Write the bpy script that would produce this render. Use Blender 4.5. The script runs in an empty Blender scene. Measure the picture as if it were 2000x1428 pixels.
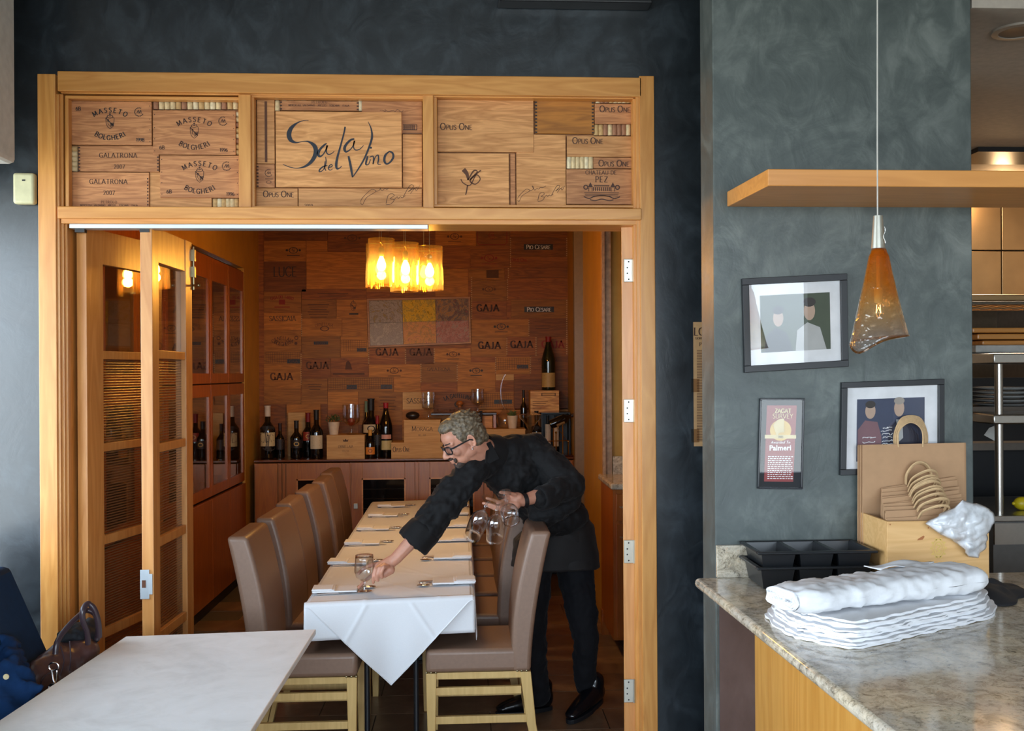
import bpy, bmesh, math, random
from mathutils import Vector, Matrix, Euler, noise
R = math.radians
rnd = random.Random(7)
sc = bpy.context.scene
COL = sc.collection
# ------------------------------------------------------------------ camera
CAM = Vector((0.0, 0.0, 1.80)); F = 2000.0; YAW = 3.4; ROLL = 0.34
SHX, SHY = -0.0175, 0.0072
cd = bpy.data.cameras.new('camera'); cam = bpy.data.objects.new('camera', cd); COL.objects.link(cam)
cd.sensor_width = 36; cd.lens = 36; cd.shift_x = SHX; cd.shift_y = SHY; cd.clip_start = 0.05
CR = (Euler((0, 0, R(-YAW))).to_matrix() @ Euler((R(90), 0, 0)).to_matrix() @ Euler((0, 0, R(-ROLL))).to_matrix())
cam.matrix_world = Matrix.Translation(CAM) @ CR.to_4x4()
sc.camera = cam
def ray(px, py):
    return CR @ Vector(((px - 1000) / F + SHX, (714 - py) / F + SHY, -1))
def PY(px, py, Y):
    d = ray(px, py); return CAM + d * (Y / d.y)
def PZ(px, py, Z):
    d = ray(px, py); return CAM + d * ((Z - CAM.z) / d.z)
def PX(px, py, X):
    d = ray(px, py); return CAM + d * (X / d.x)
# ------------------------------------------------------------------ world, lights, exposure
w = bpy.data.worlds.new('daylight'); sc.world = w; w.use_nodes = True
nt = w.node_tree; nt.nodes.clear()
wo = nt.nodes.new('ShaderNodeOutputWorld'); bg = nt.nodes.new('ShaderNodeBackground')
tc = nt.nodes.new('ShaderNodeTexCoord'); sx = nt.nodes.new('ShaderNodeSeparateXYZ'); cr = nt.nodes.new('ShaderNodeValToRGB')
mr = nt.nodes.new('ShaderNodeMapRange'); mr.inputs[1].default_value = -0.3; mr.inputs[2].default_value = 0.6
nt.links.new(tc.outputs['Generated'], sx.inputs[0]); nt.links.new(sx.outputs['Z'], mr.inputs[0]); nt.links.new(mr.outputs[0], cr.inputs[0])
e = cr.color_ramp.elements
e[0].position = 0.0; e[0].color = (0.46, 0.49, 0.47, 1)
e[1].position = 1.0; e[1].color = (0.62, 0.80, 1.0, 1)
x_ = e.new(0.32); x_.color = (0.54, 0.61, 0.66, 1)
x_ = e.new(0.40); x_.color = (0.76, 0.88, 1.0, 1)
nt.links.new(cr.outputs[0], bg.inputs[0]); bg.inputs[1].default_value = 7.1
nt.links.new(bg.outputs[0], wo.inputs[0])
vs = sc.view_settings; vs.view_transform = 'Standard'; vs.look = 'None'; vs.gamma = 1; vs.use_curve_mapping = False; vs.exposure = 0.72
sc.cycles.use_denoising = True
sc.cycles.max_bounces = 10; sc.cycles.diffuse_bounces = 4; sc.cycles.glossy_bounces = 4; sc.cycles.transparent_max_bounces = 24; sc.cycles.transmission_bounces = 6
sc.cycles.sample_clamp_indirect = 4; sc.cycles.caustics_reflective = False; sc.cycles.caustics_refractive = False
def area(name, loc, to, sx_, sy_, power, color, portal=False):
    l = bpy.data.lights.new(name, 'AREA'); l.shape = 'RECTANGLE'; l.size = sx_; l.size_y = sy_; l.energy = power; l.color = color
    if portal: l.cycles.is_portal = True
    o = bpy.data.objects.new(name, l); COL.objects.link(o); o.location = loc
    o.rotation_euler = (Vector(to) - Vector(loc)).to_track_quat('-Z', 'Y').to_euler(); return o
DAY = (0.72, 0.86, 1.0)
# storefront glazing behind the camera and the side window on the left: portals for the sky
area('storefront_daylight', (0.2, -3.05, 1.9), (0.2, 5, 1.9), 6.6, 2.4, 1, DAY, portal=True)
area('side_window_daylight', (-3.37, 2.2, 1.7), (5, 2.2, 1.7), 4.4, 2.4, 1, DAY, portal=True)
# ------------------------------------------------------------------ mesh builder
class MB:
    def __init__(s): s.v = []; s.f = []
    def add(s, vs_, fs, M=None):
        n = len(s.v)
        s.v += [(M @ Vector(p)) if M is not None else Vector(p) for p in vs_]
        s.f += [tuple(i + n for i in f) for f in fs]; return s
    def box(s, a, b, M=None):
        x0, y0, z0 = (min(a[i], b[i]) for i in range(3)); x1, y1, z1 = (max(a[i], b[i]) for i in range(3))
        return s.add([(x0,y0,z0),(x1,y0,z0),(x1,y1,z0),(x0,y1,z0),(x0,y0,z1),(x1,y0,z1),(x1,y1,z1),(x0,y1,z1)],
                     [(0,3,2,1),(4,5,6,7),(0,1,5,4),(1,2,6,5),(2,3,7,6),(3,0,4,7)], M)
    def cbox(s, c, d, M=None):
        return s.box([c[i]-d[i]/2 for i in range(3)], [c[i]+d[i]/2 for i in range(3)], M)
    def prism(s, poly, off, M=None):            # poly: planar 3D points, extruded along off
        n = len(poly); o = Vector(off)
        vs_ = [Vector(p) for p in poly] + [Vector(p) + o for p in poly]
        fs = [tuple(range(n))[::-1], tuple(range(n, 2*n))] + [(i, (i+1) % n, n+(i+1) % n, n+i) for i in range(n)]
        return s.add(vs_, fs, M)
    def lathe(s, prof, seg=24, c=(0,0,0), M=None, closed=False):    # prof: (r, z)
        vs_ = []; fs = []; n = len(prof); c = Vector(c)
        for r, z in prof:
            for k in range(seg):
                a = 2*math.pi*k/seg; vs_.append(c + Vector((r*math.cos(a), r*math.sin(a), z)))
        rng = range(n if closed else n-1)
        for i in rng:
            j = (i+1) % n
            for k in range(seg):
                k2 = (k+1) % seg; fs.append((i*seg+k, i*seg+k2, j*seg+k2, j*seg+k))
        if not closed:
            if prof[0][0] > 1e-5: fs.append(tuple(range(seg))[::-1])
            if prof[-1][0] > 1e-5: fs.append(tuple(range((n-1)*seg, n*seg)))
        return s.add(vs_, fs, M)
    def tube(s, pts, r, seg=8, caps=True, M=None):
        pts = [Vector(p) for p in pts]; n = len(pts)
        rs = r if isinstance(r, (list, tuple)) else [r]*n
        vs_ = []; fs = []; up = None
        for i, p in enumerate(pts):
            t = (pts[min(i+1, n-1)] - pts[max(i-1, 0)])
            if t.length < 1e-9: t = Vector((0,0,1))
            t.normalize()
            if up is None:
                up = Vector((0,0,1)) if abs(t.z) < 0.9 else Vector((1,0,0))
            u = up - t * up.dot(t)
            if u.length < 1e-6: u = t.orthogonal()
            u.normalize(); up = u; v = t.cross(u)
            for k in range(seg):
                a = 2*math.pi*k/seg; vs_.append(p + (u*math.cos(a) + v*math.sin(a))*rs[i])
        for i in range(n-1):
            for k in range(seg):
                k2 = (k+1) % seg; fs.append((i*seg+k, i*seg+k2, (i+1)*seg+k2, (i+1)*seg+k))
        if caps: fs += [tuple(range(seg))[::-1], tuple(range((n-1)*seg, n*seg))]
        return s.add(vs_, fs, M)
    def ell(s, c, r, rot=None, seg=16, rings=10, M=None):
        if isinstance(r, (int, float)): r = (r, r, r)
        c = Vector(c); vs_ = []; fs = []
        for i in range(1, rings):
            th = math.pi*i/rings
            for k in range(seg):
                a = 2*math.pi*k/seg
                p = Vector((r[0]*math.sin(th)*math.cos(a), r[1]*math.sin(th)*math.sin(a), r[2]*math.cos(th)))
                vs_.append(c + (rot @ p if rot is not None else p))
        m = len(vs_)
        top = Vector((0,0,r[2])); vs_.append(c + (rot @ top if rot is not None else top)); vs_.append(c - (rot @ top if rot is not None else top))
        for i in range(rings-2):
            for k in range(seg):
                k2 = (k+1) % seg; fs.append((i*seg+k, (i+1)*seg+k, (i+1)*seg+k2, i*seg+k2))
        for k in range(seg):
            k2 = (k+1) % seg; fs.append((m, k, k2)); fs.append((m+1, (rings-2)*seg+k2, (rings-2)*seg+k))
        return s.add(vs_, fs, M)
    def cap(s, p0, r0, p1, r1, seg=12):          # tapered capsule
        p0 = Vector(p0); p1 = Vector(p1); d = (p1-p0); L = d.length
        if L < 1e-6: return s.ell(p0, r0)
        d.normalize(); pts = []; rs = []
        for k in range(5):
            a = math.pi/2*k/4.0; pts.append(p0 - d*r0*math.cos(a)); rs.append(max(r0*math.sin(a), 1e-4))
        for k in range(5):
            a = math.pi/2*k/4.0; pts.append(p1 + d*r1*math.sin(a)); rs.append(max(r1*math.cos(a), 1e-4))
        return s.tube(pts, rs, seg)
    def chain(s, st, n=6):                        # st: list of (pos, (rx,ry,rz), rot 3x3)
        for a, b in zip(st, st[1:]):
            for k in range(n+1):
                t = k/n
                q = a[2].to_quaternion().slerp(b[2].to_quaternion(), t).to_matrix()
                s.ell(Vector(a[0]).lerp(Vector(b[0]), t), [a[1][i]*(1-t)+b[1][i]*t for i in range(3)], q, 14, 9)
        return s
    def grid(s, fn, nu, nv, M=None):              # fn(u,v)->point ; open surface
        vs_ = [fn(i/nu, j/nv) for i in range(nu+1) for j in range(nv+1)]
        fs = [(i*(nv+1)+j, (i+1)*(nv+1)+j, (i+1)*(nv+1)+j+1, i*(nv+1)+j+1) for i in range(nu) for j in range(nv)]
        return s.add(vs_, fs, M)
    def quad(s, a, b, c, d): return s.add([a, b, c, d], [(0,1,2,3)])
def chainmat(o):
    m = o.matrix_basis.copy()
    while o.parent: o = o.parent; m = o.matrix_basis @ m
    return m
def link(name, mesh, m=None, parent=None):
    o = bpy.data.objects.new(name, mesh); COL.objects.link(o)
    if m is not None and mesh is not None and not mesh.materials: mesh.materials.append(m)
    if parent: o.parent = parent
    return o
def obj(name, mb, m, parent=None, smooth=False, world=False, bevel=0, solid=0, sub=0, remesh=0, smoothit=0, auto=True):
    me = bpy.data.meshes.new(name); vs_ = mb.v
    if world and parent is not None:
        inv = chainmat(parent).inverted(); vs_ = [inv @ v for v in vs_]
    me.from_pydata([tuple(v) for v in vs_], [], mb.f); me.update()
    o = link(name, me, m, parent)
    if remesh:
        md = o.modifiers.new('remesh', 'REMESH'); md.mode = 'VOXEL'; md.voxel_size = remesh; md.use_smooth_shade = True
    if smoothit:
        md = o.modifiers.new('smooth', 'SMOOTH'); md.factor = 0.5; md.iterations = smoothit
    if solid:
        md = o.modifiers.new('solid', 'SOLIDIFY'); md.thickness = solid; md.offset = 0
    if bevel:
        md = o.modifiers.new('bevel', 'BEVEL'); md.width = bevel; md.segments = 2; md.limit_method = 'ANGLE'; md.angle_limit = R(40); md.harden_normals = False
    if sub:
        md = o.modifiers.new('sub', 'SUBSURF'); md.levels = sub; md.render_levels = sub
    if smooth:
        me.shade_smooth()
        if auto and not remesh: me.set_sharp_from_angle(angle=R(42))
    return o
def wave_fold(o, name, scale, strength, noise_type='CLOUDS'):
    tx = bpy.data.textures.new(name, noise_type); tx.noise_scale = scale
    md = o.modifiers.new('fold', 'DISPLACE'); md.texture = tx; md.strength = strength; md.mid_level = 0.5; md.texture_coords = 'LOCAL'
def thing(name, label, cat, loc=(0,0,0), rz=0, group=None, kind=None):
    o = bpy.data.objects.new(name, None); COL.objects.link(o); o.location = loc; o.rotation_euler = (0, 0, rz)
    o.empty_display_size = 0.1
    return tag(o, label, cat, group, kind)
def tag(o, label=None, cat=None, group=None, kind=None):
    if label: o['label'] = label
    if cat: o['category'] = cat
    if group: o['group'] = group
    if kind: o['kind'] = kind
    return o
def struct(name, mb, m, label=None, **k):
    o = obj(name, mb, m, **k); return tag(o, label or name.replace('_', ' '), 'room', None, 'structure')
KIDS = {}
def copy_tree(o, parent=None, loc=None, rz=None, label=None):
    c = o.copy(); COL.objects.link(c); c.parent = parent
    if loc is not None: c.location = loc
    if rz is not None: c.rotation_euler = (0, 0, rz)
    if label: c['label'] = label
    for ch in list(o.children): copy_tree(ch, c)
    return c
# ------------------------------------------------------------------ materials
def srgb(r, g, b):
    f = lambda c: (c/255/12.92) if c/255 <= 0.04045 else ((c/255+0.055)/1.055)**2.4
    return (f(r), f(g), f(b), 1)
MATS = {}
class NT:
    def __init__(s, name):
        s.m = bpy.data.materials.new(name); s.m.use_nodes = True; s.t = s.m.node_tree; s.t.nodes.clear()
        s.out = s.t.nodes.new('ShaderNodeOutputMaterial'); s.p = s.t.nodes.new('ShaderNodeBsdfPrincipled'); s.t.links.new(s.p.outputs[0], s.out.inputs[0])
    def n(s, typ, **k):
        nd = s.t.nodes.new('ShaderNode' + typ)
        for a, b in k.items():
            if a.startswith('i_'):
                nd.inputs[int(a[2:]) if a[2:].isdigit() else a[2:].replace('_', ' ')].default_value = b
            else: setattr(nd, a, b)
        return nd
    def l(s, a, b): s.t.links.new(a, b)
    def ramp(s, src, stops, interp='LINEAR'):
        r = s.n('ValToRGB'); r.color_ramp.interpolation = interp; e = r.color_ramp.elements
        e[0].position, e[0].color = stops[0]; e[1].position, e[1].color = stops[-1]
        for p, c in stops[1:-1]: x = e.new(p); x.color = c
        s.l(src, r.inputs[0]); return r.outputs[0]
    def bump(s, src, strength=0.2, dist=0.01):
        b = s.n('Bump', i_Strength=strength, i_Distance=dist); s.l(src, b.inputs['Height']); s.l(b.outputs[0], s.p.inputs['Normal'])
def setp(p, rough=0.5, metal=0, spec=0.5, coat=0, trans=0, ior=1.5, sheen=0, alpha=1, sss=0):
    p.inputs['Roughness'].default_value = rough; p.inputs['Metallic'].default_value = metal
    p.inputs['Specular IOR Level'].default_value = spec; p.inputs['Coat Weight'].default_value = coat
    p.inputs['Transmission Weight'].default_value = trans; p.inputs['IOR'].default_value = ior
    p.inputs['Sheen Weight'].default_value = sheen; p.inputs['Alpha'].default_value = alpha
    if sss: p.inputs['Subsurface Weight'].default_value = sss; p.inputs['Subsurface Radius'].default_value = (0.02, 0.008, 0.004)
def plain(name, c, rough=0.5, var=0.08, scale=30, bump=0.0, **k):
    if name in MATS: return MATS[name]
    t = NT(name); tc = t.n('TexCoord'); nz = t.n('TexNoise', i_Scale=scale, i_Detail=4.0); t.l(tc.outputs['Object'], nz.inputs['Vector'])
    a = tuple(x*(1-var) for x in c[:3]) + (1,); b = tuple(min(1, x*(1+var)) for x in c[:3]) + (1,)
    t.l(t.ramp(nz.outputs[0], [(0.3, a), (0.7, b)]), t.p.inputs['Base Color']); setp(t.p, rough, **k)
    if bump: t.bump(nz.outputs[0], bump, 0.003)
    MATS[name] = t.m; return t.m
def wood(name, c1, c2, axis='X', scale=1.0, rough=0.45, coat=0.0, rv=0.25, contrast=1.0, bump=0.06, knots=False):
    if name in MATS: return MATS[name]
    t = NT(name); tc = t.n('TexCoord'); oi = t.n('ObjectInfo')
    mul = t.n('VectorMath', operation='SCALE'); mul.inputs['Scale'].default_value = 9.0
    cmb = t.n('CombineXYZ'); 
    for i in range(3): t.l(oi.outputs['Random'], cmb.inputs[i])
    t.l(cmb.outputs[0], mul.inputs[0])
    add = t.n('VectorMath', operation='ADD'); t.l(tc.outputs['Object'], add.inputs[0]); t.l(mul.outputs[0], add.inputs[1])
    sv = {'X': (0.9, 9, 9), 'Y': (9, 0.9, 9), 'Z': (9, 9, 0.9)}[axis]
    mp = t.n('Mapping'); mp.inputs['Scale'].default_value = tuple(v*scale for v in sv); t.l(add.outputs[0], mp.inputs['Vector'])
    n1 = t.n('TexNoise', i_Scale=1.6, i_Detail=3.0, i_Roughness=0.5, i_Distortion=0.6); t.l(mp.outputs[0], n1.inputs['Vector'])
    # growth rings: repeat the low-frequency field
    ml = t.n('Math', operation='MULTIPLY'); ml.inputs[1].default_value = 11.0; t.l(n1.outputs[0], ml.inputs[0])
    fr = t.n('Math', operation='PINGPONG'); fr.inputs[1].default_value = 1.0; t.l(ml.outputs[0], fr.inputs[0])
    n2 = t.n('TexNoise', i_Scale=9.0, i_Detail=5.0, i_Roughness=0.65); t.l(mp.outputs[0], n2.inputs['Vector'])
    mx = t.n('Mix'); mx.data_type = 'FLOAT'; mx.inputs[0].default_value = 0.5; t.l(fr.outputs[0], mx.inputs[2]); t.l(n2.outputs[0], mx.inputs[3])
    mid = tuple((c1[i]+c2[i])/2 for i in range(3)) + (1,)
    col = t.ramp(mx.outputs[0], [(0.5-0.36/contrast, c1), (0.55, mid), (0.5+0.42/contrast, c2)])
    hs = t.n('HueSaturation'); t.l(col, hs.inputs['Color'])
    m2 = t.n('MapRange'); m2.inputs[3].default_value = 1-rv; m2.inputs[4].default_value = 1+rv*0.6; t.l(oi.outputs['Random'], m2.inputs[0]); t.l(m2.outputs[0], hs.inputs['Value'])
    t.l(hs.outputs[0], t.p.inputs['Base Color']); setp(t.p, rough, coat=coat); t.p.inputs['Coat Roughness'].default_value = 0.25
    t.bump(mx.outputs[0], bump, 0.004); MATS[name] = t.m; return t.m
def plaster(name, c1, c2, c3, rough=0.45, scale=1.0, bump=0.35, spec=0.5, coat=0.0):
    t = NT(name); g = t.n('NewGeometry')
    n1 = t.n('TexNoise', i_Scale=2.2*scale, i_Detail=6.0, i_Roughness=0.62, i_Distortion=1.6); t.l(g.outputs['Position'], n1.inputs['Vector'])
    mp = t.n('Mapping'); mp.inputs['Scale'].default_value = (1.4, 1.4, 1.0); mp.inputs['Rotation'].default_value = (0, 0.5, 0); t.l(g.outputs['Position'], mp.inputs['Vector'])
    n2 = t.n('TexNoise', i_Scale=6*scale, i_Detail=7.0, i_Roughness=0.62, i_Distortion=1.3); t.l(mp.outputs[0], n2.inputs['Vector'])
    mx = t.n('Mix'); mx.data_type = 'FLOAT'; mx.inputs[0].default_value = 0.45; t.l(n1.outputs[0], mx.inputs[2]); t.l(n2.outputs[0], mx.inputs[3])
    t.l(t.ramp(mx.outputs[0], [(0.33, c1), (0.5, c2), (0.68, c3)]), t.p.inputs['Base Color'])
    rr = t.n('MapRange'); rr.inputs[3].default_value = rough-0.12; rr.inputs[4].default_value = rough+0.15; t.l(n2.outputs[0], rr.inputs[0]); t.l(rr.outputs[0], t.p.inputs['Roughness'])
    t.p.inputs['Specular IOR Level'].default_value = spec; t.p.inputs['Coat Weight'].default_value = coat; t.p.inputs['Coat Roughness'].default_value = 0.22
    t.bump(mx.outputs[0], bump, 0.012); MATS[name] = t.m; return t.m
def schlick(t, refl, f0=0.045, normal=None):
    lw = t.nodes.new('ShaderNodeLayerWeight'); lw.inputs[0].default_value = 0.5
    if normal: t.links.new(normal, lw.inputs['Normal'])
    pw = t.nodes.new('ShaderNodeMath'); pw.operation = 'POWER'; pw.inputs[1].default_value = 4.0; t.links.new(lw.outputs['Facing'], pw.inputs[0])
    ma = t.nodes.new('ShaderNodeMath'); ma.operation = 'MULTIPLY_ADD'; ma.use_clamp = True; ma.inputs[1].default_value = 0.9*refl; ma.inputs[2].default_value = f0*refl; t.links.new(pw.outputs[0], ma.inputs[0]); return ma.outputs[0]
def thin_glass(name, tint=(1,1,1,1), refl=1.0, rough=0.0, ior=1.5, haze=0.0):
    if name in MATS: return MATS[name]
    m = bpy.data.materials.new(name); m.use_nodes = True; t = m.node_tree; t.nodes.clear()
    o = t.nodes.new('ShaderNodeOutputMaterial'); tr = t.nodes.new('ShaderNodeBsdfTransparent'); tr.inputs[0].default_value = tint
    gl = t.nodes.new('ShaderNodeBsdfGlossy'); gl.inputs[0].default_value = (1,1,1,1); gl.inputs['Roughness'].default_value = rough
    mx = t.nodes.new('ShaderNodeMixShader'); t.links.new(schlick(t, refl), mx.inputs[0])
    t.links.new(tr.outputs[0], mx.inputs[1]); t.links.new(gl.outputs[0], mx.inputs[2]); last = mx.outputs[0]
    if haze:
        df = t.nodes.new('ShaderNodeBsdfTranslucent'); df.inputs[0].default_value = tint; m2 = t.nodes.new('ShaderNodeMixShader'); m2.inputs[0].default_value = haze
        t.links.new(last, m2.inputs[1]); t.links.new(df.outputs[0], m2.inputs[2]); last = m2.outputs[0]
    t.links.new(last, o.inputs[0]); MATS[name] = m; return m
def emit(name, c, s):
    m = bpy.data.materials.new(name); m.use_nodes = True; t = m.node_tree; t.nodes.clear()
    o = t.nodes.new('ShaderNodeOutputMaterial'); em = t.nodes.new('ShaderNodeEmission'); em.inputs[0].default_value = c; em.inputs[1].default_value = s
    t.links.new(em.outputs[0], o.inputs[0]); MATS[name] = m; return m

HONEY = wood('honey_trim_x', srgb(194,128,58), srgb(220,158,84), 'X', 0.8, 0.38, 0.25, 0.05, 1.0, 0.03)
HONEYZ = wood('honey_trim_z', srgb(194,128,58), srgb(220,158,84), 'Z', 0.8, 0.38, 0.25, 0.05, 1.0, 0.03)
LEAFZ = wood('leaf_wood_z', srgb(188,124,62), srgb(212,152,88), 'Z', 0.8, 0.38, 0.25, 0.05, 1.0, 0.03)
CHERRY = wood('cabinet_cherry_z', srgb(154,80,20), srgb(186,106,32), 'Z', 0.7, 0.3, 0.4, 0.06, 0.9, 0.02)
CHERRYY = wood('cabinet_cherry_y', srgb(164,92,36), srgb(196,120,52), 'Y', 0.7, 0.3, 0.4, 0.06, 0.9, 0.02)
MAPLE = wood('cabinet_maple_z', srgb(150,88,20), srgb(182,114,32), 'Z', 0.9, 0.35, 0.3, 0.08, 0.8, 0.02)
CRATE = wood('crate_pine', srgb(178,120,66), srgb(224,164,104), 'X', 1.6, 0.6, 0, 0.14, 1.1, 0.06)
CRATER = wood('crate_cedar', srgb(162,104,62), srgb(206,144,92), 'X', 2.2, 0.6, 0, 0.14, 1.2, 0.06)
WALLC = wood('wall_crate_pine', srgb(150,92,26), srgb(196,126,44), 'X', 1.3, 0.6, 0, 0.34, 1.1, 0.05)
WALLR = wood('wall_crate_cedar', srgb(120,64,18), srgb(166,96,32), 'X', 1.3, 0.6, 0, 0.34, 1.1, 0.05)
BOXW = wood('display_crate', srgb(190,144,82), srgb(216,172,108), 'X', 1.2, 0.6, 0, 0.06, 0.9, 0.04)
BARW = wood('bar_front_wood', srgb(206,140,56), srgb(230,170,84), 'Z', 0.6, 0.35, 0.3, 0.03, 0.8, 0.02)
SHELFW = wood('shelf_wood', srgb(202,134,64), srgb(224,156,82), 'X', 0.8, 0.38, 0.2, 0.03, 0.8, 0.02)
LEGW = wood('chair_leg_wood', srgb(196,160,96), srgb(218,184,120), 'Z', 1.0, 0.4, 0.2, 0.04, 0.7, 0.02)
INK = plain('black_ink', srgb(34,30,30), 0.6)
INKB = plain('brown_ink', srgb(70,44,34), 0.7)
INKF = plain('faded_ink', srgb(92,56,36), 0.7)
INKR = plain('red_ink', srgb(140,40,26), 0.7)
NAVYI = plain('navy_paint', srgb(20,26,40), 0.5)
DARKLAB = plain('black_print_label', srgb(18,18,24), 0.5)
CREAM = plain('cream_print', srgb(214,196,150), 0.6)
GOLDI = plain('gold_print', srgb(212,176,96), 0.45)
WHITEI = plain('white_print', srgb(235,235,235), 0.5)
DARKWALL = plaster('midnight_plaster', srgb(16,22,27), srgb(28,36,42), srgb(52,61,68), 0.36, 1.0, 0.3, 0.5, 0.8)
GREYWALL = plaster('slate_grey_plaster', srgb(60,68,67), srgb(80,88,86), srgb(112,119,115), 0.42, 1.1, 0.3)
TANWALL = plaster('ochre_plaster', srgb(188,138,54), srgb(202,152,64), srgb(214,164,76), 0.5, 0.8, 0.1)
PANELW = plaster('ochre_panel', srgb(182,134,54), srgb(194,146,62), srgb(206,158,74), 0.42, 0.6, 0.03)
PLUM = plaster('mauve_plaster', srgb(128,104,96), srgb(140,116,108), srgb(152,128,120), 0.6, 0.8, 0.15)
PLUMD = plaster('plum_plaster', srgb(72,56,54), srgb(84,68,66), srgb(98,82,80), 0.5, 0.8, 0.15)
WHITEP = plain('white_paint', srgb(206,206,200), 0.6)
CEILP = plain('ceiling_paint', srgb(170,160,148), 0.7)
FCEIL = plain('front_ceiling_paint', srgb(100,96,90), 0.8)
STEEL = plain('brushed_steel', srgb(190,188,182), 0.28, 0.04, 60, metal=1)
STEELW = plain('warm_steel_wall', srgb(180,150,110), 0.35, 0.08, 6, metal=0.9)
ALU = plain('aluminium', srgb(200,208,214), 0.35, 0.03, metal=0.6)
CHROME = plain('chrome', srgb(225,225,228), 0.12, 0.02, metal=1)
BRASS = plain('aged_brass', srgb(150,140,110), 0.3, 0.1, metal=1)
NICKEL = plain('satin_nickel', srgb(196,194,182), 0.32, 0.04, metal=0.8)
BLACKM = plain('black_metal', srgb(24,26,30), 0.4)
BLACKP = plain('black_plastic', srgb(26,28,31), 0.32, 0.05)
TAUPE = plain('taupe_vinyl', srgb(130,103,86), 0.42, 0.05, 60, 0.04)
CLOTH = plain('white_tablecloth', srgb(226,228,232), 0.85, 0.015, 200, 0.03, sheen=0.1)
NAPK = plain('white_napkin', srgb(232,233,236), 0.9, 0.02, 120, 0.03)
MARBLE = plaster('white_marble_top', srgb(212,213,212), srgb(228,229,229), srgb(236,237,238), 0.45, 0.9, 0.02)
MARBLEE = plain('marble_edge', srgb(200,186,164), 0.5)
NAVY = plain('navy_upholstery', srgb(16,48,78), 0.8, 0.08, 30, 0.05, spec=0.2)
DENIM = plain('blue_coat_cloth', srgb(16,46,84), 0.9, 0.12, 20, 0.1, spec=0.2)
LEATHER = plain('brown_leather', srgb(82,56,54), 0.32, 0.1, 14, 0.12)
LEATHD = plain('dark_leather', srgb(56,42,48), 0.28, 0.1, 14, 0.08)
KRAFT = plain('kraft_paper', srgb(176,138,102), 0.75, 0.05, 25, 0.05)
TWIST = plain('twisted_paper_cord', srgb(196,164,122), 0.8, 0.1, 90, 0.2)
SKIN = plain('skin', srgb(196,140,116), 0.48, 0.07, 40, 0.03, sss=0.12)
EYEW = plain('eye_white', srgb(220,215,210), 0.2)
SHIRT = plain('black_shirt_cloth', srgb(12,12,14), 0.8, 0.12, 60, 0.05, sheen=0.04, spec=0.3)
PANTS = plain('navy_black_trousers', srgb(11,12,18), 0.85, 0.1, 60, 0.04, sheen=0.03, spec=0.3)
APRON = plain('charcoal_apron_cloth', srgb(22,21,22), 0.7, 0.12, 40, 0.05, sheen=0.05, spec=0.35)
SHOE = plain('black_leather_shoe', srgb(12,13,18), 0.22, 0.1, 20, 0.04)
HAIR = plain('grey_hair', srgb(104,92,74), 0.55, 0.65, 80, 0.6)
BEARD = plain('dark_beard', srgb(62,50,44), 0.8, 0.35, 160, 0.5)
BOTTLE = plain('dark_bottle_glass', srgb(8,9,9), 0.06, 0.02, spec=0.7)
BOTTLEG = plain('green_bottle_glass', srgb(8,26,14), 0.06, 0.02, spec=0.7)
CORKM = plain('cork', srgb(206,176,128), 0.8, 0.14, 60, 0.15)
CORKD = plain('wine_stained_cork', srgb(150,110,84), 0.8, 0.2, 60, 0.15)
POT = plain('white_ceramic', srgb(214,196,170), 0.4)
LEAFM = plain('plant_leaf', srgb(70,84,40), 0.6, 0.3, 60)
SWITCH = plain('cream_plastic', srgb(204,200,160), 0.45)
ARTGLASS = thin_glass('picture_glass', (1,1,1,1), 1.0)
CLEARG = thin_glass('clear_glassware', (0.94,0.95,0.96,1), 2.0, 0.0, 1.5)
PANEG = thin_glass('door_pane_glass', (0.80,0.74,0.66,1), 1.4)
AMBERG = thin_glass('amber_pendant_glass', (0.99,0.85,0.50,1), 1.3, 0.02, 1.5, 0.025)
def cork_var():
    for nm, c in (('cork_a', (214,190,146)), ('cork_b', (196,160,108)), ('cork_c', (222,206,170)), ('cork_d', (158,112,84))):
        yield plain(nm, srgb(*c), 0.85, 0.16, 70, 0.15)
CORKS = list(cork_var())
def reeded():
    t = NT('reeded_pane'); g = t.n('NewGeometry'); wv = t.n('TexWave', i_Scale=26.0, i_Distortion=0.4); wv.bands_direction = 'Z'; t.l(g.outputs['Position'], wv.inputs['Vector'])
    tr = t.n('BsdfTransparent'); tr.inputs[0].default_value = (0.80,0.72,0.62,1)
    setp(t.p, 0.25); t.p.inputs['Base Color'].default_value = srgb(128,92,62)
    mr_ = t.n('MapRange'); mr_.inputs[1].default_value = 0.35; mr_.inputs[2].default_value = 0.75; mr_.inputs[3].default_value = 0.12; mr_.inputs[4].default_value = 0.7; t.l(wv.outputs['Fac'], mr_.inputs[0])
    mx = t.n('MixShader'); t.l(mr_.outputs[0], mx.inputs[0]); t.l(tr.outputs[0], mx.inputs[1]); t.l(t.p.outputs[0], mx.inputs[2]); t.l(mx.outputs[0], t.out.inputs[0])
    t.bump(wv.outputs['Fac'], 0.5, 0.004); return t.m
REED = reeded()
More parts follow.
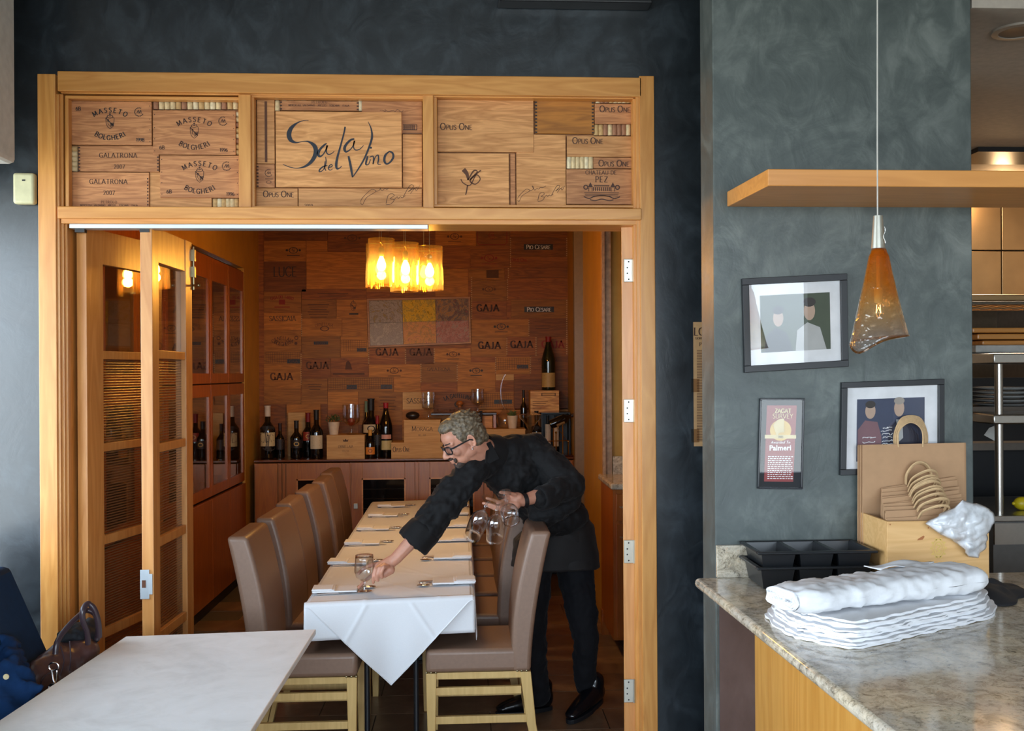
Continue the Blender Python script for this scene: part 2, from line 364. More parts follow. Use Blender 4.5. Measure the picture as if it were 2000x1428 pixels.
def granite(name, sc_, light=1.0):
    t = NT(name); g = t.n('NewGeometry')
    n1 = t.n('TexNoise', i_Scale=13.0*sc_, i_Detail=9.0, i_Roughness=0.8, i_Distortion=1.2); t.l(g.outputs['Position'], n1.inputs['Vector'])
    n2 = t.n('TexNoise', i_Scale=48.0*sc_, i_Detail=6.0, i_Roughness=0.8, i_Distortion=1.0); t.l(g.outputs['Position'], n2.inputs['Vector'])
    n3 = t.n('TexNoise', i_Scale=3.0*sc_, i_Detail=4.0, i_Distortion=2.0); t.l(g.outputs['Position'], n3.inputs['Vector'])
    a = t.ramp(n1.outputs[0], [(0.38, srgb(50,46,44)), (0.45, srgb(150,138,118)), (0.53, srgb(222,212,192)), (0.66, srgb(236,228,212))])
    b = t.ramp(n2.outputs[0], [(0.38, srgb(40,38,38)), (0.45, srgb(206,194,170)), (0.58, srgb(236,226,206)), (0.66, srgb(206,150,86))])
    mx = t.n('Mix'); mx.data_type = 'RGBA'; mx.inputs[0].default_value = 0.5; t.l(a, mx.inputs[6]); t.l(b, mx.inputs[7])
    c = t.ramp(n3.outputs[0], [(0.4, (0.8,0.8,0.82,1)), (0.65, (1,0.95,0.86,1))])
    m2 = t.n('Mix'); m2.data_type = 'RGBA'; m2.blend_type = 'MULTIPLY'; m2.inputs[0].default_value = 1; t.l(mx.outputs[2], m2.inputs[6]); t.l(c, m2.inputs[7])
    t.l(m2.outputs[2], t.p.inputs['Base Color']); setp(t.p, 0.1, spec=0.6); MATS[name] = t.m; return t.m
GRANITE = granite('speckled_granite', 1.0)
def floor_mat():
    t = NT('travertine_tile'); oi = t.n('ObjectInfo'); g = t.n('NewGeometry')
    n1 = t.n('TexNoise', i_Scale=6.0, i_Detail=7.0, i_Roughness=0.65, i_Distortion=0.8); t.l(g.outputs['Position'], n1.inputs['Vector'])
    col = t.ramp(n1.outputs[0], [(0.3, srgb(112,88,68)), (0.55, srgb(138,110,86)), (0.75, srgb(156,130,104))])
    hs = t.n('HueSaturation'); m2 = t.n('MapRange'); m2.inputs[3].default_value = 0.72; m2.inputs[4].default_value = 1.08
    t.l(oi.outputs['Random'], m2.inputs[0]); t.l(m2.outputs[0], hs.inputs['Value']); t.l(col, hs.inputs['Color']); t.l(hs.outputs[0], t.p.inputs['Base Color'])
    setp(t.p, 0.3); t.bump(n1.outputs[0], 0.05, 0.003); return t.m
TILE = floor_mat()
# ------------------------------------------------------------------ lettering (flat print built as thin flat ribbons)
# glyphs: advance width, strokes; '~' prefix = smooth curve. coordinates 0..100, y up
G_ = {
'A':(80,'0,0 38,100|38,100 76,0|15,35 62,35'),'B':(66,'10,0 10,100|~10,100 40,100 54,88 52,62 36,52 10,52|~10,52 44,52 60,38 58,10 40,0 10,0'),
'C':(76,'~70,80 55,98 30,98 8,75 6,45 16,14 42,0 62,6 72,22'),'D':(80,'10,0 10,100|~10,100 38,100 64,86 74,50 62,14 36,0 10,0'),
'E':(64,'10,0 10,100|10,100 58,100|10,52 48,52|10,0 60,0'),'F':(58,'10,0 10,100|10,100 56,100|10,52 44,52'),
'G':(82,'~70,80 54,98 28,98 8,75 6,45 18,12 44,0 70,12|70,0 70,42|50,42 76,42'),'H':(84,'10,0 10,100|72,0 72,100|10,52 72,52'),
'I':(28,'14,0 14,100'),'J':(44,'~28,100 28,20 16,0 2,6'),'K':(76,'10,0 10,100|66,100 12,46|26,58 72,0'),'L':(58,'10,0 10,100|10,0 56,0'),'M':(96,'10,0 14,100|14,100 46,10|46,10 80,100|80,100 86,0'),
'N':(84,'10,0 10,100|10,100 72,0|72,0 72,100'),'O':(86,'~42,100 16,88 5,50 16,12 42,0 68,12 80,50 68,88 42,100'),
'P':(62,'10,0 10,100|~10,100 40,100 54,86 54,62 38,48 10,48'),'Q':(86,'~42,100 16,88 5,50 16,12 42,0 68,12 80,50 68,88 42,100|46,16 82,-16'),
'R':(74,'10,0 10,100|~10,100 40,100 54,86 54,64 38,52 10,52|32,52 70,0'),'S':(58,'~50,84 40,98 18,98 7,80 16,60 40,46 52,26 42,4 20,0 6,16'),
'T':(72,'36,0 36,100|4,100 68,100'),'U':(80,'~10,100 10,30 22,4 42,0 62,6 70,30 70,100'),'V':(78,'2,100 38,0|38,0 74,100'),
'W':(110,'2,100 30,0|30,0 54,90|54,90 80,0|80,0 106,100'),'Y':(72,'4,100 36,50|68,100 36,50|36,50 36,0'),'Z':(68,'6,100 62,100|62,100 6,0|6,0 64,0'),
'0':(60,'~30,100 10,80 8,50 10,20 30,0 50,20 52,50 50,80 30,100'),'1':(40,'10,78 24,100|24,100 24,0'),'2':(58,'~8,78 18,98 40,98 50,78 42,54 8,2|8,2 54,2'),
'3':(58,'~8,90 26,100 48,88 46,62 24,54|~24,54 50,46 52,16 32,0 6,8'),'4':(60,'42,0 42,100|42,100 6,30|6,30 56,30'),'5':(58,'50,98 16,98|16,98 14,58|~14,58 38,64 52,44 48,10 26,0 6,8'),
'6':(60,'~48,94 24,84 8,50 10,16 30,0 50,14 50,42 32,56 10,40'),'7':(58,'6,98 54,98|54,98 20,0'),'8':(60,'~30,54 10,68 12,92 30,100 48,92 50,68 30,54 8,40 8,10 30,0 52,10 52,40 30,54'),
'9':(60,'~12,6 36,16 52,50 50,84 30,100 10,86 10,58 28,44 50,60'),'.':(22,'10,0 10,10'),'-':(40,'6,45 34,45'),'&':(80,'~70,40 40,0 12,6 10,34 44,70 40,98 22,92 24,70 72,0'),"'":(20,'12,100 8,78'),' ':(44,''),
}
def smooth(pts, n=5):
    out = []; m = len(pts)
    for i in range(m-1):
        p0 = pts[max(i-1,0)]; p1 = pts[i]; p2 = pts[i+1]; p3 = pts[min(i+2,m-1)]
        for k in range(n):
            t = k/n; out.append(tuple(0.5*((2*p1[j])+(-p0[j]+p2[j])*t+(2*p0[j]-5*p1[j]+4*p2[j]-p3[j])*t*t+(-p0[j]+3*p1[j]-3*p2[j]+p3[j])*t**3) for j in range(len(p1))))
    return out + [tuple(pts[-1])]
def ribbon(mb, pts, wfun, put):
    """flat ribbon through 2D pts; wfun(i,dx,dy)->half width; put(x,y)->3D"""
    n = len(pts); L = []; Rr = []
    for i in range(n):
        a = pts[max(i-1,0)]; b = pts[min(i+1,n-1)]; dx, dy = b[0]-a[0], b[1]-a[1]; l = math.hypot(dx,dy) or 1
        dx /= l; dy /= l; w_ = wfun(i, dx, dy); L.append((pts[i][0]-dy*w_, pts[i][1]+dx*w_)); Rr.append((pts[i][0]+dy*w_, pts[i][1]-dx*w_))
    vs_ = [put(*p) for p in L] + [put(*p) for p in Rr]
    mb.add(vs_, [(i, n+i, n+i+1, i+1) for i in range(n-1)])
def textw(s, track=0): return sum(G_.get(c, G_[' '])[0]+track for c in s) - track
def text(mb, s, put, h, cx=0, y=0, wt=9, serif=True, track=6, arc=None, maxw=None, small=None, contrast=0.45):
    """lay text s centred on cx, baseline y; h letter height. arc=(radius, +1 up/-1 down) bends it. small: scale of non-initial letters"""
    segs = []; x = 0; init = True
    for c in s:
        k = small if (small and not init) else 1.0
        segs.append((c, x, k)); x += (G_.get(c, G_[' '])[0]+track)*k; init = (c == ' ')
    tot = x - track; sx = h/100.0
    if maxw and tot*sx > maxw: sx = maxw/tot
    sy = h/100.0
    for c, ox, k in segs:
        adv, st = G_.get(c, G_[' '])
        def local(px, py):
            X = (ox + px*k - tot/2)*sx; Y = py*k*sy
            if arc:
                r, sg = arc; ax = (ox + adv*k/2 - tot/2)*sx; th = ax/r
                lx = X-ax
                if sg > 0: return (cx + math.sin(th)*(r) + math.cos(th)*lx + math.sin(th)*Y, y + math.cos(th)*(r)-r + math.cos(th)*Y - math.sin(th)*lx)
                return (cx + math.sin(th)*(r) + math.cos(th)*lx - math.sin(th)*Y, y - math.cos(th)*(r)+r + math.cos(th)*Y + math.sin(th)*lx)
            return (cx + X, y + Y)
        for q in st.split('|'):
            if not q: continue
            sm = q[0] == '~'; pts = [tuple(float(v) for v in p.split(',')) for p in q.lstrip('~').split()]
            ends = (pts[0], pts[-1])
            pp = smooth(pts, 4) if sm else pts
            P2 = [local(*p) for p in pp]; hw = wt*sy*k/2
            ribbon(mb, P2, lambda i, dx, dy: 1.15*hw*((1-contrast)+contrast*min(1, abs(dy)*1.15)), lambda a, b: put(a, b))
            if serif and not sm and abs(ends[0][0]-ends[1][0]) < 42 and c not in '.-\'':
                for e_ in ends:
                    if e_[1] in (0, 100): 
                        a = local(e_[0]-13, e_[1]+(2 if e_[1] == 0 else -2)); b = local(e_[0]+13, e_[1]+(2 if e_[1] == 0 else -2)); ribbon(mb, [a, b], lambda i, dx, dy: hw*0.5, lambda a, b: put(a, b))
    return mb
def squig(mb, put, x0, x1, y, h, n, seed, wd):
    """handwriting-like unreadable line"""
    r_ = random.Random(seed); pts = []
    for i in range(n):
        t = i/(n-1); pts.append((x0+(x1-x0)*t + r_.uniform(-1,1)*(x1-x0)/n*1.1, y + r_.uniform(-0.5,1.0)*h))
    ribbon(mb, smooth(pts, 4), lambda i, dx, dy: wd/2, put)
def curve_ink(mb, put, pts, k=1.0):
    """pts (x,y,width)"""
    pp = smooth(pts, 6); ribbon(mb, [(p[0], p[1]) for p in pp], lambda i, dx, dy: max(0.15, pp[i][2])*k/2, put)
def disc(mb, put, cx, cy, rx, ry=None, n=20, r0=0):
    ry = ry or rx
    if r0:
        vs_ = [put(cx+rx*math.cos(2*math.pi*i/n), cy+ry*math.sin(2*math.pi*i/n)) for i in range(n)] + [put(cx+rx*r0*math.cos(2*math.pi*i/n), cy+ry*r0*math.sin(2*math.pi*i/n)) for i in range(n)]
        mb.add(vs_, [(i, (i+1) % n, n+(i+1) % n, n+i) for i in range(n)])
    else: mb.add([put(cx+rx*math.cos(2*math.pi*i/n), cy+ry*math.sin(2*math.pi*i/n)) for i in range(n)], [tuple(range(n))])
def rect(mb, put, x0, y0, x1, y1): mb.add([put(x0,y0), put(x1,y0), put(x1,y1), put(x0,y1)], [(0,1,2,3)])
def poly(mb, put, pts): mb.add([put(*p) for p in pts], [tuple(range(len(pts)))])
def crest(mb, put, cx, cy, s, lw=None):
    s *= .85; lw = lw or s*0.05
    sh = [(-.5,.45),(-.3,.5),(0,.42),(.3,.5),(.5,.45),(.46,-.1),(.3,-.42),(0,-.62),(-.3,-.42),(-.46,-.1),(-.5,.45)]
    ribbon(mb, [(cx+a*s*.8, cy+b*s) for a, b in sh], lambda i, dx, dy: lw/2, put)
    ribbon(mb, [(cx-.4*s, cy+.45*s), (cx+.34*s, cy-.35*s)], lambda i, dx, dy: lw*.8, put)
    [ribbon(mb, [(cx+(.04+.09*k)*s, cy+.0*s), (cx+(.04+.075*k)*s, cy-(.46-.07*k)*s)], lambda i, dx, dy: lw*.55, put) for k in range(4)]; ribbon(mb, smooth([(cx-.28*s, cy+.1*s), (cx-.12*s, cy+.3*s), (cx-.2*s, cy-.1*s), (cx-.05*s, cy-.3*s)], 4), lambda i, dx, dy: lw*.5, put)
    ribbon(mb, [(cx-.3*s, cy+.5*s), (cx-.2*s, cy+.72*s), (cx, cy+.62*s), (cx+.2*s, cy+.72*s), (cx+.3*s, cy+.5*s)], lambda i, dx, dy: lw*.8, put)
    disc(mb, put, cx, cy+.82*s, .09*s)
def seal(mb, put, cx, cy, r):
    n = 18
    for i in range(n):
        if 3 <= i <= 6: continue
        a = 2*math.pi*i/n - math.pi/2 + .3; disc(mb, put, cx+r*math.cos(a)*.88, cy+r*math.sin(a)*.88, r*.13, n=6)
    ribbon(mb, smooth([(cx-.45*r, cy-.25*r), (cx-.1*r, cy+.4*r), (cx, cy-.3*r), (cx+.35*r, cy+.4*r), (cx+.45*r, cy-.3*r)], 3), lambda i, dx, dy: r*.07, put)
def bftext(name, s, m, parent, mat4, size, world=True, shear=0, bold=0):
    """plain sans lettering with the built-in font, turned into a mesh; mat4 maps text XY plane to parent space"""
    cu = bpy.data.curves.new('t', 'FONT'); cu.body = s; cu.size = size; cu.shear = shear; cu.align_x = 'CENTER'; cu.resolution_u = 2; cu.offset = bold
    o = bpy.data.objects.new('t', cu); COL.objects.link(o); dg = bpy.context.evaluated_depsgraph_get()
    me = bpy.data.meshes.new_from_object(o.evaluated_get(dg)); bpy.data.objects.remove(o); bpy.data.curves.remove(cu)
    mm = mat4
    if world and parent is not None: mm = chainmat(parent).inverted() @ mat4
    me.transform(mm); me.materials.clear(); return link(name, me, m, parent)
# ================================================================== SETTING
YW = 4.44            # front face of the dark wall with the opening
YB = 9.60            # back wall of the dining room
XL = -1.94; XR = 0.931
CH = 3.70
def wpx(px, py, Y=YW): p = PY(px, py, Y); return p
ox0 = wpx(100, 300).x; ox1 = wpx(1262, 300).x; oz1 = wpx(680, 160).z
YP = 3.68            # front face of the grey pier
px0 = PY(1395, 700, YP).x; px1 = PY(1900, 700, YP).x
# dark wall around the opening
mb = MB(); mb.box((-3.4, YW, 0), (ox0, YW+0.14, CH)); mb.box((ox1, YW, 0), (px0+0.9, YW+0.14, CH)); mb.box((ox0, YW, oz1), (ox1, YW+0.14, CH))
struct('wall_front', mb, DARKWALL, 'dark blue-black plaster wall around the timber framed opening')
# grey pier
mb = MB(); mb.box((px0, YP, 0), (px1, YP+0.2, CH)); o = struct('wall_pier', mb, GREYWALL, 'slate grey plaster pier wall at the right', bevel=0.004)
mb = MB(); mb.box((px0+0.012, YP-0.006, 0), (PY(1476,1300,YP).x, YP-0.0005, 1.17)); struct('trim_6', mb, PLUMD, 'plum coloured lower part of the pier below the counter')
# white soffit upper left, in front of the dark wall
sp = PY(33, 330, 4.15)
mb = MB(); mb.box((-3.4, 2.6, PY(20,322,4.15).z), (sp.x, 4.15, CH)); struct('trim_2', mb, WHITEP, 'white painted soffit at the upper left', bevel=0.02)
# front room shell (left, right, rear with windows, ceiling, floor)
mb = MB()
mb.box((-3.5, -3.2, 0), (-3.38, -0.0, CH)); mb.box((-3.5, 4.38, 0), (-3.38, YW+.14, CH)); mb.box((-3.5, 0.0, 0), (-3.38, 4.38, 0.5)); mb.box((-3.5, 0.0, 2.9), (-3.38, 4.38, CH))
struct('wall_left', mb, WHITEP, 'left wall of the front room with a side window')
mb = MB(); mb.box((4.4, -3.2, 0), (4.5, 9, CH)); struct('wall_right', mb, CEILP, 'right wall of the front room')
mb = MB()
mb.box((-3.5, -3.2, 0), (4.5, -3.08, 0.75)); mb.box((-3.5, -3.2, 3.05), (4.5, -3.08, CH)); mb.box((-3.5, -3.2, 0), (-3.1, -3.08, CH)); mb.box((3.5, -3.2, 0), (4.5, -3.08, CH))
for x in (-1.5, 0.2, 1.9): mb.box((x-.035, -3.2, .2), (x+.035, -3.08, 3.05))
struct('wall_storefront', mb, BLACKM, 'storefront window wall behind the camera')
mb = MB(); mb.box((-3.5, -3.2, CH), (4.5, YW+.14, CH+.1)); struct('ceiling', mb, FCEIL, 'ceiling of the front room')
mb = MB(); mb.box((-2.4, YW+.14, 3.15), (2.0, 10.2, 3.25)); struct('ceiling_2', mb, CEILP, 'ceiling of the dining room')
# floor: tiles as pieces over a bed
mb = MB(); mb.box((-3.6, -3.3, -0.12), (4.6, 10.3, -0.008)); FL = struct('floor', mb, plain('grout', srgb(96,84,70), .8), 'brown stone tile floor')
tile_me = {}
def tile_mesh(w_, d_):
    k = (round(w_, 3), round(d_, 3))
    if k not in tile_me:
        b = MB(); b.box((-w_/2+.003, -d_/2+.003, -0.008), (w_/2-.003, d_/2-.003, 0)); me = bpy.data.meshes.new('floor_tile'); me.from_pydata([tuple(v) for v in b.v], [], b.f); me.materials.append(TILE); tile_me[k] = me
    return tile_me[k]
tw, td = 0.60, 0.31; row = 0; y = 3.9-.31*7
while y < 8.2:
    x = (-2.0 if y > 4.3 else -2.6) + (0.30 if row % 2 else 0)
    while x < (1.5 if y > 4.3 else 1.2):
        o = link('tile', tile_mesh(tw, td), None, FL); o.location = (x+tw/2, y+td/2, rnd.uniform(-0.0006, 0.0006)); x += tw
    y += td; row += 1
# dining room shell
mb = MB(); mb.box((XL-.12, 9.0, 0), (XL, YB+.1, 3.2)); mb.box((XL-.12, YW+.14, 2.72), (XL, 9.0, 3.2)); mb.box((XL-.5, YW+.14, 0), (XL-.38, 9.0, 3.2)); struct('wall_dining_left', mb, TANWALL, 'ochre plaster left wall of the dining room')
mb = MB(); mb.box((XR, 7.05, 0), (XR+.14, YB+.1, 3.2)); struct('wall_dining_right', mb, PANELW, 'honey coloured smooth right wall of the dining room', bevel=.01)
mb = MB(); mb.box((XR+.14, 7.05, 0), (2.0, 7.19, 3.2)); mb.box((1.9, YW+.14, 0), (2.0, 7.19, 3.2)); struct('wall_passage', mb, PLUM, 'mauve plaster wall of the side passage')
mb = MB(); mb.box((XR-.012, 7.02, 0.16), (XR+.05, 7.049, 3.15)); mb.box((XR-.014, 7.0, 0.16), (XR+.004, 7.06, 3.15)); struct('trim_3', mb, plain('chipped_bead', srgb(176,146,118), .6, .25, 30), 'chipped pale corner bead')
mb = MB(); mb.box((XR-.03, 6.98, 0), (XR+.2, 7.05, 0.17)); struct('baseboard_right', mb, CHERRY, 'dark wooden block baseboard at the corner')
WB = thing('wall_back', 'rear wall of the dining room covered in wine crate panels', 'room', (0, YB, 0), kind='structure')
mb = MB(); mb.box((XL-.2, 0.012, 0), (XR+.1, .1, 3.2)); obj('backing', mb, WALLR, WB)

# ------------------------------------------------------------------ printed panel helper
def panel(parent, rc, Y, thick, m, name='crate_panel', proud=0.0):
    x0, y0, x1, y1 = rc; a = PY(x0, y0, Y-proud); b = PY(x1, y1, Y-proud); c = PY((x0+x1)/2, (y0+y1)/2, Y-proud)
    inset = 0.0009*Y/4.5
    hw = (b.x-a.x)/2-inset; hh = (a.z-b.z)/2-inset
    mb = MB(); mb.box((-hw, 0, -hh), (hw, thick, hh)); L = chainmat(parent).inverted() @ c
    o = obj(name, mb, m, parent, bevel=0.0015 if Y < 6 else 0); o.location = L
    S = (b.x-a.x)/(x1-x0)                        # metres per photo pixel
    put = lambda px, py: Vector(((px-(x0+x1)/2)*S, -0.0012, ((y0+y1)/2-py)*S))   # photo-pixel placement on this board
    putm = lambda x, y: Vector((x, -0.0012, y))
    return o, put, S
def print_on(o, m, fn, name='lettering'):
    mb = MB(); fn(mb); me = bpy.data.meshes.new(name); me.from_pydata([tuple(v) for v in mb.v], [], mb.f); return link(name, me, m, o)
def flip(put):                                    # text is laid with y up in pixel units
    return lambda x, y: put(x, -y)
def T(mb, put, s, cx, base, h, **k): text(mb, s, flip(put), h, cx=cx, y=-base, **k)

# ================================================================== TIMBER FRAME AROUND THE OPENING (trim_1)
YF = 4.40
TR = thing('trim_1', 'honey timber frame with a transom of wine crate panels', 'room', (wpx(680,600,YF).x, YF, 0), kind='structure')
def fbox(x0, y0, x1, y1, Yn, Yf, m, name, to_floor=False, bevel=0.003, parent=None):
    a = PY(x0, y0, Yn); b = PY(x1, y1, Yn); zb = 0.0 if to_floor else b.z
    mid = PY(x0, (y0+y1)/2 if not to_floor else 900, Yn); mid2 = PY(x1, (y0+y1)/2 if not to_floor else 900, Yn)
    at = PY((x0+x1)/2, y0, Yn); bt = PY((x0+x1)/2, y1, Yn)
    mb = MB(); mb.box((mid.x, Yn, at.z), (mid2.x, Yf, 0.0 if to_floor else bt.z))
    return obj(name, mb, m, parent or TR, world=True, bevel=bevel)
fbox(77, 144, 112, 0, YF, 4.62, HONEYZ, 'left_casing', True)
fbox(1253, 148, 1282, 0, YF, 4.62, HONEYZ, 'right_casing', True)
fbox(112, 145, 1253, 183, YF, 4.62, HONEY, 'head_casing')
for k, (a, b, yn) in enumerate(((112, 119, 4.41), (119, 127, 4.425), (127, 134, 4.44))):
    fbox(a, 183.5 if k < 2 else 430, b, 0, yn, 4.62, HONEYZ, 'left_jamb_moulding', True, .002)
for k, (a, b, yn) in enumerate(((1246, 1253, 4.41), (1240, 1246, 4.425))):
    fbox(a, 183 if k < 1 else 183, b, 0, yn, 4.62, HONEYZ, 'right_jamb_moulding', True, .002)
fbox(119, 183, 1246, 188, 4.425, 4.62, HONEY, 'head_moulding', bevel=.002)
fbox(466, 184, 490, 408, 4.415, 4.62, HONEYZ, 'mullion'); fbox(826, 184, 847, 408, 4.415, 4.62, HONEYZ, 'mullion')
fbox(112, 405, 1253, 428, 4.395, 4.62, HONEY, 'transom_rail'); fbox(119, 428, 1246, 438, 4.415, 4.62, HONEY, 'head_bead', bevel=.002)
for (a, b, t_, bo) in ((127, 474, 188, 409), (490, 832, 186, 408), (847, 1246, 186, 405)):
    fbox(a, t_, b, t_+6, 4.43, 4.47, HONEY, 'glazing_bead', bevel=.002); fbox(a, bo-5, b, bo, 4.43, 4.47, HONEY, 'glazing_bead', bevel=.002)
    fbox(a, t_+.4, a+7, bo-.4, 4.432, 4.47, HONEYZ, 'glazing_bead', bevel=.002); fbox(b-6, t_+.4, b, bo-.4, 4.432, 4.47, HONEYZ, 'glazing_bead', bevel=.002)
fbox(120, 186, 1246, 408, 4.50, 4.53, CRATER, 'backing', bevel=0)
# aluminium track
o = fbox(135, 438, 836, 446.5, 4.43, 4.50, ALU, 'sliding_track', bevel=.002)
YPn = 4.475
# panel 1
def masseto(rc, yr, fine, x6, y6, xy, yy):
    o, put, S = panel(TR, rc, YPn, .012, CRATER, proud=.004)
    cx = (rc[0]+rc[2])/2; cy = (rc[1]+rc[3])/2+1
    def f(mb):
        T(mb, put, 'MASSETO', cx, cy-22.5, 9.2, arc=(56, 1), track=34, wt=18); T(mb, put, 'BOLGHERI', cx, cy+33, 9.2, arc=(56, -1), track=24, wt=18)
        crest(mb, flip(put), cx, -(cy-2), 24); seal(mb, flip(put), rc[2]-25, -(rc[1]+21), 9.5)
        T(mb, put, '6B', x6, y6, 7.5, serif=False, wt=16); T(mb, put, yr, xy, yy, 7, serif=False, wt=16, track=3)
        for nx in (rc[0]+4, rc[2]-4):
            for ny in (.1, .4, .65, .92): disc(mb, put, nx, rc[1]+(rc[3]-rc[1])*ny, 1.0, n=6)
    print_on(o, INKB if fine else INK, f)
masseto((133,197,297,284), '1998', 0, 153, 216, 274, 277); masseto((298,215,461,303), '1996', 1, 316, 293, 437, 297); masseto((312,303,468,387), '1996', 1, 330, 379, 450, 383)
def board(rc, m=CRATE, fn=None, ink=INKB, proud=0.0, parent=TR, Y=YPn, th=.012):
    o, put, S = panel(parent, rc, Y, th, m, proud=proud)
    if fn: print_on(o, ink, lambda mb: fn(mb, put))
    return o, put
def comb(mb, put, x, y0, y1, w_=4, p=6.5):
    y = y0+2
    while y < y1-2: rect(mb, put, x-w_/2, y, x+w_/2, y+p*.45); y += p
def f(mb, put): T(mb, put, 'GALATRONA', 231, 308, 9, maxw=134, track=16, wt=13); T(mb, put, '2007', 233, 330, 8, track=10, wt=12); comb(mb, put, 155, 285, 335); comb(mb, put, 309, 303, 335)
board((153,284,311,336), CRATER, f)
def f(mb, put): T(mb, put, 'GALATRONA', 212, 359, 9, maxw=132, track=16, wt=13); T(mb, put, '2007', 213, 381, 8.5, track=10, wt=12); T(mb, put, 'PETROLO', 213, 398, 5, track=20, wt=11); T(mb, put, 'MERCATALE VALDARNO - AREZZO - TOSCANA - ITALIA', 213, 403.6, 3.4, maxw=134, serif=False, wt=16); comb(mb, put, 136.5, 338, 403); comb(mb, put, 289, 345, 403, 2.5)
board((134,336,292,405), CRATER, f); board((292,336,414,405), CRATE, proud=-.006)
# panel 2
def f(mb, put): rect(mb, put, 517, 196, 522, 319)
board((501,194,537,320), CRATE, f, INKF)
def f(mb, put): comb(mb, put, 503, 322, 366); seal(mb, flip(put), 525, -338, 8); rect(mb, put, 518, 349, 533, 350); disc(mb, put, 525, 356, 5, 3.4, r0=.8)
board((501,320,537,367), CRATER, f)
def opus(cx, base, h, mw): return lambda mb, put: T(mb, put, 'OPUS ONE', cx, base, h, maxw=mw, small=.74, serif=False, wt=14, track=7, contrast=.4)
board((500,367,582,405), CRATE, opus(544, 385, 12, 72))
def f(mb, put): T(mb, put, 'PETROLO', 624, 202, 5, track=18, wt=11); T(mb, put, 'MERCATALE VALDARNO - AREZZO - TOSCANA - ITALIA', 623, 208, 3.6, maxw=128, serif=False, wt=16); comb(mb, put, 549, 197, 216); comb(mb, put, 699, 197, 216)
board((547,196,701,217), CRATER, f)
def f(mb, put):
    squig(mb, flip(put), 744, 786, -217, 4, 12, 3, .7); rect(mb, put, 787, 243, 815, 244.2); rect(mb, put, 787, 253, 815, 254.4); rect(mb, put, 813.6, 243, 815, 254)
    for i in range(11): rect(mb, put, 788+i*2.1, 244.5, 789.2+i*2.1, 253)
    rect(mb, put, 786, 259.5, 824, 261)
board((706,194,825,262), CRATER, f, INKB, -.004)
board((786,262,825,367), CRATE, None, INKB, -.004)
def sig(mb, put, x0, y0, k):
    for pts in (((0,34,.8),(3,28,.9),(12,18,.8),(22,10,.8),(30,14,.8),(12,26,.8),(4,40,.8),(0,36,.8)),((30,14,.8),(36,12,.8),(40,6,.8),(36,2,.8),(42,12,.8),(48,8,.8),(52,10,.8),(56,6,.8),(62,6,.8),(70,2,.8)),
                ((50,38,.9),(54,22,.9),(62,18,.9),(66,22,.9),(58,28,.9),(66,30,.9),(60,38,.9),(50,40,.9)),((66,30,.8),(72,24,.8),(74,28,.8),(78,24,.8),(82,26,.8),(88,22,.8)),((84,24,.9),(94,6,.9),(100,0,.9),(104,4,.9),(94,14,.9),(100,10,.8),(106,8,.8),(112,4,.8)),((98,18,.8),(106,8,.8),(110,12,.8),(116,2,.8))):
        curve_ink(mb, put, [(x0+a*k, y0+b*k, c_) for a, b, c_ in pts])
def f(mb, put): sig(mb, put, 704, 360, 1.0); T(mb, put, '2010', 603, 406, 7, track=6, wt=10)
board((583,367,825,405), CRATE, f, INKB, -.002)
o, put = board((538,217,786,367), CRATE, None, INK, .010)
def sala(mb):
    q = lambda pts: curve_ink(mb, put, [(480+a/4.76, 160+b/4.76, c_/4.76) for a, b, c_ in pts])
    q([(585,358,4),(540,360,6),(480,382,14),(425,430,34),(402,490,44),(420,545,36),(470,566,14),(540,555,8),(590,560,18),(640,600,38),(650,660,40),(620,730,34),(560,785,22),(480,808,8),(410,798,8),(345,772,5)])
    q([(752,572,10),(728,590,18),(690,630,22),(672,672,26),(690,696,18),(722,672,10),(750,620,12),(758,590,16),(748,640,12),(760,672,10),(790,672,8),(824,645,5)])
    q([(925,415,16),(915,470,14),(880,600,16),(852,700,20),(840,770,24),(846,808,18),(868,806,10),(892,784,6)])
    q([(1010,528,14),(975,540,20),(935,580,22),(918,620,26),(932,650,18),(970,630,10),(1000,590,10),(1012,545,14),(1002,600,10),(1020,632,10),(1060,625,8),(1098,588,5)])
    q([(758,782,10),(720,790,12),(686,820,14),(684,840,10),(712,828,8),(736,790,8),(746,740,9),(740,700,6)]); q([(736,740,6),(732,800,10),(744,830,8)])
    q([(770,800,8),(800,788,10),(796,770,8),(775,784,10),(768,812,10),(784,824,8),(806,812,5)])
    q([(955,690,18),(972,770,22),(984,840,20),(992,890,12)]); q([(992,890,8),(1040,820,12),(1100,720,16),(1150,600,18),(1176,510,20),(1168,430,12),(1140,365,4)])
    q([(1135,690,16),(1122,735,18),(1118,768,14),(1142,766,8),(1160,720,8)]); disc(mb, put, 480+1165/4.76, 160+610/4.76, 2.2, n=10)
    q([(1152,700,10),(1184,690,10),(1190,720,12),(1184,765,8),(1205,700,8),(1232,680,12),(1236,720,14),(1230,762,10),(1260,765,6)])
    q([(1330,650,12),(1300,680,20),(1290,730,22),(1310,762,16),(1345,745,16),(1374,700,20),(1368,660,18),(1340,645,14),(1325,655,8)])
print_on(o, NAVYI, sala)
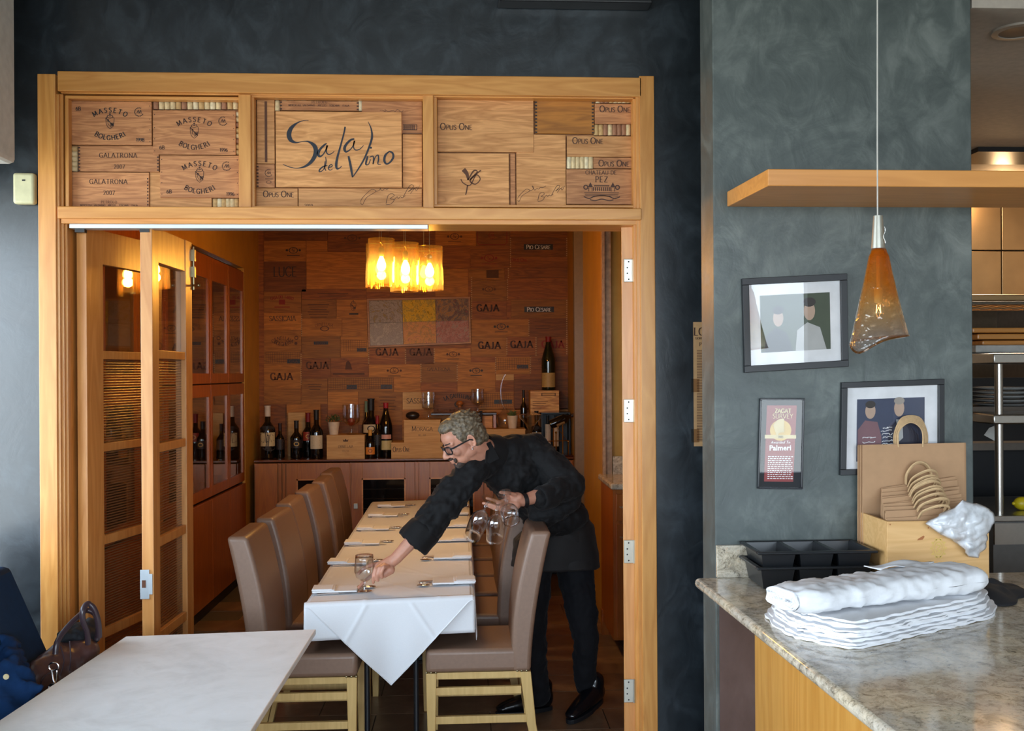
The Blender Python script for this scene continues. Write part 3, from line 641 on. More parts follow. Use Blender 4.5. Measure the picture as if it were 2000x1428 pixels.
# panel 3
board((854,194,1043,298), CRATE, opus(891, 254, 12.5, 69), INKB, .003)
def f(mb, put): comb(mb, put, 1047, 197, 260); comb(mb, put, 1158, 197, 262)
board((1045,196,1161,262), WALLC, f, INK)
board((1161,202,1240,243), CRATER, opus(1201, 219, 12, 66)); board((1107,265,1240,307), CRATE, opus(1148, 281, 12, 66)); board((1159,307,1240,329), CRATER, opus(1199, 325, 12, 66))
def f(mb, put): 
    for pts in (((905,331,9),(912,340,7),(914,352,3)),((914,352,2),(925,334,3),(932,336,2),(918,352,3),(928,360,2),(938,350,2),(930,342,2),(918,362,2),(905,358,2),(900,350,2)),((918,352,2),(936,335,2.4),(940,334,2)),((913,362,2.5),(911,374,2.5),(909,381,2))): curve_ink(mb, put, pts)
board((854,299,995,405), CRATE, f, INKF); board((996,299,1007,405), CRATER, None, INKB, -.006)
def f(mb, put): sig(mb, put, 1010, 362, .8)
board((1008,262,1106,405), CRATE, f)
def f(mb, put):
    T(mb, put, 'CHATEAU DE', 1174, 341, 7.5, wt=13, track=10); T(mb, put, 'PEZ', 1175, 356, 11, wt=14, track=14)
    rect(mb, put, 1160, 362, 1190, 364)
    for i in range(9): rect(mb, put, 1158+i*4, 366, 1160+i*4, 373)
    for cx_ in (1153, 1197):
        poly(mb, put, [(cx_-5, 366), (cx_, 356), (cx_+5, 366)]); rect(mb, put, cx_-4, 367, cx_-2.6, 374); rect(mb, put, cx_+2.6, 367, cx_+4, 374); disc(mb, put, cx_+(-9 if cx_ < 1170 else 9), 366, 5, r0=.55)
    for k in range(3): rect(mb, put, 1141+k, 376+k*3, 1209-k, 377.2+k*3)
    curve_ink(mb, put, [(1140,384,2),(1150,388,2),(1160,384,2),(1175,382,2),(1190,384,2),(1200,388,2),(1211,384,2)]); curve_ink(mb, put, [(1152,390,2),(1162,392,2),(1175,389,2),(1190,392,2),(1198,390,2)])
board((1106,330,1240,400), CRATER, f)
# corks
cork_me = []
for k, m in enumerate(CORKS):
    b = MB(); b.lathe([(.0095,-.0225),(.0115,-.0205),(.0118,0),(.0115,.0205),(.0095,.0225)], 10); me = bpy.data.meshes.new('cork'); me.from_pydata([tuple(v) for v in b.v], [], b.f); me.shade_smooth(); me.materials.append(m); cork_me.append(me)
def corks(x0, y0, x1, y1, n, vert=True, wts=(4,4,3,1)):
    for i in range(n):
        t = (i+.5)/n; px_, py_ = (x0+(x1-x0)*t, (y0+y1)/2) if vert else ((x0+x1)/2, y0+(y1-y0)*t)
        o = link('cork', rnd.choices(cork_me, wts)[0], None, TR); o.location = PY(px_, py_, YPn+.012) - Vector(TR.location)
        s = ((y1-y0) if vert else (x1-x0)); S = YPn/2000; l = s*S/.045
        o.scale = (1, 1, max(.35, l)); o.rotation_euler = (rnd.uniform(-.03,.03), 0 if vert else R(90), rnd.uniform(0, 6)) if vert else (0, R(90)+rnd.uniform(-.03,.03), 0)
corks(142,188,297,201,14); corks(299,195,466,214,15,True,(4,4,3,3)); corks(461,218,469,303,8,False); corks(134,286,152,335,5,False,(4,4,1,0)); corks(417,389,467,405,6)
corks(537,197,547,217,1); corks(550,190,700,197,12); corks(701,197,706,217,1); corks(1163,190,1240,202,9); corks(1160,244,1240,265,9,True,(2,2,3,5)); corks(1107,307,1158,330,6,True,(3,2,6,1))

# ================================================================== CRATE PANELS ON THE BACK WALL
def wb(rc, m=WALLC, fn=None, ink=INKF, pr=0): return board(rc, m, fn, ink, pr, WB, YB, .014)
def gaja(cx, base, w_): return lambda mb, put: T(mb, put, 'GAJA', cx, base, 13, maxw=w_, wt=22, track=16)
def lines(cx, y0, n, w_, dy=5): return lambda mb, put: [rect(mb, put, cx-w_/2*(1-.12*(i % 3)), y0+i*dy, cx+w_/2*(1-.12*(i % 3)), y0+i*dy+1.3) for i in range(n)]
def emb(cx, cy, s): 
    def f(mb, put): disc(mb, put, cx, cy, s, s*.7, r0=.82); crest(mb, flip(put), cx, -cy, s*.9); rect(mb, put, cx-s*1.4, cy+s*1.1, cx+s*1.4, cy+s*1.1+1.3); disc(mb, put, cx-s*1.4, cy, 2.5, n=6); disc(mb, put, cx+s*1.4, cy, 2.5, n=6)
    return f
def gridp(x0, y0, x1, y1):
    def f(mb, put):
        x = x0
        while x < x1: rect(mb, put, x, y0, x+.5, y1); x += 4.4
        y = y0
        while y < y1: rect(mb, put, x0, y, x1, y+.5); y += 4.4
    return f
def label(o, put, rc, s, fg=WHITEI, h=8, bgm=DARKLAB):
    print_on(o, bgm, lambda mb: rect(mb, lambda a, b: put(a, b)+Vector((0,-.0006,0)), *rc), 'label')
    print_on(o, fg, lambda mb: T(mb, lambda a, b: put(a, b)+Vector((0,-.0014,0)), s, (rc[0]+rc[2])/2, (rc[1]+rc[3])/2+h/2, h, maxw=(rc[2]-rc[0])*.84, small=.82, wt=15), 'label_text')
def joints(mb, put, x, y0, y1):
    y = y0+1
    while y < y1-1: rect(mb, put, x-1.2, y, x+1.2, y+2); y += 4.2
JO = plain('joint_tip', srgb(190,150,100), .7)
def t1(s, cx, base, h, w_, **k): return lambda mb, put: T(mb, put, s, cx, base, h, maxw=w_, **k)
wb((515,432,640,470), WALLR); wb((515,470,598,511), WALLC, emb(573,489,9), INK); wb((515,511,598,570), WALLR, t1('LUCE',557,540,19,46), INK)
wb((640,432,760,492), WALLR, emb(688,465,10), INKF); wb((598,470,640,492), WALLC); wb((598,492,715,565), WALLC)
def f(mb, put): T(mb, put, 'CASA DEL FARRO', 551, 583, 6, arc=(70,1), wt=15, maxw=44); rect(mb, put, 545, 585, 557, 595); rect(mb, put, 536, 599, 566, 601)
wb((515,570,589,611), WALLC, f, INKR); wb((515,611,589,645), WALLC, t1('SASSICAIA',552,627,10,52), INK)
def f(mb, put): T(mb, put, 'ORNELLAIA', 552, 664, 7, arc=(28,1), wt=14, maxw=40); T(mb, put, 'BOLGHERI', 552, 676, 7, arc=(28,-1), wt=14, maxw=36); disc(mb, put, 579, 660, 4, r0=.6); disc(mb, put, 578, 671, 3)
wb((515,645,589,686), WALLC, f, INKF)
o, put = wb((515,686,588,711), WALLC, gridp(519,688,586,709), INKF); label(o, put, (561,702,586,710), 'GAJA', INKF, 6)
wb((515,711,588,760), WALLC, gaja(550,742,48), INKF)
wb((589,565,716,585), WALLR, lines(650,573,2,60), INKF); wb((589,585,657,622), WALLC, lines(622,594,6,42), INKF); wb((657,585,718,622), WALLC, lambda mb, put: (crest(mb, flip(put), 690, -599, 16), rect(mb, put, 682, 612, 700, 615)), INK)
wb((589,622,668,657), WALLC, lambda mb, put: (T(mb, put, 'ORNELLAIA', 633, 636, 6, arc=(40,1), maxw=34), disc(mb, put, 634, 642, 9, 5, r0=.75)), INKF)
wb((668,622,718,657), WALLC)
o, put = wb((589,657,665,700), WALLC); label(o, put, (613,667,641,673), 'RICASOLI', INKF, 5)
o, put = wb((665,657,720,698), WALLC, gridp(667,664,716,686), INKF); label(o, put, (697,680,716,687), 'GAJA', INKF, 6)
wb((589,700,646,740), WALLR, gaja(620,720,48), INKF)
wb((646,700,720,737), WALLR, lambda mb, put: (poly(mb, put, [(674,722),(676,708),(680,704),(684,708),(688,722)]), rect(mb, put, 650, 729, 712, 732)), INKF)
wb((589,740,640,780), WALLC, lines(615,750,3,28), INKF); o, put = wb((640,737,769,765), WALLC, gridp(642,738,768,760), INKF); label(o, put, (677,752,697,760), 'GAJA', INKF, 6); label(o, put, (744,752,766,760), 'GAJA', INKF, 6)
wb((720,680,792,712), WALLR, gaja(756,694,46), INKF); wb((792,680,848,712), WALLR, gaja(822,694,46), INKF); wb((720,712,822,737), WALLC, emb(770,724,9), INKF)
wb((760,432,850,470), WALLR); wb((715,492,760,570), WALLC); wb((850,442,930,480), WALLC, emb(888,462,9), INKF); wb((930,442,996,480), WALLR, lambda mb, put: (ribbon(mb, [(932,444),(932,474),(936,478),(986,478),(990,474),(990,444)], lambda i, dx, dy: .7, put), seal(mb, flip(put), 961, -460, 7)), INKR)
wb((850,480,919,525), WALLR); wb((850,525,915,580), WALLC); wb((919,486,996,523), WALLR, emb(955,504,10), INKR); wb((760,470,850,580), WALLR)
wb((996,443,1110,464), WALLR, opus(1012,453,7,30), INKR); o, put = wb((997,464,1110,501), WALLR); label(o, put, (1023,477,1080,488), 'PIO CESARE')
wb((996,501,1110,523), WALLR, opus(1014,511,7,32), INKR); wb((986,523,1110,543), WALLR); wb((991,543,1110,585), WALLR)
wb((915,525,986,547), WALLC, lambda mb, put: (rect(mb, put, 950, 528, 974, 543), rect(mb, put, 918, 527, 980, 528)), INKF); wb((920,547,990,588), WALLC, emb(955,565,8), INKF)
wb((920,588,990,624), WALLR, gaja(953,608,46), INKB); o, put = wb((998,585,1110,622), WALLC); label(o, put, (1024,599,1082,610), 'PIO CESARE')
wb((920,624,1033,658), WALLC, emb(979,638,9), INK); wb((1033,622,1110,658), WALLR, lines(1060,636,2,30), INKF)
wb((920,658,990,697), WALLC, gaja(956,681,46), INKB); wb((991,658,1048,694), WALLR, gaja(1019,679,46), INKB); wb((1048,658,1110,694), WALLR, gaja(1080,679,44), INKR)
o, put = wb((968,697,1035,731), WALLC, gridp(969,699,1033,722), INKF); label(o, put, (1010,713,1032,720), 'GAJA', INKF, 6)
wb((1035,694,1110,740), WALLR, t1('GALATRONA',1070,706,5,52), INKB); wb((848,680,920,708), WALLC, emb(885,692,8), INKF); wb((893,708,968,747), WALLC, emb(930,724,8), INK)
wb((822,708,893,747), WALLC, t1('GALATRONA',857,724,6,58), INK); wb((968,731,1004,743), BOXW); wb((720,737,822,766), WALLR) if 0 else None
wb((769,737,822,766), WALLC); wb((822,747,893,766), WALLR); wb((893,747,968,766), WALLC)
wb((515,760,588,790), WALLC); wb((515,790,640,860), WALLR); wb((588,780,640,790), WALLR) if 0 else None
wb((640,765,700,800), WALLC); wb((700,765,786,830), WALLC, lines(757,775,5,34,6), INKF); wb((640,800,700,860), WALLR)
wb((786,766,846,800), BOXW, t1('SASSICAIA',822,788,10,56), INK)
def f(mb, put): T(mb, put, 'LA GAITELLINA', 894, 777, 8, arc=(60,1), maxw=52, wt=15); disc(mb, put, 896, 790, 9, 6, r0=.7)
wb((846,766,934,806), WALLR, f, INK); o, put = wb((934,766,1004,800), WALLC, gridp(936,768,1002,796), INKF); label(o, put, (965,781,1000,789), 'GAJA', INKF, 6)
wb((1004,740,1110,800), WALLR); wb((968,743,1004,766), WALLR); wb((786,800,1110,860), WALLC); wb((700,830,786,860), WALLR)
wb((588,780,640,790), WALLC); wb((1035,740,1110,741), WALLR) if 0 else None
# picture-rail strip
fbox(515, 438, 1110, 443, YB-.03, YB, WALLC, 'rail_strip', parent=WB, bevel=0)
# pale finger joints between panels: one stuff-like part each column
mb = MB(); putw = lambda px_, py_: PY(px_, py_, YB-.0018)
for x, a, b in ((588,690,755),(589,612,660),(720,682,712),(792,682,712),(848,680,708),(921,540,625),(990,660,694),(997,464,523),(993,523,545),(991,545,585),(1107,464,500),(1107,585,622),(1107,622,694),(1033,624,658),(968,697,731),(1036,697,731),(822,710,747),(893,712,747),(1047,658,694)): joints(mb, putw, x, a, b)
o = obj('finger_joints', mb, JO, WB, world=True); o['kind'] = 'stuff'

# ================================================================== KITCHEN seen right of the pier
KX0 = px1-1.0
mb = MB(); mb.box((KX0, 8.3, 0), (4.4, 8.4, CH)); KB = struct('wall_kitchen', mb, plain('kitchen_tile_wall', srgb(128,112,92), .4), 'rear wall of the kitchen')
# sloping steel hood wall panels
for k, (z0, z1) in enumerate(((2.30, 2.66), (2.67, 3.13))):
    for j in range(4):
        mb = MB(); mb.box((2.0+j*.62, 7.2, z0), (2.61+j*.62, 7.22, z1)); obj('steel_panel', mb, STEELW, KB, bevel=.003)
mb = MB(); mb.box((px1+.005, YP, 3.14), (4.39, 8.29, 3.24)); mb.box((px1+.005, YP, 3.2401), (4.39, YP+.1, CH-.001)); struct('ceiling_3', mb, CEILP, 'lower white ceiling of the kitchen')
mb = MB(); mb.box((XR+1.08, YW+.14, 0), (XR+1.2, 8.3, 3.1)); struct('wall_kitchen_left', mb, CEILP, 'left wall of the kitchen')
# ================================================================== FOLDING DOOR LEAVES (door_1 left pair, door_2 right)
ZT = 2.440
def leaf(parent, p0, p1, thick, stile0, stile1, m, lower_reed=True, name='door_leaf'):
    """p0,p1: hinge/far points on the floor plan; leaf stands between them"""
    p0 = Vector((p0[0], p0[1], 0)); p1 = Vector((p1[0], p1[1], 0)); d = p1-p0; L = d.length; a = math.atan2(d.y, d.x)
    M = Matrix.Translation(p0) @ Matrix.Rotation(a, 4, 'Z')
    mb = MB(); h = thick/2; z0 = .012
    mb.box((0, -h, z0), (stile0, h, ZT), M); mb.box((L-stile1, -h, z0), (L, h, ZT), M)
    rails = [(ZT-.15, ZT), (1.872, 1.908), (1.463, 1.50), (1.052, 1.092), (.640, .682), (z0, .30)]
    for a0, a1 in rails: mb.box((stile0, -h*.86, a0), (L-stile1, h*.86, a1), M)
    lf = obj(name, mb, m, parent, world=True, bevel=.002)
    for k in range(5):
        zt = rails[k][0]; zb = rails[k+1][1]; g = MB(); g.box((stile0, -.002, zb), (L-stile1, .002, zt), M)
        obj('pane', g, PANEG if k == 0 else REED, lf, world=True)
    return lf, M, L
D1 = thing('door_1', 'pair of folded glazed timber door leaves at the left', 'door', (-1.55, 4.5, 0), kind='structure')
xh = PY(160, 700, 4.50).x
leaf(D1, (xh, 4.50), (xh+.13, 5.14), .045, .13, .09, LEAFZ)
xn = PY(286, 700, 4.47).x
lf2, M2, L2 = leaf(D1, (xn+.004, 4.46), (xn+.020, 5.03), .050, .085, .10, LEAFZ)
# strike plate on the near edge
mb = MB(); a = PY(274, 1113, 4.457); b = PY(292, 1170, 4.457); mb.box((a.x, 4.4535, b.z), (b.x, 4.4600, a.z)); a2 = PY(292,1121,4.457); b2 = PY(298,1161,4.457); mb.box((a2.x-.002, 4.4535, b2.z), (b2.x, 4.4600, a2.z))
sp_ = obj('strike_plate', mb, ALU, lf2, world=True, bevel=.001); sp_['label'] = 'pale metal strike plate'
mb = MB(); c = PY(281, 1141, 4.453); mb.box((c.x-.008, 4.4520, c.z-.016), (c.x+.008, 4.4535, c.z+.016)); obj('latch_hole', mb, plain('latch_hole', srgb(90,50,30), .8), sp_, world=True)
# long bolt at the top of the far stile
mb = MB(); xb = xn+.052; yb_ = 5.03
zt = PY(361, 482, yb_).z; zb = PY(361, 566, yb_).z; mb.tube([(xb, yb_, zt), (xb, yb_, zb)], .006); mb.box((xb-.009, yb_-.012, zt-.07), (xb+.009, yb_+.012, zt-.015)); mb.box((xb-.009, yb_-.012, zb+.06), (xb+.009, yb_+.012, zb+.11)); mb.tube([(xb, yb_-.01, zb+.02), (xb+.025, yb_-.02, zb+.02)], .005); mb.ell((xb+.03, yb_-.022, zb+.02), .009)
obj('bolt', mb, BRASS, D1, world=True, smooth=True)['label'] = 'aged brass bolt'
for px_ in (158, 284):                                                    # roller hangers under the track
    c = PY(px_, 449, 4.47); mb = MB(); mb.box((c.x-.02, 4.455, c.z-.012), (c.x+.02, 4.485, c.z+.012)); obj('roller_hanger', mb, BLACKM, D1, world=True)
D2 = thing('door_2', 'right timber door leaf folded open, seen edge on', 'door', (1.0, 4.5, 0), kind='structure')
a = PY(1215, 700, 4.47); b = PY(1237, 700, 4.47); t_ = b.x-a.x; cx_ = (a.x+b.x)/2
mb = MB(); ang = R(78); M = Matrix.Translation((cx_, 4.47, 0)) @ Matrix.Rotation(ang, 4, 'Z')
mb.box((0, -t_/2, .012), (.085, t_/2, ZT), M); mb.box((.5, -t_/2, .012), (.6, t_/2, ZT), M)
rl = [(ZT-.15, ZT), (1.872, 1.908), (1.463, 1.50), (1.052, 1.092), (.640, .682), (.012, .30)]
for a0, a1 in rl: mb.box((.085, -t_/2.3, a0), (.5, t_/2.3, a1), M)
dl = obj('door_leaf', mb, LEAFZ, D2, world=True, bevel=.002)
for k in range(5): g = MB(); g.box((.085, -.002, rl[k+1][1]), (.5, .002, rl[k][0]), M); obj('pane', g, PANEG, dl, world=True)
for (y0, y1) in ((506, 551), (780, 825), (1055, 1100), (1327, 1372)):
    a = PY(1218.5, y0, 4.462); b = PY(1237, y1, 4.462); mb = MB(); mb.box((a.x, 4.459, b.z), (b.x, 4.468, a.z)); h_ = obj('hinge', mb, NICKEL, D2, world=True, bevel=.002)
    mb = MB(); mb.tube([(b.x+.003, 4.458, b.z), (b.x+.003, 4.458, a.z)], .0045); obj('pin', mb, NICKEL, h_, world=True, smooth=True)
    mb = MB(); dz = (a.z-b.z)
    for u, v_ in ((.5,.12),(.35,.38),(.35,.62),(.5,.88)): mb.ell((a.x+(b.x-a.x)*u, 4.459, b.z+dz*v_), (.0035,.0012,.0035), None, 8, 6)
    obj('screw', mb, BLACKM, h_, world=True)['kind'] = 'stuff'

# ================================================================== LEFT WALL CABINETS
ZC0 = .86
def ypx(px): return PX(px, 700, XL).y
def zat(px, py): return PX(px, py, XL).z
CB = thing('display_cabinet', 'tall built-in wooden cabinet with glass doors along the left wall', 'cabinet', (XL, 7, 0))
y_end = 8.98; yn0 = 5.15
mb = MB(); mb.box((XL-.36, yn0, .10), (XL-.34, y_end, 2.70)); mb.box((XL-.36, yn0, 2.66), (XL-.02, y_end, 2.70)); mb.box((XL-.36, y_end-.02, .1), (XL-.02, y_end, 2.66)); mb.box((XL-.36, yn0, ZC0-.02), (XL-.02, y_end, ZC0)); mb.box((XL-.34, yn0, 1.71), (XL-.03, y_end, 1.735)); mb.box((XL-.36, yn0, .1), (XL-.02, yn0+.02, 2.66))
mb.box((XL-.34, yn0, 2.12), (XL-.05, y_end, 2.135)); mb.box((XL-.34, yn0, 1.27), (XL-.05, y_end, 1.285)) if 0 else None
obj('carcass', mb, wood('cabinet_inside', srgb(70,40,20), srgb(96,58,30), 'Z', .7, .5, 0, .05), CB, world=True)
mb = MB(); mb.box((XL-.30, yn0, 0), (XL-.04, y_end, .10)); obj('toe_kick', mb, BLACKM, CB, world=True)
dw = .572; edges = [y_end - i*dw for i in range(8) if y_end-i*dw > yn0-.1]
for i in range(len(edges)-1):
    b1, b0 = edges[i]-.003, edges[i+1]+.003
    for (z0, z1, nm) in ((1.735, 2.685, 'glass_door'), (.885, 1.725, 'glass_door')):
        mb = MB(); s_ = .075
        mb.box((XL-.022, b0, z0), (XL, b0+.052, z1)); mb.box((XL-.022, b1-.052, z0), (XL, b1, z1)); 
        top = .17 if z1 > 2 else .09
        mb.box((XL-.022, b0+.052, z1-top), (XL, b1-.052, z1)); mb.box((XL-.022, b0+.052, z0), (XL, b1-.052, z0+.075))
        d = obj(nm, mb, CHERRY, CB, world=True, bevel=.0015)
        g = MB(); g.box((XL-.014, b0+.05, z0+.07), (XL-.010, b1-.05, z1-top+.005)); obj('pane', g, PANEG, d, world=True)
    mb = MB(); mb.box((XL-.018, b0, .11), (XL+.008, b1, .865)); obj('lower_door', mb, CHERRY, CB, world=True, bevel=.002)

# ================================================================== BOTTLES
def bottle_parts(h, r, neck=.30, shoulder=.16, champagne=False):
    nr = r*.36; s0 = h*(1-neck-shoulder)
    pr = [(r*.6, 0), (r*.96, .003), (r, .012), (r, s0)]
    if champagne: pr += [(r*.97, s0+h*.05), (r*.82, s0+h*.13), (r*.6, s0+h*.22), (nr*1.1, s0+h*.32), (nr, h*.985)]
    else: pr += [(r*.96, s0+h*.03), (r*.8, s0+h*.07), (r*.55, s0+h*.12), (nr*1.05, s0+shoulder*h), (nr, h*.985)]
    pr += [(nr*.9, h)]
    return pr, nr, s0
LABM = {}
def labmat(c):
    k = tuple(c)
    if k not in LABM: LABM[k] = plain('bottle_label_%d' % len(LABM), srgb(*c), .55, .05)
    return LABM[k]
def bottle(loc, h, r, text_label, labc=None, capc=(20,20,22), champagne=False, lab=(.22,.52), labw=1.0, glass=None, art=None, group=None, tilt=None, second=None):
    o = thing('wine_bottle', text_label, 'bottle', loc, 0, group)
    if tilt is not None: o.rotation_euler = tilt
    pr, nr, s0 = bottle_parts(h, r, champagne=champagne)
    b = MB(); b.lathe(pr, 24); obj('glass_body', b, glass or BOTTLE, o, smooth=True)
    c = MB(); c.lathe([(nr*1.07, h*.80), (nr*1.07, h*.985), (nr*1.2, h*.986), (nr*1.2, h*1.004), (.0001, h*1.006)], 18); obj('capsule', c, labmat(capc), o, smooth=True)
    face = math.atan2(-loc[1], -loc[0]) if tilt is None else -math.pi/2
    def wrap(z0, z1, half, rr, n=14):
        m_ = MB()
        vs_ = []
        for i in range(n+1):
            a = face-half+2*half*i/n
            for z in (z0, z1): vs_.append((rr*math.cos(a), rr*math.sin(a), z))
        m_.add(vs_, [(2*i, 2*i+2, 2*i+3, 2*i+1) for i in range(n)]); return m_
    def put(u, v, rr=r*1.022): a = face+u/r; return Vector((rr*math.cos(a), rr*math.sin(a), v))
    if labc is not None:
        half = 1.15*labw
        lb = obj('label', wrap(h*lab[0], h*lab[1], half, r*1.012), labmat(labc), o, smooth=True)
        zc = h*(lab[0]+lab[1])/2; lh = h*(lab[1]-lab[0])
        pm = MB()
        if art == 'face':
            curve_ink(pm, put, smooth([(-r*.8,zc+lh*.2,r*.05),(-r*.4,zc+lh*.38,r*.08),(0,zc+lh*.1,r*.14),(-r*.1,zc-lh*.2,r*.05)],2)); curve_ink(pm, put, [(r*.05,zc+lh*.3,r*.1),(r*.3,zc+lh*.4,r*.12),(r*.5,zc+lh*.1,r*.1),(r*.2,zc,r*.06)]); curve_ink(pm, put, [(-r*.6,zc-lh*.2,r*.05),(-r*.2,zc-lh*.1,r*.12),(r*.2,zc-lh*.25,r*.14),(r*.6,zc-lh*.15,r*.05)])
        elif art == 'seal': disc(pm, put, 0, zc, r*.45, r*.35, r0=.7)
        else:
            for q in range(4): rect(pm, put, -r*(.62-.1*(q % 2)), zc+lh*(.28-.18*q), r*(.62-.1*(q % 2)), zc+lh*(.28-.18*q)+lh*.05)
        pr_ = obj('print', pm, INK if sum(labc) > 250 else GOLDI, lb)
    if second: obj('neck_label', wrap(h*second[1], h*second[2], 1.0*labw, r*(1.015 if second[2] < .6 else .80)), labmat(second[0]), o, smooth=True)
    return o
# bottles inside the left cabinet
for i, (y_, z_, h_, r_, lc, cc, lt) in enumerate(((8.72,.885,.36,.047,(196,180,140),(210,200,180),'dark bottle with a cream label behind the farthest lower glass door of the left cabinet'),
    (8.2,.885,.33,.042,(60,40,40),(20,20,20),'slim dark bottle behind the second farthest lower glass door of the left cabinet'),
    (7.62,.885,.35,.045,(170,60,40),(30,20,20),'bottle with a rust red label behind the third lower glass door of the left cabinet'),
    (7.45,.885,.34,.043,(190,176,140),(120,20,30),'bottle with pale label and red capsule in the left cabinet beside the rust red one'),
    (6.9,.885,.34,.043,(200,190,160),(20,20,20),'bottle with a pale label in the nearest lower bay of the left cabinet'),
    (8.3,2.136,.32,.04,(180,150,100),(120,20,30),'bottle with a tan label on the upper shelf of the left cabinet'))):
    bottle((XL-.17, y_, z_), h_, r_, lt, lc, cc)

# ================================================================== BACK COUNTER
YC = 9.08; ZCN = 1.0
def zof(py, Y=YC, px=800): return PY(px, py, Y).z
ZCN = (PY(500, 907, YC).z + PY(1120, 884, YC).z)/2
KC = thing('wine_counter', 'long built-in wooden counter with wine cooler doors along the back wall', 'cabinet', (-.5, YC, 0))
xa = PY(497, 950, YC).x; xb = XR-.002
mb = MB(); mb.box((xa, YC, .08), (xb, YB-.02, ZCN-.03)); obj('carcass', mb, MAPLE, KC, world=True)
mb = MB(); mb.box((xa, YC+.06, 0), (xb, YB-.02, .08)); obj('toe_kick', mb, BLACKM, KC, world=True)
mb = MB(); mb.box((xa-.0, YC-.025, ZCN-.018), (xb, YB-.01, ZCN)); obj('worktop', mb, wood('worktop_wood', srgb(96,52,24), srgb(130,76,36), 'X', .6, .14, .6, .05), KC, world=True, bevel=.003)
def cdoor(x0, x1, glass=None, nm='panel_door'):
    A = PY(x0+.8, 950, YC-.012).x; B = PY(x1-.8, 950, YC-.012).x; z1 = ZCN-.03; z0 = .10
    mb = MB()
    if glass:
        g0 = PY(glass[0], 950, YC-.012).x; g1 = PY(glass[1], 950, YC-.012).x; gz = ZCN-.175; gz0 = .25
        mb.box((A, YC-.022, z0), (g0, YC-.001, z1)); mb.box((g1, YC-.022, z0), (B, YC-.001, z1)); mb.box((g0, YC-.022, gz), (g1, YC-.001, z1)); mb.box((g0, YC-.022, z0), (g1, YC-.001, gz0))
    else: mb.box((A, YC-.022, z0), (B, YC-.001, z1))
    d = obj(nm, mb, MAPLE, KC, world=True, bevel=.0015)
    if glass:
        gb = MB(); gb.box((g0, YC-.010, gz0), (g1, YC-.006, gz)); obj('dark_pane', gb, plain('cooler_glass', srgb(12,14,16), .08, .02), d, world=True)
        bb = MB()
        for t in (0, 1): bb.box((g0-.006+t*(g1-g0), YC-.027, gz0), (g0+.006+t*(g1-g0), YC-.021, gz+.006))
        bb.box((g0-.006, YC-.027, gz-.006), (g1+.006, YC-.021, gz+.006)); obj('bead', bb, HONEY, d, world=True)
        rb = MB()
        for q in range(7): zz = gz-.09-q*.085; rb.tube([(g0+.01, YC-.013, zz), (g1-.01, YC-.013, zz)], .0022, 5)
        obj('wire_rack', rb, STEEL, d, world=True)['kind'] = 'stuff'
        hb = MB(); hb.box((A+.02, YC-.04, .62), (A+.055, YC-.02, .665)); obj('latch', hb, NICKEL, d, world=True, bevel=.002)
cdoor(498, 543); cdoor(543.5, 551, None, 'filler_strip'); cdoor(551.5, 558, None, 'filler_strip'); cdoor(559, 685, (581, 665), 'cooler_door'); cdoor(686, 811, (708, 791), 'cooler_door')
cdoor(811.5, 818, None, 'filler_strip'); cdoor(819, 945, (840, 925), 'cooler_door'); cdoor(946, 1072, (968, 1050), 'cooler_door'); cdoor(1073, 1080, None, 'filler_strip'); cdoor(1081, 1113); cdoor(1114, 1120, None, 'filler_strip')
YO = 9.30
def onc(px, Y=YO): p = PY(px, 890, Y); return (p.x, Y, ZCN)
def sz(pxs, Y=YO): return pxs*Y/2000
def bt(px, ytop, ybase, hw, lab_, Y=YO, z=None, **k):
    # base stays on its support; the height comes from the photo
    x = PY(px, 860, Y).x; z0 = ZCN if z is None else z; ztop = PY(px, ytop, Y).z
    return bottle((x, Y, z0), ztop-z0, sz(hw, Y), lab_, **k)
bt(523, 793, 905, 14.5, 'very large dark bottle with white capsule and cream cartoon label, leftmost on the counter', 9.24, labc=(214,196,150), capc=(214,205,190), lab=(.24,.5), art='face')
bt(547, 827, 901, 9, 'small dark bottle with a black label beside the very large bottle on the counter', 9.28, labc=(34,22,24), capc=(40,16,18), lab=(.25,.55))
bt(579, 822, 903, 11.5, 'squat all-black bottle with a small gold crest on the counter, third from the left', 9.24, labc=(36,26,26), capc=(24,20,22), lab=(.28,.5), art='seal')
bt(602, 807, 900, 11.5, 'dark bottle with a red capsule and round red label on the counter', 9.34, labc=(150,52,30), capc=(120,20,26), lab=(.38,.58), labw=.8, art='seal')
bt(618, 801, 898, 13, 'large dark bottle with black capsule and square cream label left of the pale crate', 9.22, labc=(206,192,160), capc=(14,14,16), lab=(.20,.48), labw=.9)
bt(716, 784, 890, 9, 'tall bottle with a pale green capsule, behind the group right of the pale crate', 9.46, capc=(120,140,110))
bt(725, 779, 888, 17, 'very large dark bottle with a cream diamond label right of the pale crate', 9.34, labc=(206,182,140), capc=(12,12,14), lab=(.42,.56), labw=.9, art='seal')
bt(723, 840, 892, 9.5, 'small bottle with a round orange label in front of the very large dark bottle', 9.16, labc=(214,132,50), capc=(206,150,60), lab=(.14,.4), art='seal')
bt(737, 812, 890, 8.5, 'slim dark bottle with a red capsule between the large bottles', 9.22, labc=(20,20,24), capc=(140,24,28), lab=(.3,.55))
bt(754, 787, 888, 12.5, 'large sparkling wine bottle with red foil and cream label right of the slim one', 9.26, labc=(196,178,120), capc=(160,24,34), lab=(.14,.31), champagne=True, labw=.9, second=((206,150,130), .34, .42))
bt(1023, 762, 840, 6.5, 'very slim dark bottle beside the spiky plant', 9.42, z=PY(1023,838,9.42).z, capc=(20,20,24))
bt(940, 803, 870, 6, 'slim dark bottle behind the head of the waiter', 9.25, capc=(16,16,20), labc=(24,24,30))
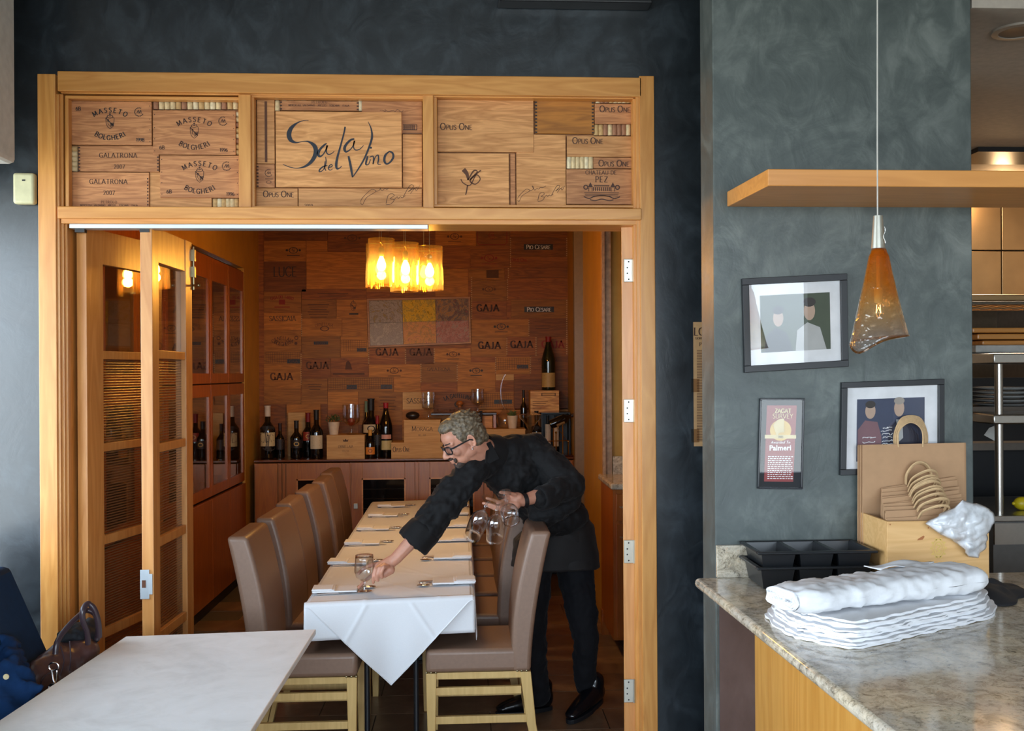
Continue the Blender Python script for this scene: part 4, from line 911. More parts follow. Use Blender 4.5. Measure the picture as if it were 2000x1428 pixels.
# crates on the counter
def crate(x0, x1, ytop, z0, Y, dep, lab_, txt=None, m=BOXW, group=None, ang=0, lines_=None, stamp=None):
    A = PY(x0, (ytop+850)/2, Y); B = PY(x1, (ytop+850)/2, Y); zt = PY((x0+x1)/2, ytop, Y).z; w_ = B.x-A.x; h_ = zt-z0
    o = thing('wine_crate', lab_, 'crate', ((A.x+B.x)/2, Y+dep/2, z0), R(ang), group)
    b = MB(); t_ = .009
    b.box((-w_/2, -dep/2, t_), (w_/2, -dep/2+t_, h_-.012)); obj('front_board', b, m, o, bevel=.001)
    b = MB(); b.box((-w_/2, dep/2-t_, t_), (w_/2, dep/2, h_-.012)); b.box((-w_/2, -dep/2+t_, t_), (-w_/2+t_, dep/2-t_, h_-.012)); b.box((w_/2-t_, -dep/2+t_, t_), (w_/2, dep/2-t_, h_-.012)); obj('sides', b, m, o, bevel=.001)
    b = MB(); b.box((-w_/2, -dep/2, 0), (w_/2, dep/2, t_)); obj('base', b, m, o)
    b = MB(); b.box((-w_/2-.002, -dep/2-.002, h_-.012), (w_/2+.002, dep/2, h_)); obj('lid', b, m, o, bevel=.001)
    put = lambda x, y: Vector((x, -dep/2-.0012, y))
    if txt:
        for (s, y_, hh, mw, kw) in txt: pm = MB(); text(pm, s, put, hh, 0, y_, maxw=mw, **kw); obj('lettering', pm, INK, o)
    return o, w_, h_, put
o, w_, h_, put = crate(638, 712, 850, ZCN, 9.14, .26, 'pale wine crate stamped with a crown and the word ORNELLAIA under the potted herb', [('ORNELLAIA', .095, .022, .13, {}), ('BOLGHERI', .062, .010, .09, {'serif': False})])
pm = MB(); poly(pm, put, [(-.02,.15),(-.024,.172),(-.011,.16),(0,.176),(.011,.16),(.024,.172),(.02,.15)]); obj('crown_stamp', pm, INKB, o); TOPC = ZCN+h_
o, w_, hO, put = crate(764, 882, 864, ZCN, 9.14, .30, 'long low pale crate lettered OPUS ONE on the counter', [])
pm = MB(); text(pm, 'OPUS ONE', put, .045, -w_/2+.09, .055, serif=False, small=.74, maxw=.15, wt=9, contrast=.4); obj('lettering', pm, INK, o); ZO = ZCN+hO
o, w_, hM, put = crate(789, 860, 820, ZO, 9.15, .27, 'pale crate lettered MORAGA BEL AIR stacked on the long low crate', [('MORAGA', .10, .042, .22, {'small': .8}), ('BEL AIR', .055, .015, .09, {'serif': False})]); ZM = ZO+hM
zr = PY(1070, 806, 9.30).z
o, w_, h_, put = crate(1036, 1092, 763, zr, 9.30, .27, 'striped pine crate standing high at the right end, under the tall green bottle', [], wood('striped_pine', srgb(170,112,50), srgb(226,176,100), 'X', 1.6, .5, 0, .05, 1.6))
pm = MB(); rect(pm, put, -.03, h_-.05, .10, h_-.022); obj('stamp', pm, INKB, o); pm = MB(); rect(pm, lambda x,y: put(x,y)+Vector((0,-.0006,0)), -.022, h_-.045, .092, h_-.027); obj('stamp_field', pm, BOXW, o)
pm = MB(); [rect(pm, put, -.11, .10-.02*k, .03-.02*k, .104-.02*k) for k in range(4)]; obj('print', pm, INKF, o)
ZR = zr+h_
bt(1072, 658, 763, 13.5, 'tall green bottle with red capsule and gold label on the high crate at the right', 9.42, z=ZR, labc=(176,148,90), capc=(130,24,24), champagne=True, lab=(.06,.33), labw=1.1, glass=BOTTLEG)
# stand that carries the high crate: dark rack with bottles
SK = thing('bottle_rack', 'dark upright rack under the striped pine crate at the right end of the counter', 'rack', (PY(1080,840,9.42).x, 9.42, ZCN))
mb = MB(); x0_ = PY(1056,840,9.42).x; x1_ = PY(1112,840,9.42).x; mb.box((x0_, 9.32, zr-.012), (x1_, 9.56, zr-.001)); mb.box((x1_-.012, 9.32, ZCN), (x1_, 9.56, zr-.012)); mb.box((x0_, 9.54, ZCN), (x1_-.012, 9.56, zr-.012)); mb.box((x0_, 9.32, ZCN), (x0_+.01, 9.54, zr-.012)); obj('frame', mb, BLACKM, SK, world=True)
for px_, tx in ((1070,'left'), (1086,'right')):
    bt(px_, 812, 880, 6.5, 'dark bottle with a tall white label in the rack, the %s one of two' % tx, 9.42, labc=(206,190,170), capc=(16,16,18), lab=(.2,.78), labw=.9)
bt(1048, 803, 885, 10, 'large dark bottle with a cream label left of the dark rack', 9.3, labc=(214,192,160), capc=(14,14,16), lab=(.25,.52), art='face')
# tilted bottle on a wire holder
HD = thing('bottle_holder', 'brass wire bottle holder with round feet on a dark tray at the right end', 'holder', onc(1095, 9.16))
mb = MB(); mb.box((PY(1074,880,9.16).x, 9.08, ZCN), (XR-.006, 9.24, ZCN+.012)); obj('tray', mb, plain('red_lacquer_tray', srgb(60,16,12), .2), HD, world=True, bevel=.004)
mb = MB(); zc_ = ZCN+.012
P4 = [(1081, 9.12), (1086, 9.2), (1099, 9.12), (1110, 9.2)]
for i, (a, yy) in enumerate(P4):
    zt_ = PY(a, [822, 845, 826, 862][i], yy).z; mb.tube([(PY(a,860,yy).x, yy, zc_), (PY(a,860,yy).x, yy, zt_)], .005, 8); mb.ell((PY(a,860,yy).x, yy, zt_), .010, None, 10, 8)
mb.tube([(PY(1068,863,9.12).x, 9.12, PY(1068,862,9.12).z), (PY(1112,863,9.12).x, 9.2, PY(1112,862,9.12).z)], .004, 6); mb.tube([(PY(1089,836,9.12).x, 9.12, PY(1089,836,9.12).z), (PY(1108,862,9.2).x, 9.2, PY(1108,862,9.2).z)], .0025, 6)
obj('wire_frame', mb, plain('bright_brass', srgb(200,150,70), .2, .05, metal=1), HD, world=True, smooth=True)
a_ = PY(1074, 830, 9.14); b_ = PY(1126, 808, 9.14); dd = (b_-a_); q = dd.to_track_quat('Z', 'Y').to_euler()
bottle(tuple(a_), dd.length, .042, 'dark bottle lying tilted on the brass holder, neck up to the right', (176,140,90), (40,30,30), lab=(.2,.5), tilt=q)
# glassware and pots
def lathe_thing(name, label, cat, loc, prof, m, group=None, seg=28, part='bowl'):
    o = thing(name, label, cat, loc, 0, group); b = MB(); b.lathe(prof, seg); obj(part, b, m, o, smooth=True); return o
def hurricane(px, ytop, ybase, z0, hw, lab_, Y):
    x = PY(px, 820, Y).x; h = PY(px, ytop, Y).z-z0; r = sz(hw, Y)
    pr = [(r*.55, 0), (r*.58, .006), (r*.18, .016), (r*.13, h*.22), (r*.3, h*.30), (r*.92, h*.42), (r, h*.6), (r*.96, h*.8), (r*1.0, h), (r*.97, h), (r*.93, h*.8), (r*.96, h*.6), (r*.86, h*.43), (.001, h*.32)]
    return lathe_thing('glass_vase', lab_, 'vase', (x, Y, z0), pr, CLEARG)
v = hurricane(686, 790, 846, TOPC, 17, 'footed glass vase with dried fruit beside the potted herb', 9.30)
mb = MB(); mb.ell((0,0,.11), (.035,.035,.035)); f_ = obj('fruit', mb, plain('dried_orange', srgb(170,60,20), .6), v, smooth=True)
hurricane(837, 766, 819, ZM, 14, 'footed glass vase on top of the lettered crate', 9.3)
zt_ = PY(905, 806, 9.40).z
TRY = thing('serving_tray', 'long dark wooden tray raised behind the head of the waiter', 'tray', (PY(905,806,9.4).x, 9.4, ZCN))
mb = MB(); mb.box((PY(842,806,9.4).x, 9.32, zt_-.02), (PY(970,806,9.4).x, 9.52, zt_)); obj('board', mb, LEATHD, TRY, world=True, bevel=.004)
mb = MB(); [mb.box((PY(a,830,9.4).x-.012, 9.34, ZCN), (PY(a,830,9.4).x+.012, 9.50, zt_-.02)) for a in (886, 966)]; obj('support', mb, CHERRY, TRY, world=True)
hurricane(933, 760, 806, zt_, 13, 'footed glass vase on the dark tray', 9.42)
v = thing('bottle_stopper', 'turned wooden ball stopper on a glass stem on the dark tray', 'stopper', (PY(898,800,9.4).x, 9.4, zt_)); b = MB(); b.ell((0,0,.085), (.034,.034,.024)); b.lathe([(.018,.05),(.02,.07)], 14); obj('ball', b, wood('turned_wood', srgb(150,84,36), srgb(190,116,56), 'Z', 1, .3), v, smooth=True); b = MB(); b.lathe([(.02,0),(.016,.05)], 14); obj('stem', b, CLEARG, v, smooth=True)
crate(905, 962, 812, ZCN, 9.36, .15, 'rough wooden crate half hidden behind the head of the waiter', [], CRATE)
crate(950, 1026, 838, ZCN, 9.14, .3, 'pale long crate behind the back of the waiter, carrying the spiky plant', []); ZP2 = PY(988, 838, 9.14).z
def pot(px, z0, hw, hh, Y, lab_, kind):
    o = thing('potted_plant', lab_, 'plant', (PY(px, 840, Y).x, Y, z0)); r = sz(hw, Y); h = hh*Y/2000
    b = MB(); b.lathe([(r*.72, 0), (r, h), (r*.93, h), (r*.9, h*.86), (.001, h*.85)], 22); obj('pot', b, POT, o, smooth=True)
    b = MB(); r_ = random.Random(px)
    if kind == 'herb':
        for i in range(150):
            a = r_.uniform(0, 6.28); e_ = r_.uniform(.1, 1.5); l = r_.uniform(.4, 1)*r*1.5; p = Vector((math.cos(a)*math.cos(e_)*l, math.sin(a)*math.cos(e_)*l, h+math.sin(e_)*l*.9)); s = .010
            M = Matrix.Translation(p) @ Euler((r_.uniform(0,3), r_.uniform(0,3), a)).to_matrix().to_4x4(); b.add([(-s,0,0),(0,-s*.6,.002),(s,0,0),(0,s*.6,.002)], [(0,1,2,3)], M)
    else:
        for i in range(26):
            a = r_.uniform(0, 6.28); e_ = r_.uniform(.25, 1.3); l = r*r_.uniform(.9, 1.5); b.tube([(0,0,h*.8), (math.cos(a)*math.cos(e_)*l*.6, math.sin(a)*math.cos(e_)*l*.6, h+math.sin(e_)*l*.5), (math.cos(a)*math.cos(e_)*l, math.sin(a)*math.cos(e_)*l, h+math.sin(e_)*l*.8)], [.008,.006,.001], 5)
    obj('foliage', b, LEAFM if kind == 'herb' else plain('succulent', srgb(96,110,60), .5), o)['kind'] = 'stuff'
    return o
pot(652, TOPC, 11.5, 24, 9.24, 'small green herb in a white pot on the pale crate', 'herb')
pot(1001, ZP2, 11, 25, 9.24, 'spiky succulent in a white pot behind the back of the waiter', 'spiky')
o = thing('dark_gourd', 'small dark oval object lying on the lettered crate', 'ornament', (PY(806,812,9.2).x, 9.2, ZM)); b = MB(); b.ell((0,0,.037), (.062,.045,.037)); obj('shell', b, plain('gourd', srgb(34,26,22), .35, .2, 30), o, smooth=True)
# decanters
x_ = PY(986, 800, 9.3).x; o = thing('swan_decanter', 'clear glass decanter with a very tall curved neck', 'decanter', (x_, 9.34, ZP2)); b = MB(); b.lathe([(.03,0),(.06,.01),(.078,.06),(.07,.11),(.03,.15),(.016,.18)], 24); obj('bowl', b, CLEARG, o, smooth=True)
b = MB(); pts = smooth([(.0,0,.17),(-.03,0,.25),(-.035,0,.35),(-.02,0,.43),(.01,0,.49)], 5); b.tube(pts, .009, 10, False); obj('neck', b, CLEARG, o, smooth=True)
x_ = PY(1034, 830, 9.3).x; o = thing('wide_decanter', 'wide shallow glass decanter with flared foot right of the succulent', 'decanter', (x_, 9.14, ZCN)); h = PY(1034,806,9.14).z-ZCN
b = MB(); b.lathe([(.05,0),(.045,.01),(.012,h*.3),(.012,h*.55),(.05,h*.75),(.098,h*.88),(.1,h*.95),(.04,h)], 26); obj('bowl', b, CLEARG, o, smooth=True)
# leaning board and small boards at left rear
for (x0, x1, yt, Y, nm) in ((563, 596, 806, 9.5, 'pale thin wooden board standing behind the squat black bottle'), (560, 626, 790, 9.56, 'wide wooden crate lid leaning against the back wall')):
    A = PY(x0, yt, Y); B = PY(x1, yt, Y); o = thing('crate_lid', nm, 'board', ((A.x+B.x)/2, Y, ZCN)); b = MB(); b.box((-(B.x-A.x)/2, -.008, 0), ((B.x-A.x)/2, .008, A.z-ZCN)); obj('board', b, BOXW if x0 == 563 else WALLC, o)
# framed mosaic artwork on the back wall
YA = YB-.03
o = thing('framed_artwork', 'long framed artwork of six textured tiles in yellow, grey and pink under the pendants', 'artwork', tuple(PY(818, 629, YA)), 0)
cA = PY(818, 629, YA); S = YA/2000
tl, tr, br, bl = [PY(*p, YA) for p in ((717,584),(918,580),(920,671),(720,679))]
def bilin(u, v, y): 
    p = tl.lerp(tr, u).lerp(bl.lerp(br, u), v); return Vector((p.x, y, p.z))
fr = MB(); fw = .018
for (u0, u1, v0, v1) in ((0,1,0,.035),(0,1,.965,1),(0,.016,.035,.965),(.984,1,.035,.965)):
    fr.prism([bilin(u0,v0,YA-.015), bilin(u1,v0,YA-.015), bilin(u1,v1,YA-.015), bilin(u0,v1,YA-.015)], (0,.03,0))
obj('frame', fr, wood('art_frame', srgb(150,100,60), srgb(184,136,90), 'X', 1, .5), o, world=True)
def art(k, cols):
    t = NT('art_tile_%d' % k); tc_ = t.n('TexCoord'); n1 = t.n('TexNoise', i_Scale=5.0, i_Detail=9.0, i_Roughness=.7, i_Distortion=4.0); t.l(tc_.outputs['Object'], n1.inputs['Vector'])
    n2 = t.n('TexNoise', i_Scale=46.0, i_Detail=6.0, i_Roughness=.8, i_Distortion=5.0); t.l(tc_.outputs['Object'], n2.inputs['Vector'])
    mx = t.n('Mix'); mx.data_type = 'FLOAT'; mx.inputs[0].default_value = .5; t.l(n1.outputs[0], mx.inputs[2]); t.l(n2.outputs[0], mx.inputs[3])
    t.l(t.ramp(mx.outputs[0], [(.40+i*.20/(len(cols)-1), srgb(*c)) for i, c in enumerate(cols)]), t.p.inputs['Base Color']); setp(t.p, .3); t.bump(mx.outputs[0], .8, .01); return t.m
AC = [[(30,40,30),(150,140,126),(206,196,184),(90,84,84),(226,190,80)], [(90,70,30),(240,190,40),(250,210,70),(120,96,50),(255,226,110)], [(60,50,50),(210,150,80),(130,122,116),(70,66,66),(200,110,110)], [(70,66,60),(210,200,190),(130,122,112),(236,228,210),(80,74,66)], [(120,84,50),(230,160,130),(240,180,90),(150,110,100),(250,210,130)], [(80,72,66),(190,176,160),(206,120,110),(120,114,106),(230,150,130)]]
for r_i in range(2):
    for c_i in range(3):
        u0 = .018+c_i*.3225; u1 = u0+.319; v0 = .04+r_i*.464; v1 = v0+.456; tb = MB(); tb.prism([bilin(u0,v0,YA-.008), bilin(u1,v0,YA-.008), bilin(u1,v1,YA-.008), bilin(u0,v1,YA-.008)], (0,.02,0)); obj('art_tile', tb, art(r_i*3+c_i, AC[r_i*3+c_i]), o, world=True)
mb = MB(); mb.prism([bilin(.01,.02,YA+.0125), bilin(.99,.02,YA+.0125), bilin(.99,.98,YA+.0125), bilin(.01,.98,YA+.0125)], (0,.015,0)); obj('backing', mb, BLACKM, o, world=True)
# passage counter on the right
PC = thing('passage_cabinet', 'dark wooden cabinet with a granite top in the side passage on the right', 'cabinet', (XR+.4, 6.7, 0))
mb = MB(); xg = PY(1191, 960, 6.45).x; mb.box((xg+.02, 6.45, .1), (1.88, 7.04, 1.06)); obj('carcass', mb, CHERRY, PC, world=True)
mb = MB(); mb.box((xg, 6.40, 1.06), (1.89, 7.045, 1.10)); obj('worktop', mb, GRANITE, PC, world=True, bevel=.012); mb = MB(); mb.box((XR+.056, 7.02, 1.10), (1.89, 7.045, 1.22)); obj('splashback', mb, GRANITE, PC, world=True)
for k, (z0, z1) in enumerate(((.86, 1.03), (.12, .84))):
    mb = MB(); mb.box((xg+.04, 6.43, z0), (xg+.5, 6.45, z1)); d = obj('drawer' if k == 0 else 'door', mb, CHERRY, PC, world=True, bevel=.002); mb = MB(); mb.tube([(xg+.06, 6.42, z1-.08), (xg+.065, 6.40, z1-.08), (xg+.15, 6.40, z1-.08), (xg+.155, 6.42, z1-.08)], .005); obj('handle', mb, NICKEL, d, world=True, smooth=True)

# ================================================================== PENDANT CLUSTER
BULB = emit('bulb_glow', (1.0, 0.70, 0.30, 1), 60)
GLOWW = (1.0, 0.57, 0.24)
zceil = 3.15
def pendant(px, ytop, ybot, Y, label_, pw):
    p = PY(px, (ytop+ybot)/2, Y); zt = PY(px, ytop, Y).z; zb = PY(px, ybot, Y).z; h = zt-zb; r = sz(26.5, Y)
    o = thing('pendant_lamp', label_, 'lamp', (p.x, Y, zb), 0, 'amber glass pendants over the dining table')
    b = MB(); pr = []
    for i in range(13):
        t = i/12; pr.append((r*(1.03-.06*t-.05*math.exp(-((t-.62)/.12)**2)), h*t))
    b.lathe(pr + [(q[0]-.003, q[1]) for q in reversed(pr)], 40, closed=True); obj('glass_shade', b, AMBERG, o, smooth=True)
    b = MB(); b.lathe([(.014, h*.62), (.017, h*.64), (.017, h*.78), (.010, h*.82)], 16); obj('socket', b, BRASS, o, smooth=True)
    b = MB(); b.tube([(-r, 0, h*.9), (r, 0, h*.9)], .0022, 6); b.tube([(0, -r, h*.9), (0, r, h*.9)], .0022, 6); obj('spider', b, BRASS, o)
    b = MB(); b.tube([(0,0,h*.8), (0,0,zceil-zb)], .0025, 6); obj('cord', b, BRASS, o)
    b = MB(); b.lathe([(.008,h*.62),(.016,h*.56),(.026,h*.46),(.027,h*.40),(.018,h*.33),(.001,h*.30)], 16); obj('bulb', b, BULB, o, smooth=True)
    l = bpy.data.lights.new('bulb_light', 'POINT'); l.energy = pw; l.color = GLOWW; l.shadow_soft_size = .03; lo = bpy.data.objects.new('bulb_light', l); COL.objects.link(lo); lo.location = (p.x, Y-.0, zb+h*.25)
    return o
PW = 4.8
pendant(745, 467, 556, 6.25, 'amber glass pendant, front left of the cluster', PW); pendant(741, 477, 562, 6.75, 'amber glass pendant, rear left of the cluster', PW)
pendant(792, 475, 563, 6.25, 'amber glass pendant, front middle of the cluster', PW); pendant(789, 486, 570, 6.75, 'amber glass pendant, rear middle of the cluster', PW)
pendant(839, 482, 567, 6.25, 'amber glass pendant, front right of the cluster', PW); pendant(828, 488, 568, 6.75, 'amber glass pendant, rear right of the cluster', PW)
# ================================================================== DINING TABLE
ZTB = 0.755
NL = PZ(601, 1178, ZTB); NR = PZ(921, 1163, ZTB); FL_ = PZ(728, 981, ZTB); FR_ = PZ(913, 974, ZTB)
def tb(u, v, z=ZTB): p = NL.lerp(NR, u).lerp(FL_.lerp(FR_, u), v); return Vector((p.x, p.y, z))
DT = thing('dining_table', 'long dining table under a white cloth with black metal posts', 'table', tuple(tb(.5,.5,0)))
mb = MB(); mb.prism([tb(.01,.003,.72), tb(.99,.003,.72), tb(.99,.997,.72), tb(.01,.997,.72)], (0,0,.03)); obj('tabletop', mb, CHERRY, DT, world=True)
for v_ in (.045, .46, .55, .94):
    for u_ in (.37, .66):
        p = tb(u_, v_, 0)
        if v_ < .1: p = PY(717 if u_ < .5 else 813, 1350, 4.93); p.z = 0
        mb = MB(); mb.tube([(p.x, p.y, .02), (p.x, p.y, .72)], .013, 12); obj('leg', mb, BLACKM, DT, world=True, smooth=True)
    c = tb(.51, v_, 0); mb = MB(); mb.box((c.x-.30, c.y-.03, 0.001), (c.x+.30, c.y+.03, .03)); obj('foot', mb, BLACKM, DT, world=True, bevel=.004)
TC = thing('tablecloth', 'white tablecloth over the dining table with a pointed corner hanging at the near end', 'tablecloth', tuple(tb(.5,.5,0)))
def ridge(x, y, ax, ay, bx, by, wd=.012):
    dx, dy = bx-ax, by-ay; L = math.hypot(dx,dy); d = abs((x-ax)*dy-(y-ay)*dx)/L; t = ((x-ax)*dx+(y-ay)*dy)/L/L
    return math.exp(-(d/wd)**2) if -.02 < t < 1.02 else 0
creases = []
for (a, b, c, d) in ((660,1113,880,1172),(700,1170,980,1235),(780,1080,910,1103),(750,1100,920,1146),(700,1085,640,1130),(640,1108,925,1130),(760,1010,915,1040),(720,1030,900,1060)):
    A = PZ(a,b,ZTB); B = PZ(c,d,ZTB); creases.append((A.x,A.y,B.x,B.y))
def topz(x, y):
    z = ZTB+.0015+.0012*noise.noise(Vector((x*3, y*3, 0)))
    for k in creases: z += .0024*ridge(x, y, *k, wd=.007)
    return z
mb = MB(); NU, NV = 60, 260
def fn(u, v): p = tb(u, v); return Vector((p.x, p.y, topz(p.x, p.y)))
mb.grid(fn, NU, NV)
# dropped sides: rolled edge then a wavy short fall
def side(fe, out, n, drop=.20, wav=.016, dropf=None):
    def g(u, v):
        e_ = fe(u); d = (dropf(u) if dropf else drop); s = v
        if s < .12: a = s/.12*math.pi/2; rr = .012; off = rr*math.sin(a); dz = rr*(1-math.cos(a))
        else:
            q = (s-.12)/.88; off = .012+.004+wav*q*math.sin(u*n*6.28+.6)*(.6+.4*math.sin(u*17)); dz = .012+q*d
        return Vector((e_.x+out[0]*off, e_.y+out[1]*off, topz(e_.x, e_.y)-dz))
    return g
mb.grid(side(lambda u: tb(0, u), (-1, .0), 7), 200, 10); mb.grid(side(lambda u: tb(1, u), (1, 0), 7), 200, 10); mb.grid(side(lambda u: tb(u, 1), (0, 1), 2), 60, 10); mb.grid(side(lambda u: tb(-.02+u*1.04, 0), (0, -1), 2, drop=.16, wav=.004), 60, 10)
o = obj('cloth', mb, CLOTH, TC, world=True, smooth=True, auto=False, solid=.0015)
# the pointed corner: hangs over the near edge
tip = PY(757, 1347, NL.y-.03); el = PY(591, 1187, NL.y-.02); er = PY(926, 1166, NR.y-.02)
def g(u, v):
    a = tb(-.012+u*1.024, 0); t = 1-abs(u-.5)*2 if u < .5 else 1-abs(u-.5)*2
    full = (topz(a.x, a.y)-tip.z); d = full*t
    if v < .10: q = v/.10*math.pi/2; off = .016+.014*math.sin(q)-.016*(1-math.sin(q)); dz = -.003+.017*(1-math.cos(q)); zz = topz(a.x,a.y)-min(dz, d+.01)
    else:
        q = (v-.10)/.90; off = .030+q*t*(.015*math.sin(u*9+.5)+.006*math.sin(u*23)); zz = topz(a.x,a.y)-.014-q*max(d-.014, 0.004)
    # soft vertical folds and two pressed creases
    x = a.x; 
    if v >= .10:
        for cu, sl in ((.36, -.55), (.62, .62)): off += .004*math.exp(-((u-cu-sl*(q*t)*.5)/.012)**2)
    return Vector((x, a.y-off, zz))
mb = MB(); mb.grid(g, 120, 44); o = obj('hanging_corner', mb, CLOTH, TC, world=True, smooth=True, auto=False, solid=.0018)
hb = MB()
pL = [g(u/2, 1.0)+Vector((0,-.0012,0)) for u in [i/30 for i in range(31)]]; pR = [g(1-u/2, 1.0)+Vector((0,-.0012,0)) for u in [i/30 for i in range(31)]]
hb.tube(pL, .0022, 6); hb.tube(pR, .0022, 6); obj('hem', hb, CLOTH, o, world=True, smooth=True)

# ================================================================== CHAIRS
def make_chair(label):
    t = thing('dining_chair', label, 'chair', (0,0,0), 0, 'taupe upholstered chairs at the dining table')
    s = MB(); s.box((-.22, -.231, .407), (.245, .231, .515)); so = obj('seat', s, TAUPE, t, smooth=True, bevel=.022)
    so.modifiers['bevel'].segments = 4
    b = MB(); n = 12; prof = []
    for i in range(n+1):                                   # side profile of the back, curved and leaning
        q = i/n; z = .405+q*.655; x0 = -.245-.10*q**1.6; th = .085+.02*math.sin(q*2.6); prof.append((x0, z, th))
    # rings in y: rounded at the sides; top pitched slightly
    secs = []
    for x0, z, th in prof:
        ring = [(x0, -.235), (x0, .235), (x0+th, .235), (x0+th, -.235)]; secs.append([(p[0], p[1], z) for p in ring])
    vs_ = [p for s_ in secs for p in s_]; fs = [(0,1,2,3)[::-1]] + [tuple(4*n+i for i in (0,1,2,3))]
    for i in range(n):
        for k in range(4): k2 = (k+1) % 4; fs.append((4*i+k, 4*i+k2, 4*(i+1)+k2, 4*(i+1)+k))
    b.add(vs_, fs); bo = obj('backrest', b, TAUPE, t, smooth=True, bevel=.02); bo.modifiers['bevel'].segments = 4; bo.modifiers['bevel'].angle_limit = R(50)
    for sy in (-1, 1):
        l = MB(); y0 = sy*.205
        l.prism([(.195,y0-.022,.405),(.243,y0-.022,.405),(.235,y0-.022,0),(.203,y0-.022,0)], (0,.044,0)); obj('leg', l, LEGW, t, bevel=.003)
        l = MB(); l.prism([(-.245,y0-.022,.405),(-.195,y0-.022,.405),(-.225,y0-.022,.16),(-.262,y0-.022,0),(-.298,y0-.022,0),(-.268,y0-.022,.16)], (0,.044,0)); obj('leg', l, LEGW, t, bevel=.003)
        l = MB(); l.box((-.20, y0-.011, .30), (.20, y0+.011, .335)); obj('stretcher', l, LEGW, t, bevel=.002)
        l = MB(); l.box((-.225, y0-.011, .165), (.20, y0+.011, .20)); obj('stretcher', l, LEGW, t, bevel=.002)
    l = MB(); l.box((-.235, -.19, .19), (-.215, .19, .225)); obj('stretcher', l, LEGW, t, bevel=.002)
    l = MB(); l.box((-.22, -.215, .375), (.22, .215, .405)); obj('seat_rail', l, LEGW, t)
    nb = MB()
    for x_ in (.196, .219, .240, -.245+.02, -.245+.043, -.245+.064):
        for sy in (-1, 1): nb.ell((x_, sy*.2365, .412), (.005, .003, .005), None, 8, 5)
    nm = obj('upholstery_nails', nb, BRASS, t, smooth=True); nm['kind'] = 'stuff'
    return t
ORD = ['nearest', 'second nearest', 'third nearest', 'fourth nearest', 'fifth nearest', 'farthest']
ch = make_chair('taupe high-backed chair, nearest of the row left of the table, half behind the white tabletop')
LY = [4.97, 5.57, 6.17, 6.77, 7.37, 7.97]
for i, y_ in enumerate(LY):
    lab_ = 'taupe high-backed chair, %s of the row left of the table' % ORD[i]
    c = ch if i == 0 else copy_tree(ch, None, label=lab_)
    c.location = (-.765+.012*math.sin(i*2.1), y_, 0.0002); c.rotation_euler = (0,0,R([0,-1.5,1,0,1.5,-1][i]))
for i, y_ in enumerate([5.0, 5.69, 6.25, 6.8, 7.4, 8.0]):
    c = copy_tree(ch, None, label='taupe high-backed chair, %s of the row right of the table' % ORD[i])
    c.location = (.035+(0 if i == 0 else -.04), y_, 0.0002); c.rotation_euler = (0,0,R(180+[0,-3,1,0,1,0][i]))

# ================================================================== PLACE SETTINGS
def fork_mesh():
    b = MB(); b.grid(lambda u, v: Vector((-.095+u*.125, (v-.5)*(.009-.004*math.sin(u*math.pi)), .004+.003*math.sin(u*3.1))), 10, 2)
    for k in range(4):
        y0 = -.0095+k*.0063
        b.grid(lambda u, v, y0=y0: Vector((.055+u*.045, y0+(v-.5)*.0034, .007-.0065*math.sin(u*1.9)+.004*u)), 6, 1)
    b.grid(lambda u, v: Vector((.03+u*.027, (v-.5)*(.006+.017*min(1,u*1.4)), .004+.003*u)), 6, 3); return b
def knife_mesh():
    b = MB(); b.box((-.11,-.006,.001), (-.01,.006,.006)); b.prism([(-.01,-.008,.002),(.10,-.008,.002),(.12,-.002,.002),(.115,.006,.002),(-.01,.007,.002)], (0,0,.0015)); return b
def spoon_mesh():
    b = MB(); b.grid(lambda u, v: Vector((-.095+u*.135, (v-.5)*(.009-.003*math.sin(u*math.pi)), .004+.003*math.sin(u*3.1))), 10, 2)
    b.grid(lambda u, v: Vector((.035+u*.06, (v-.5)*.040*math.sin(math.pi*(.08+.88*u))**.7, .006-.005*math.sin(math.pi*u)*(1-(2*v-1)**2))), 8, 6); return b
NM = {'fork': fork_mesh(), 'table_knife': knife_mesh(), 'spoon': spoon_mesh()}
protos = {}
def cutlery(kind, loc, rz, label, group):
    if kind not in protos:
        o = obj(kind, NM[kind], CHROME, None, smooth=True, solid=0.0012 if kind != 'table_knife' else 0); tag(o, label, kind.replace('table_', ''), group); protos[kind] = o
    else:
        o = protos[kind].copy(); COL.objects.link(o); o['label'] = label; o['group'] = group
    o.location = loc; o.rotation_euler = (0, 0, rz); return o
nap = None
def napkin(loc, rz, label):
    global nap
    if nap is None:
        t = thing('folded_napkin', label, 'napkin', (0,0,0), 0, 'folded napkins on the dining table')
        b = MB(); b.box((-.105,-.065,0), (.105,.065,.008)); a = obj('folded_body', b, NAPK, t, bevel=.0035, smooth=True)
        b = MB(); b.box((-.108,-.062,.0083), (.0,.064,.014)); obj('top_fold', b, NAPK, t, bevel=.0028, smooth=True); b = MB(); b.box((-.104,-.060,.0142), (-.012,.050,.017)); obj('inner_fold', b, NAPK, t, bevel=.001, smooth=True)
        nap = t; c = t
    else: c = copy_tree(nap, None, label=label)
    c.location = loc; c.rotation_euler = (0,0,rz); return c
PL = ['first', 'second', 'third', 'fourth', 'fifth', 'sixth']
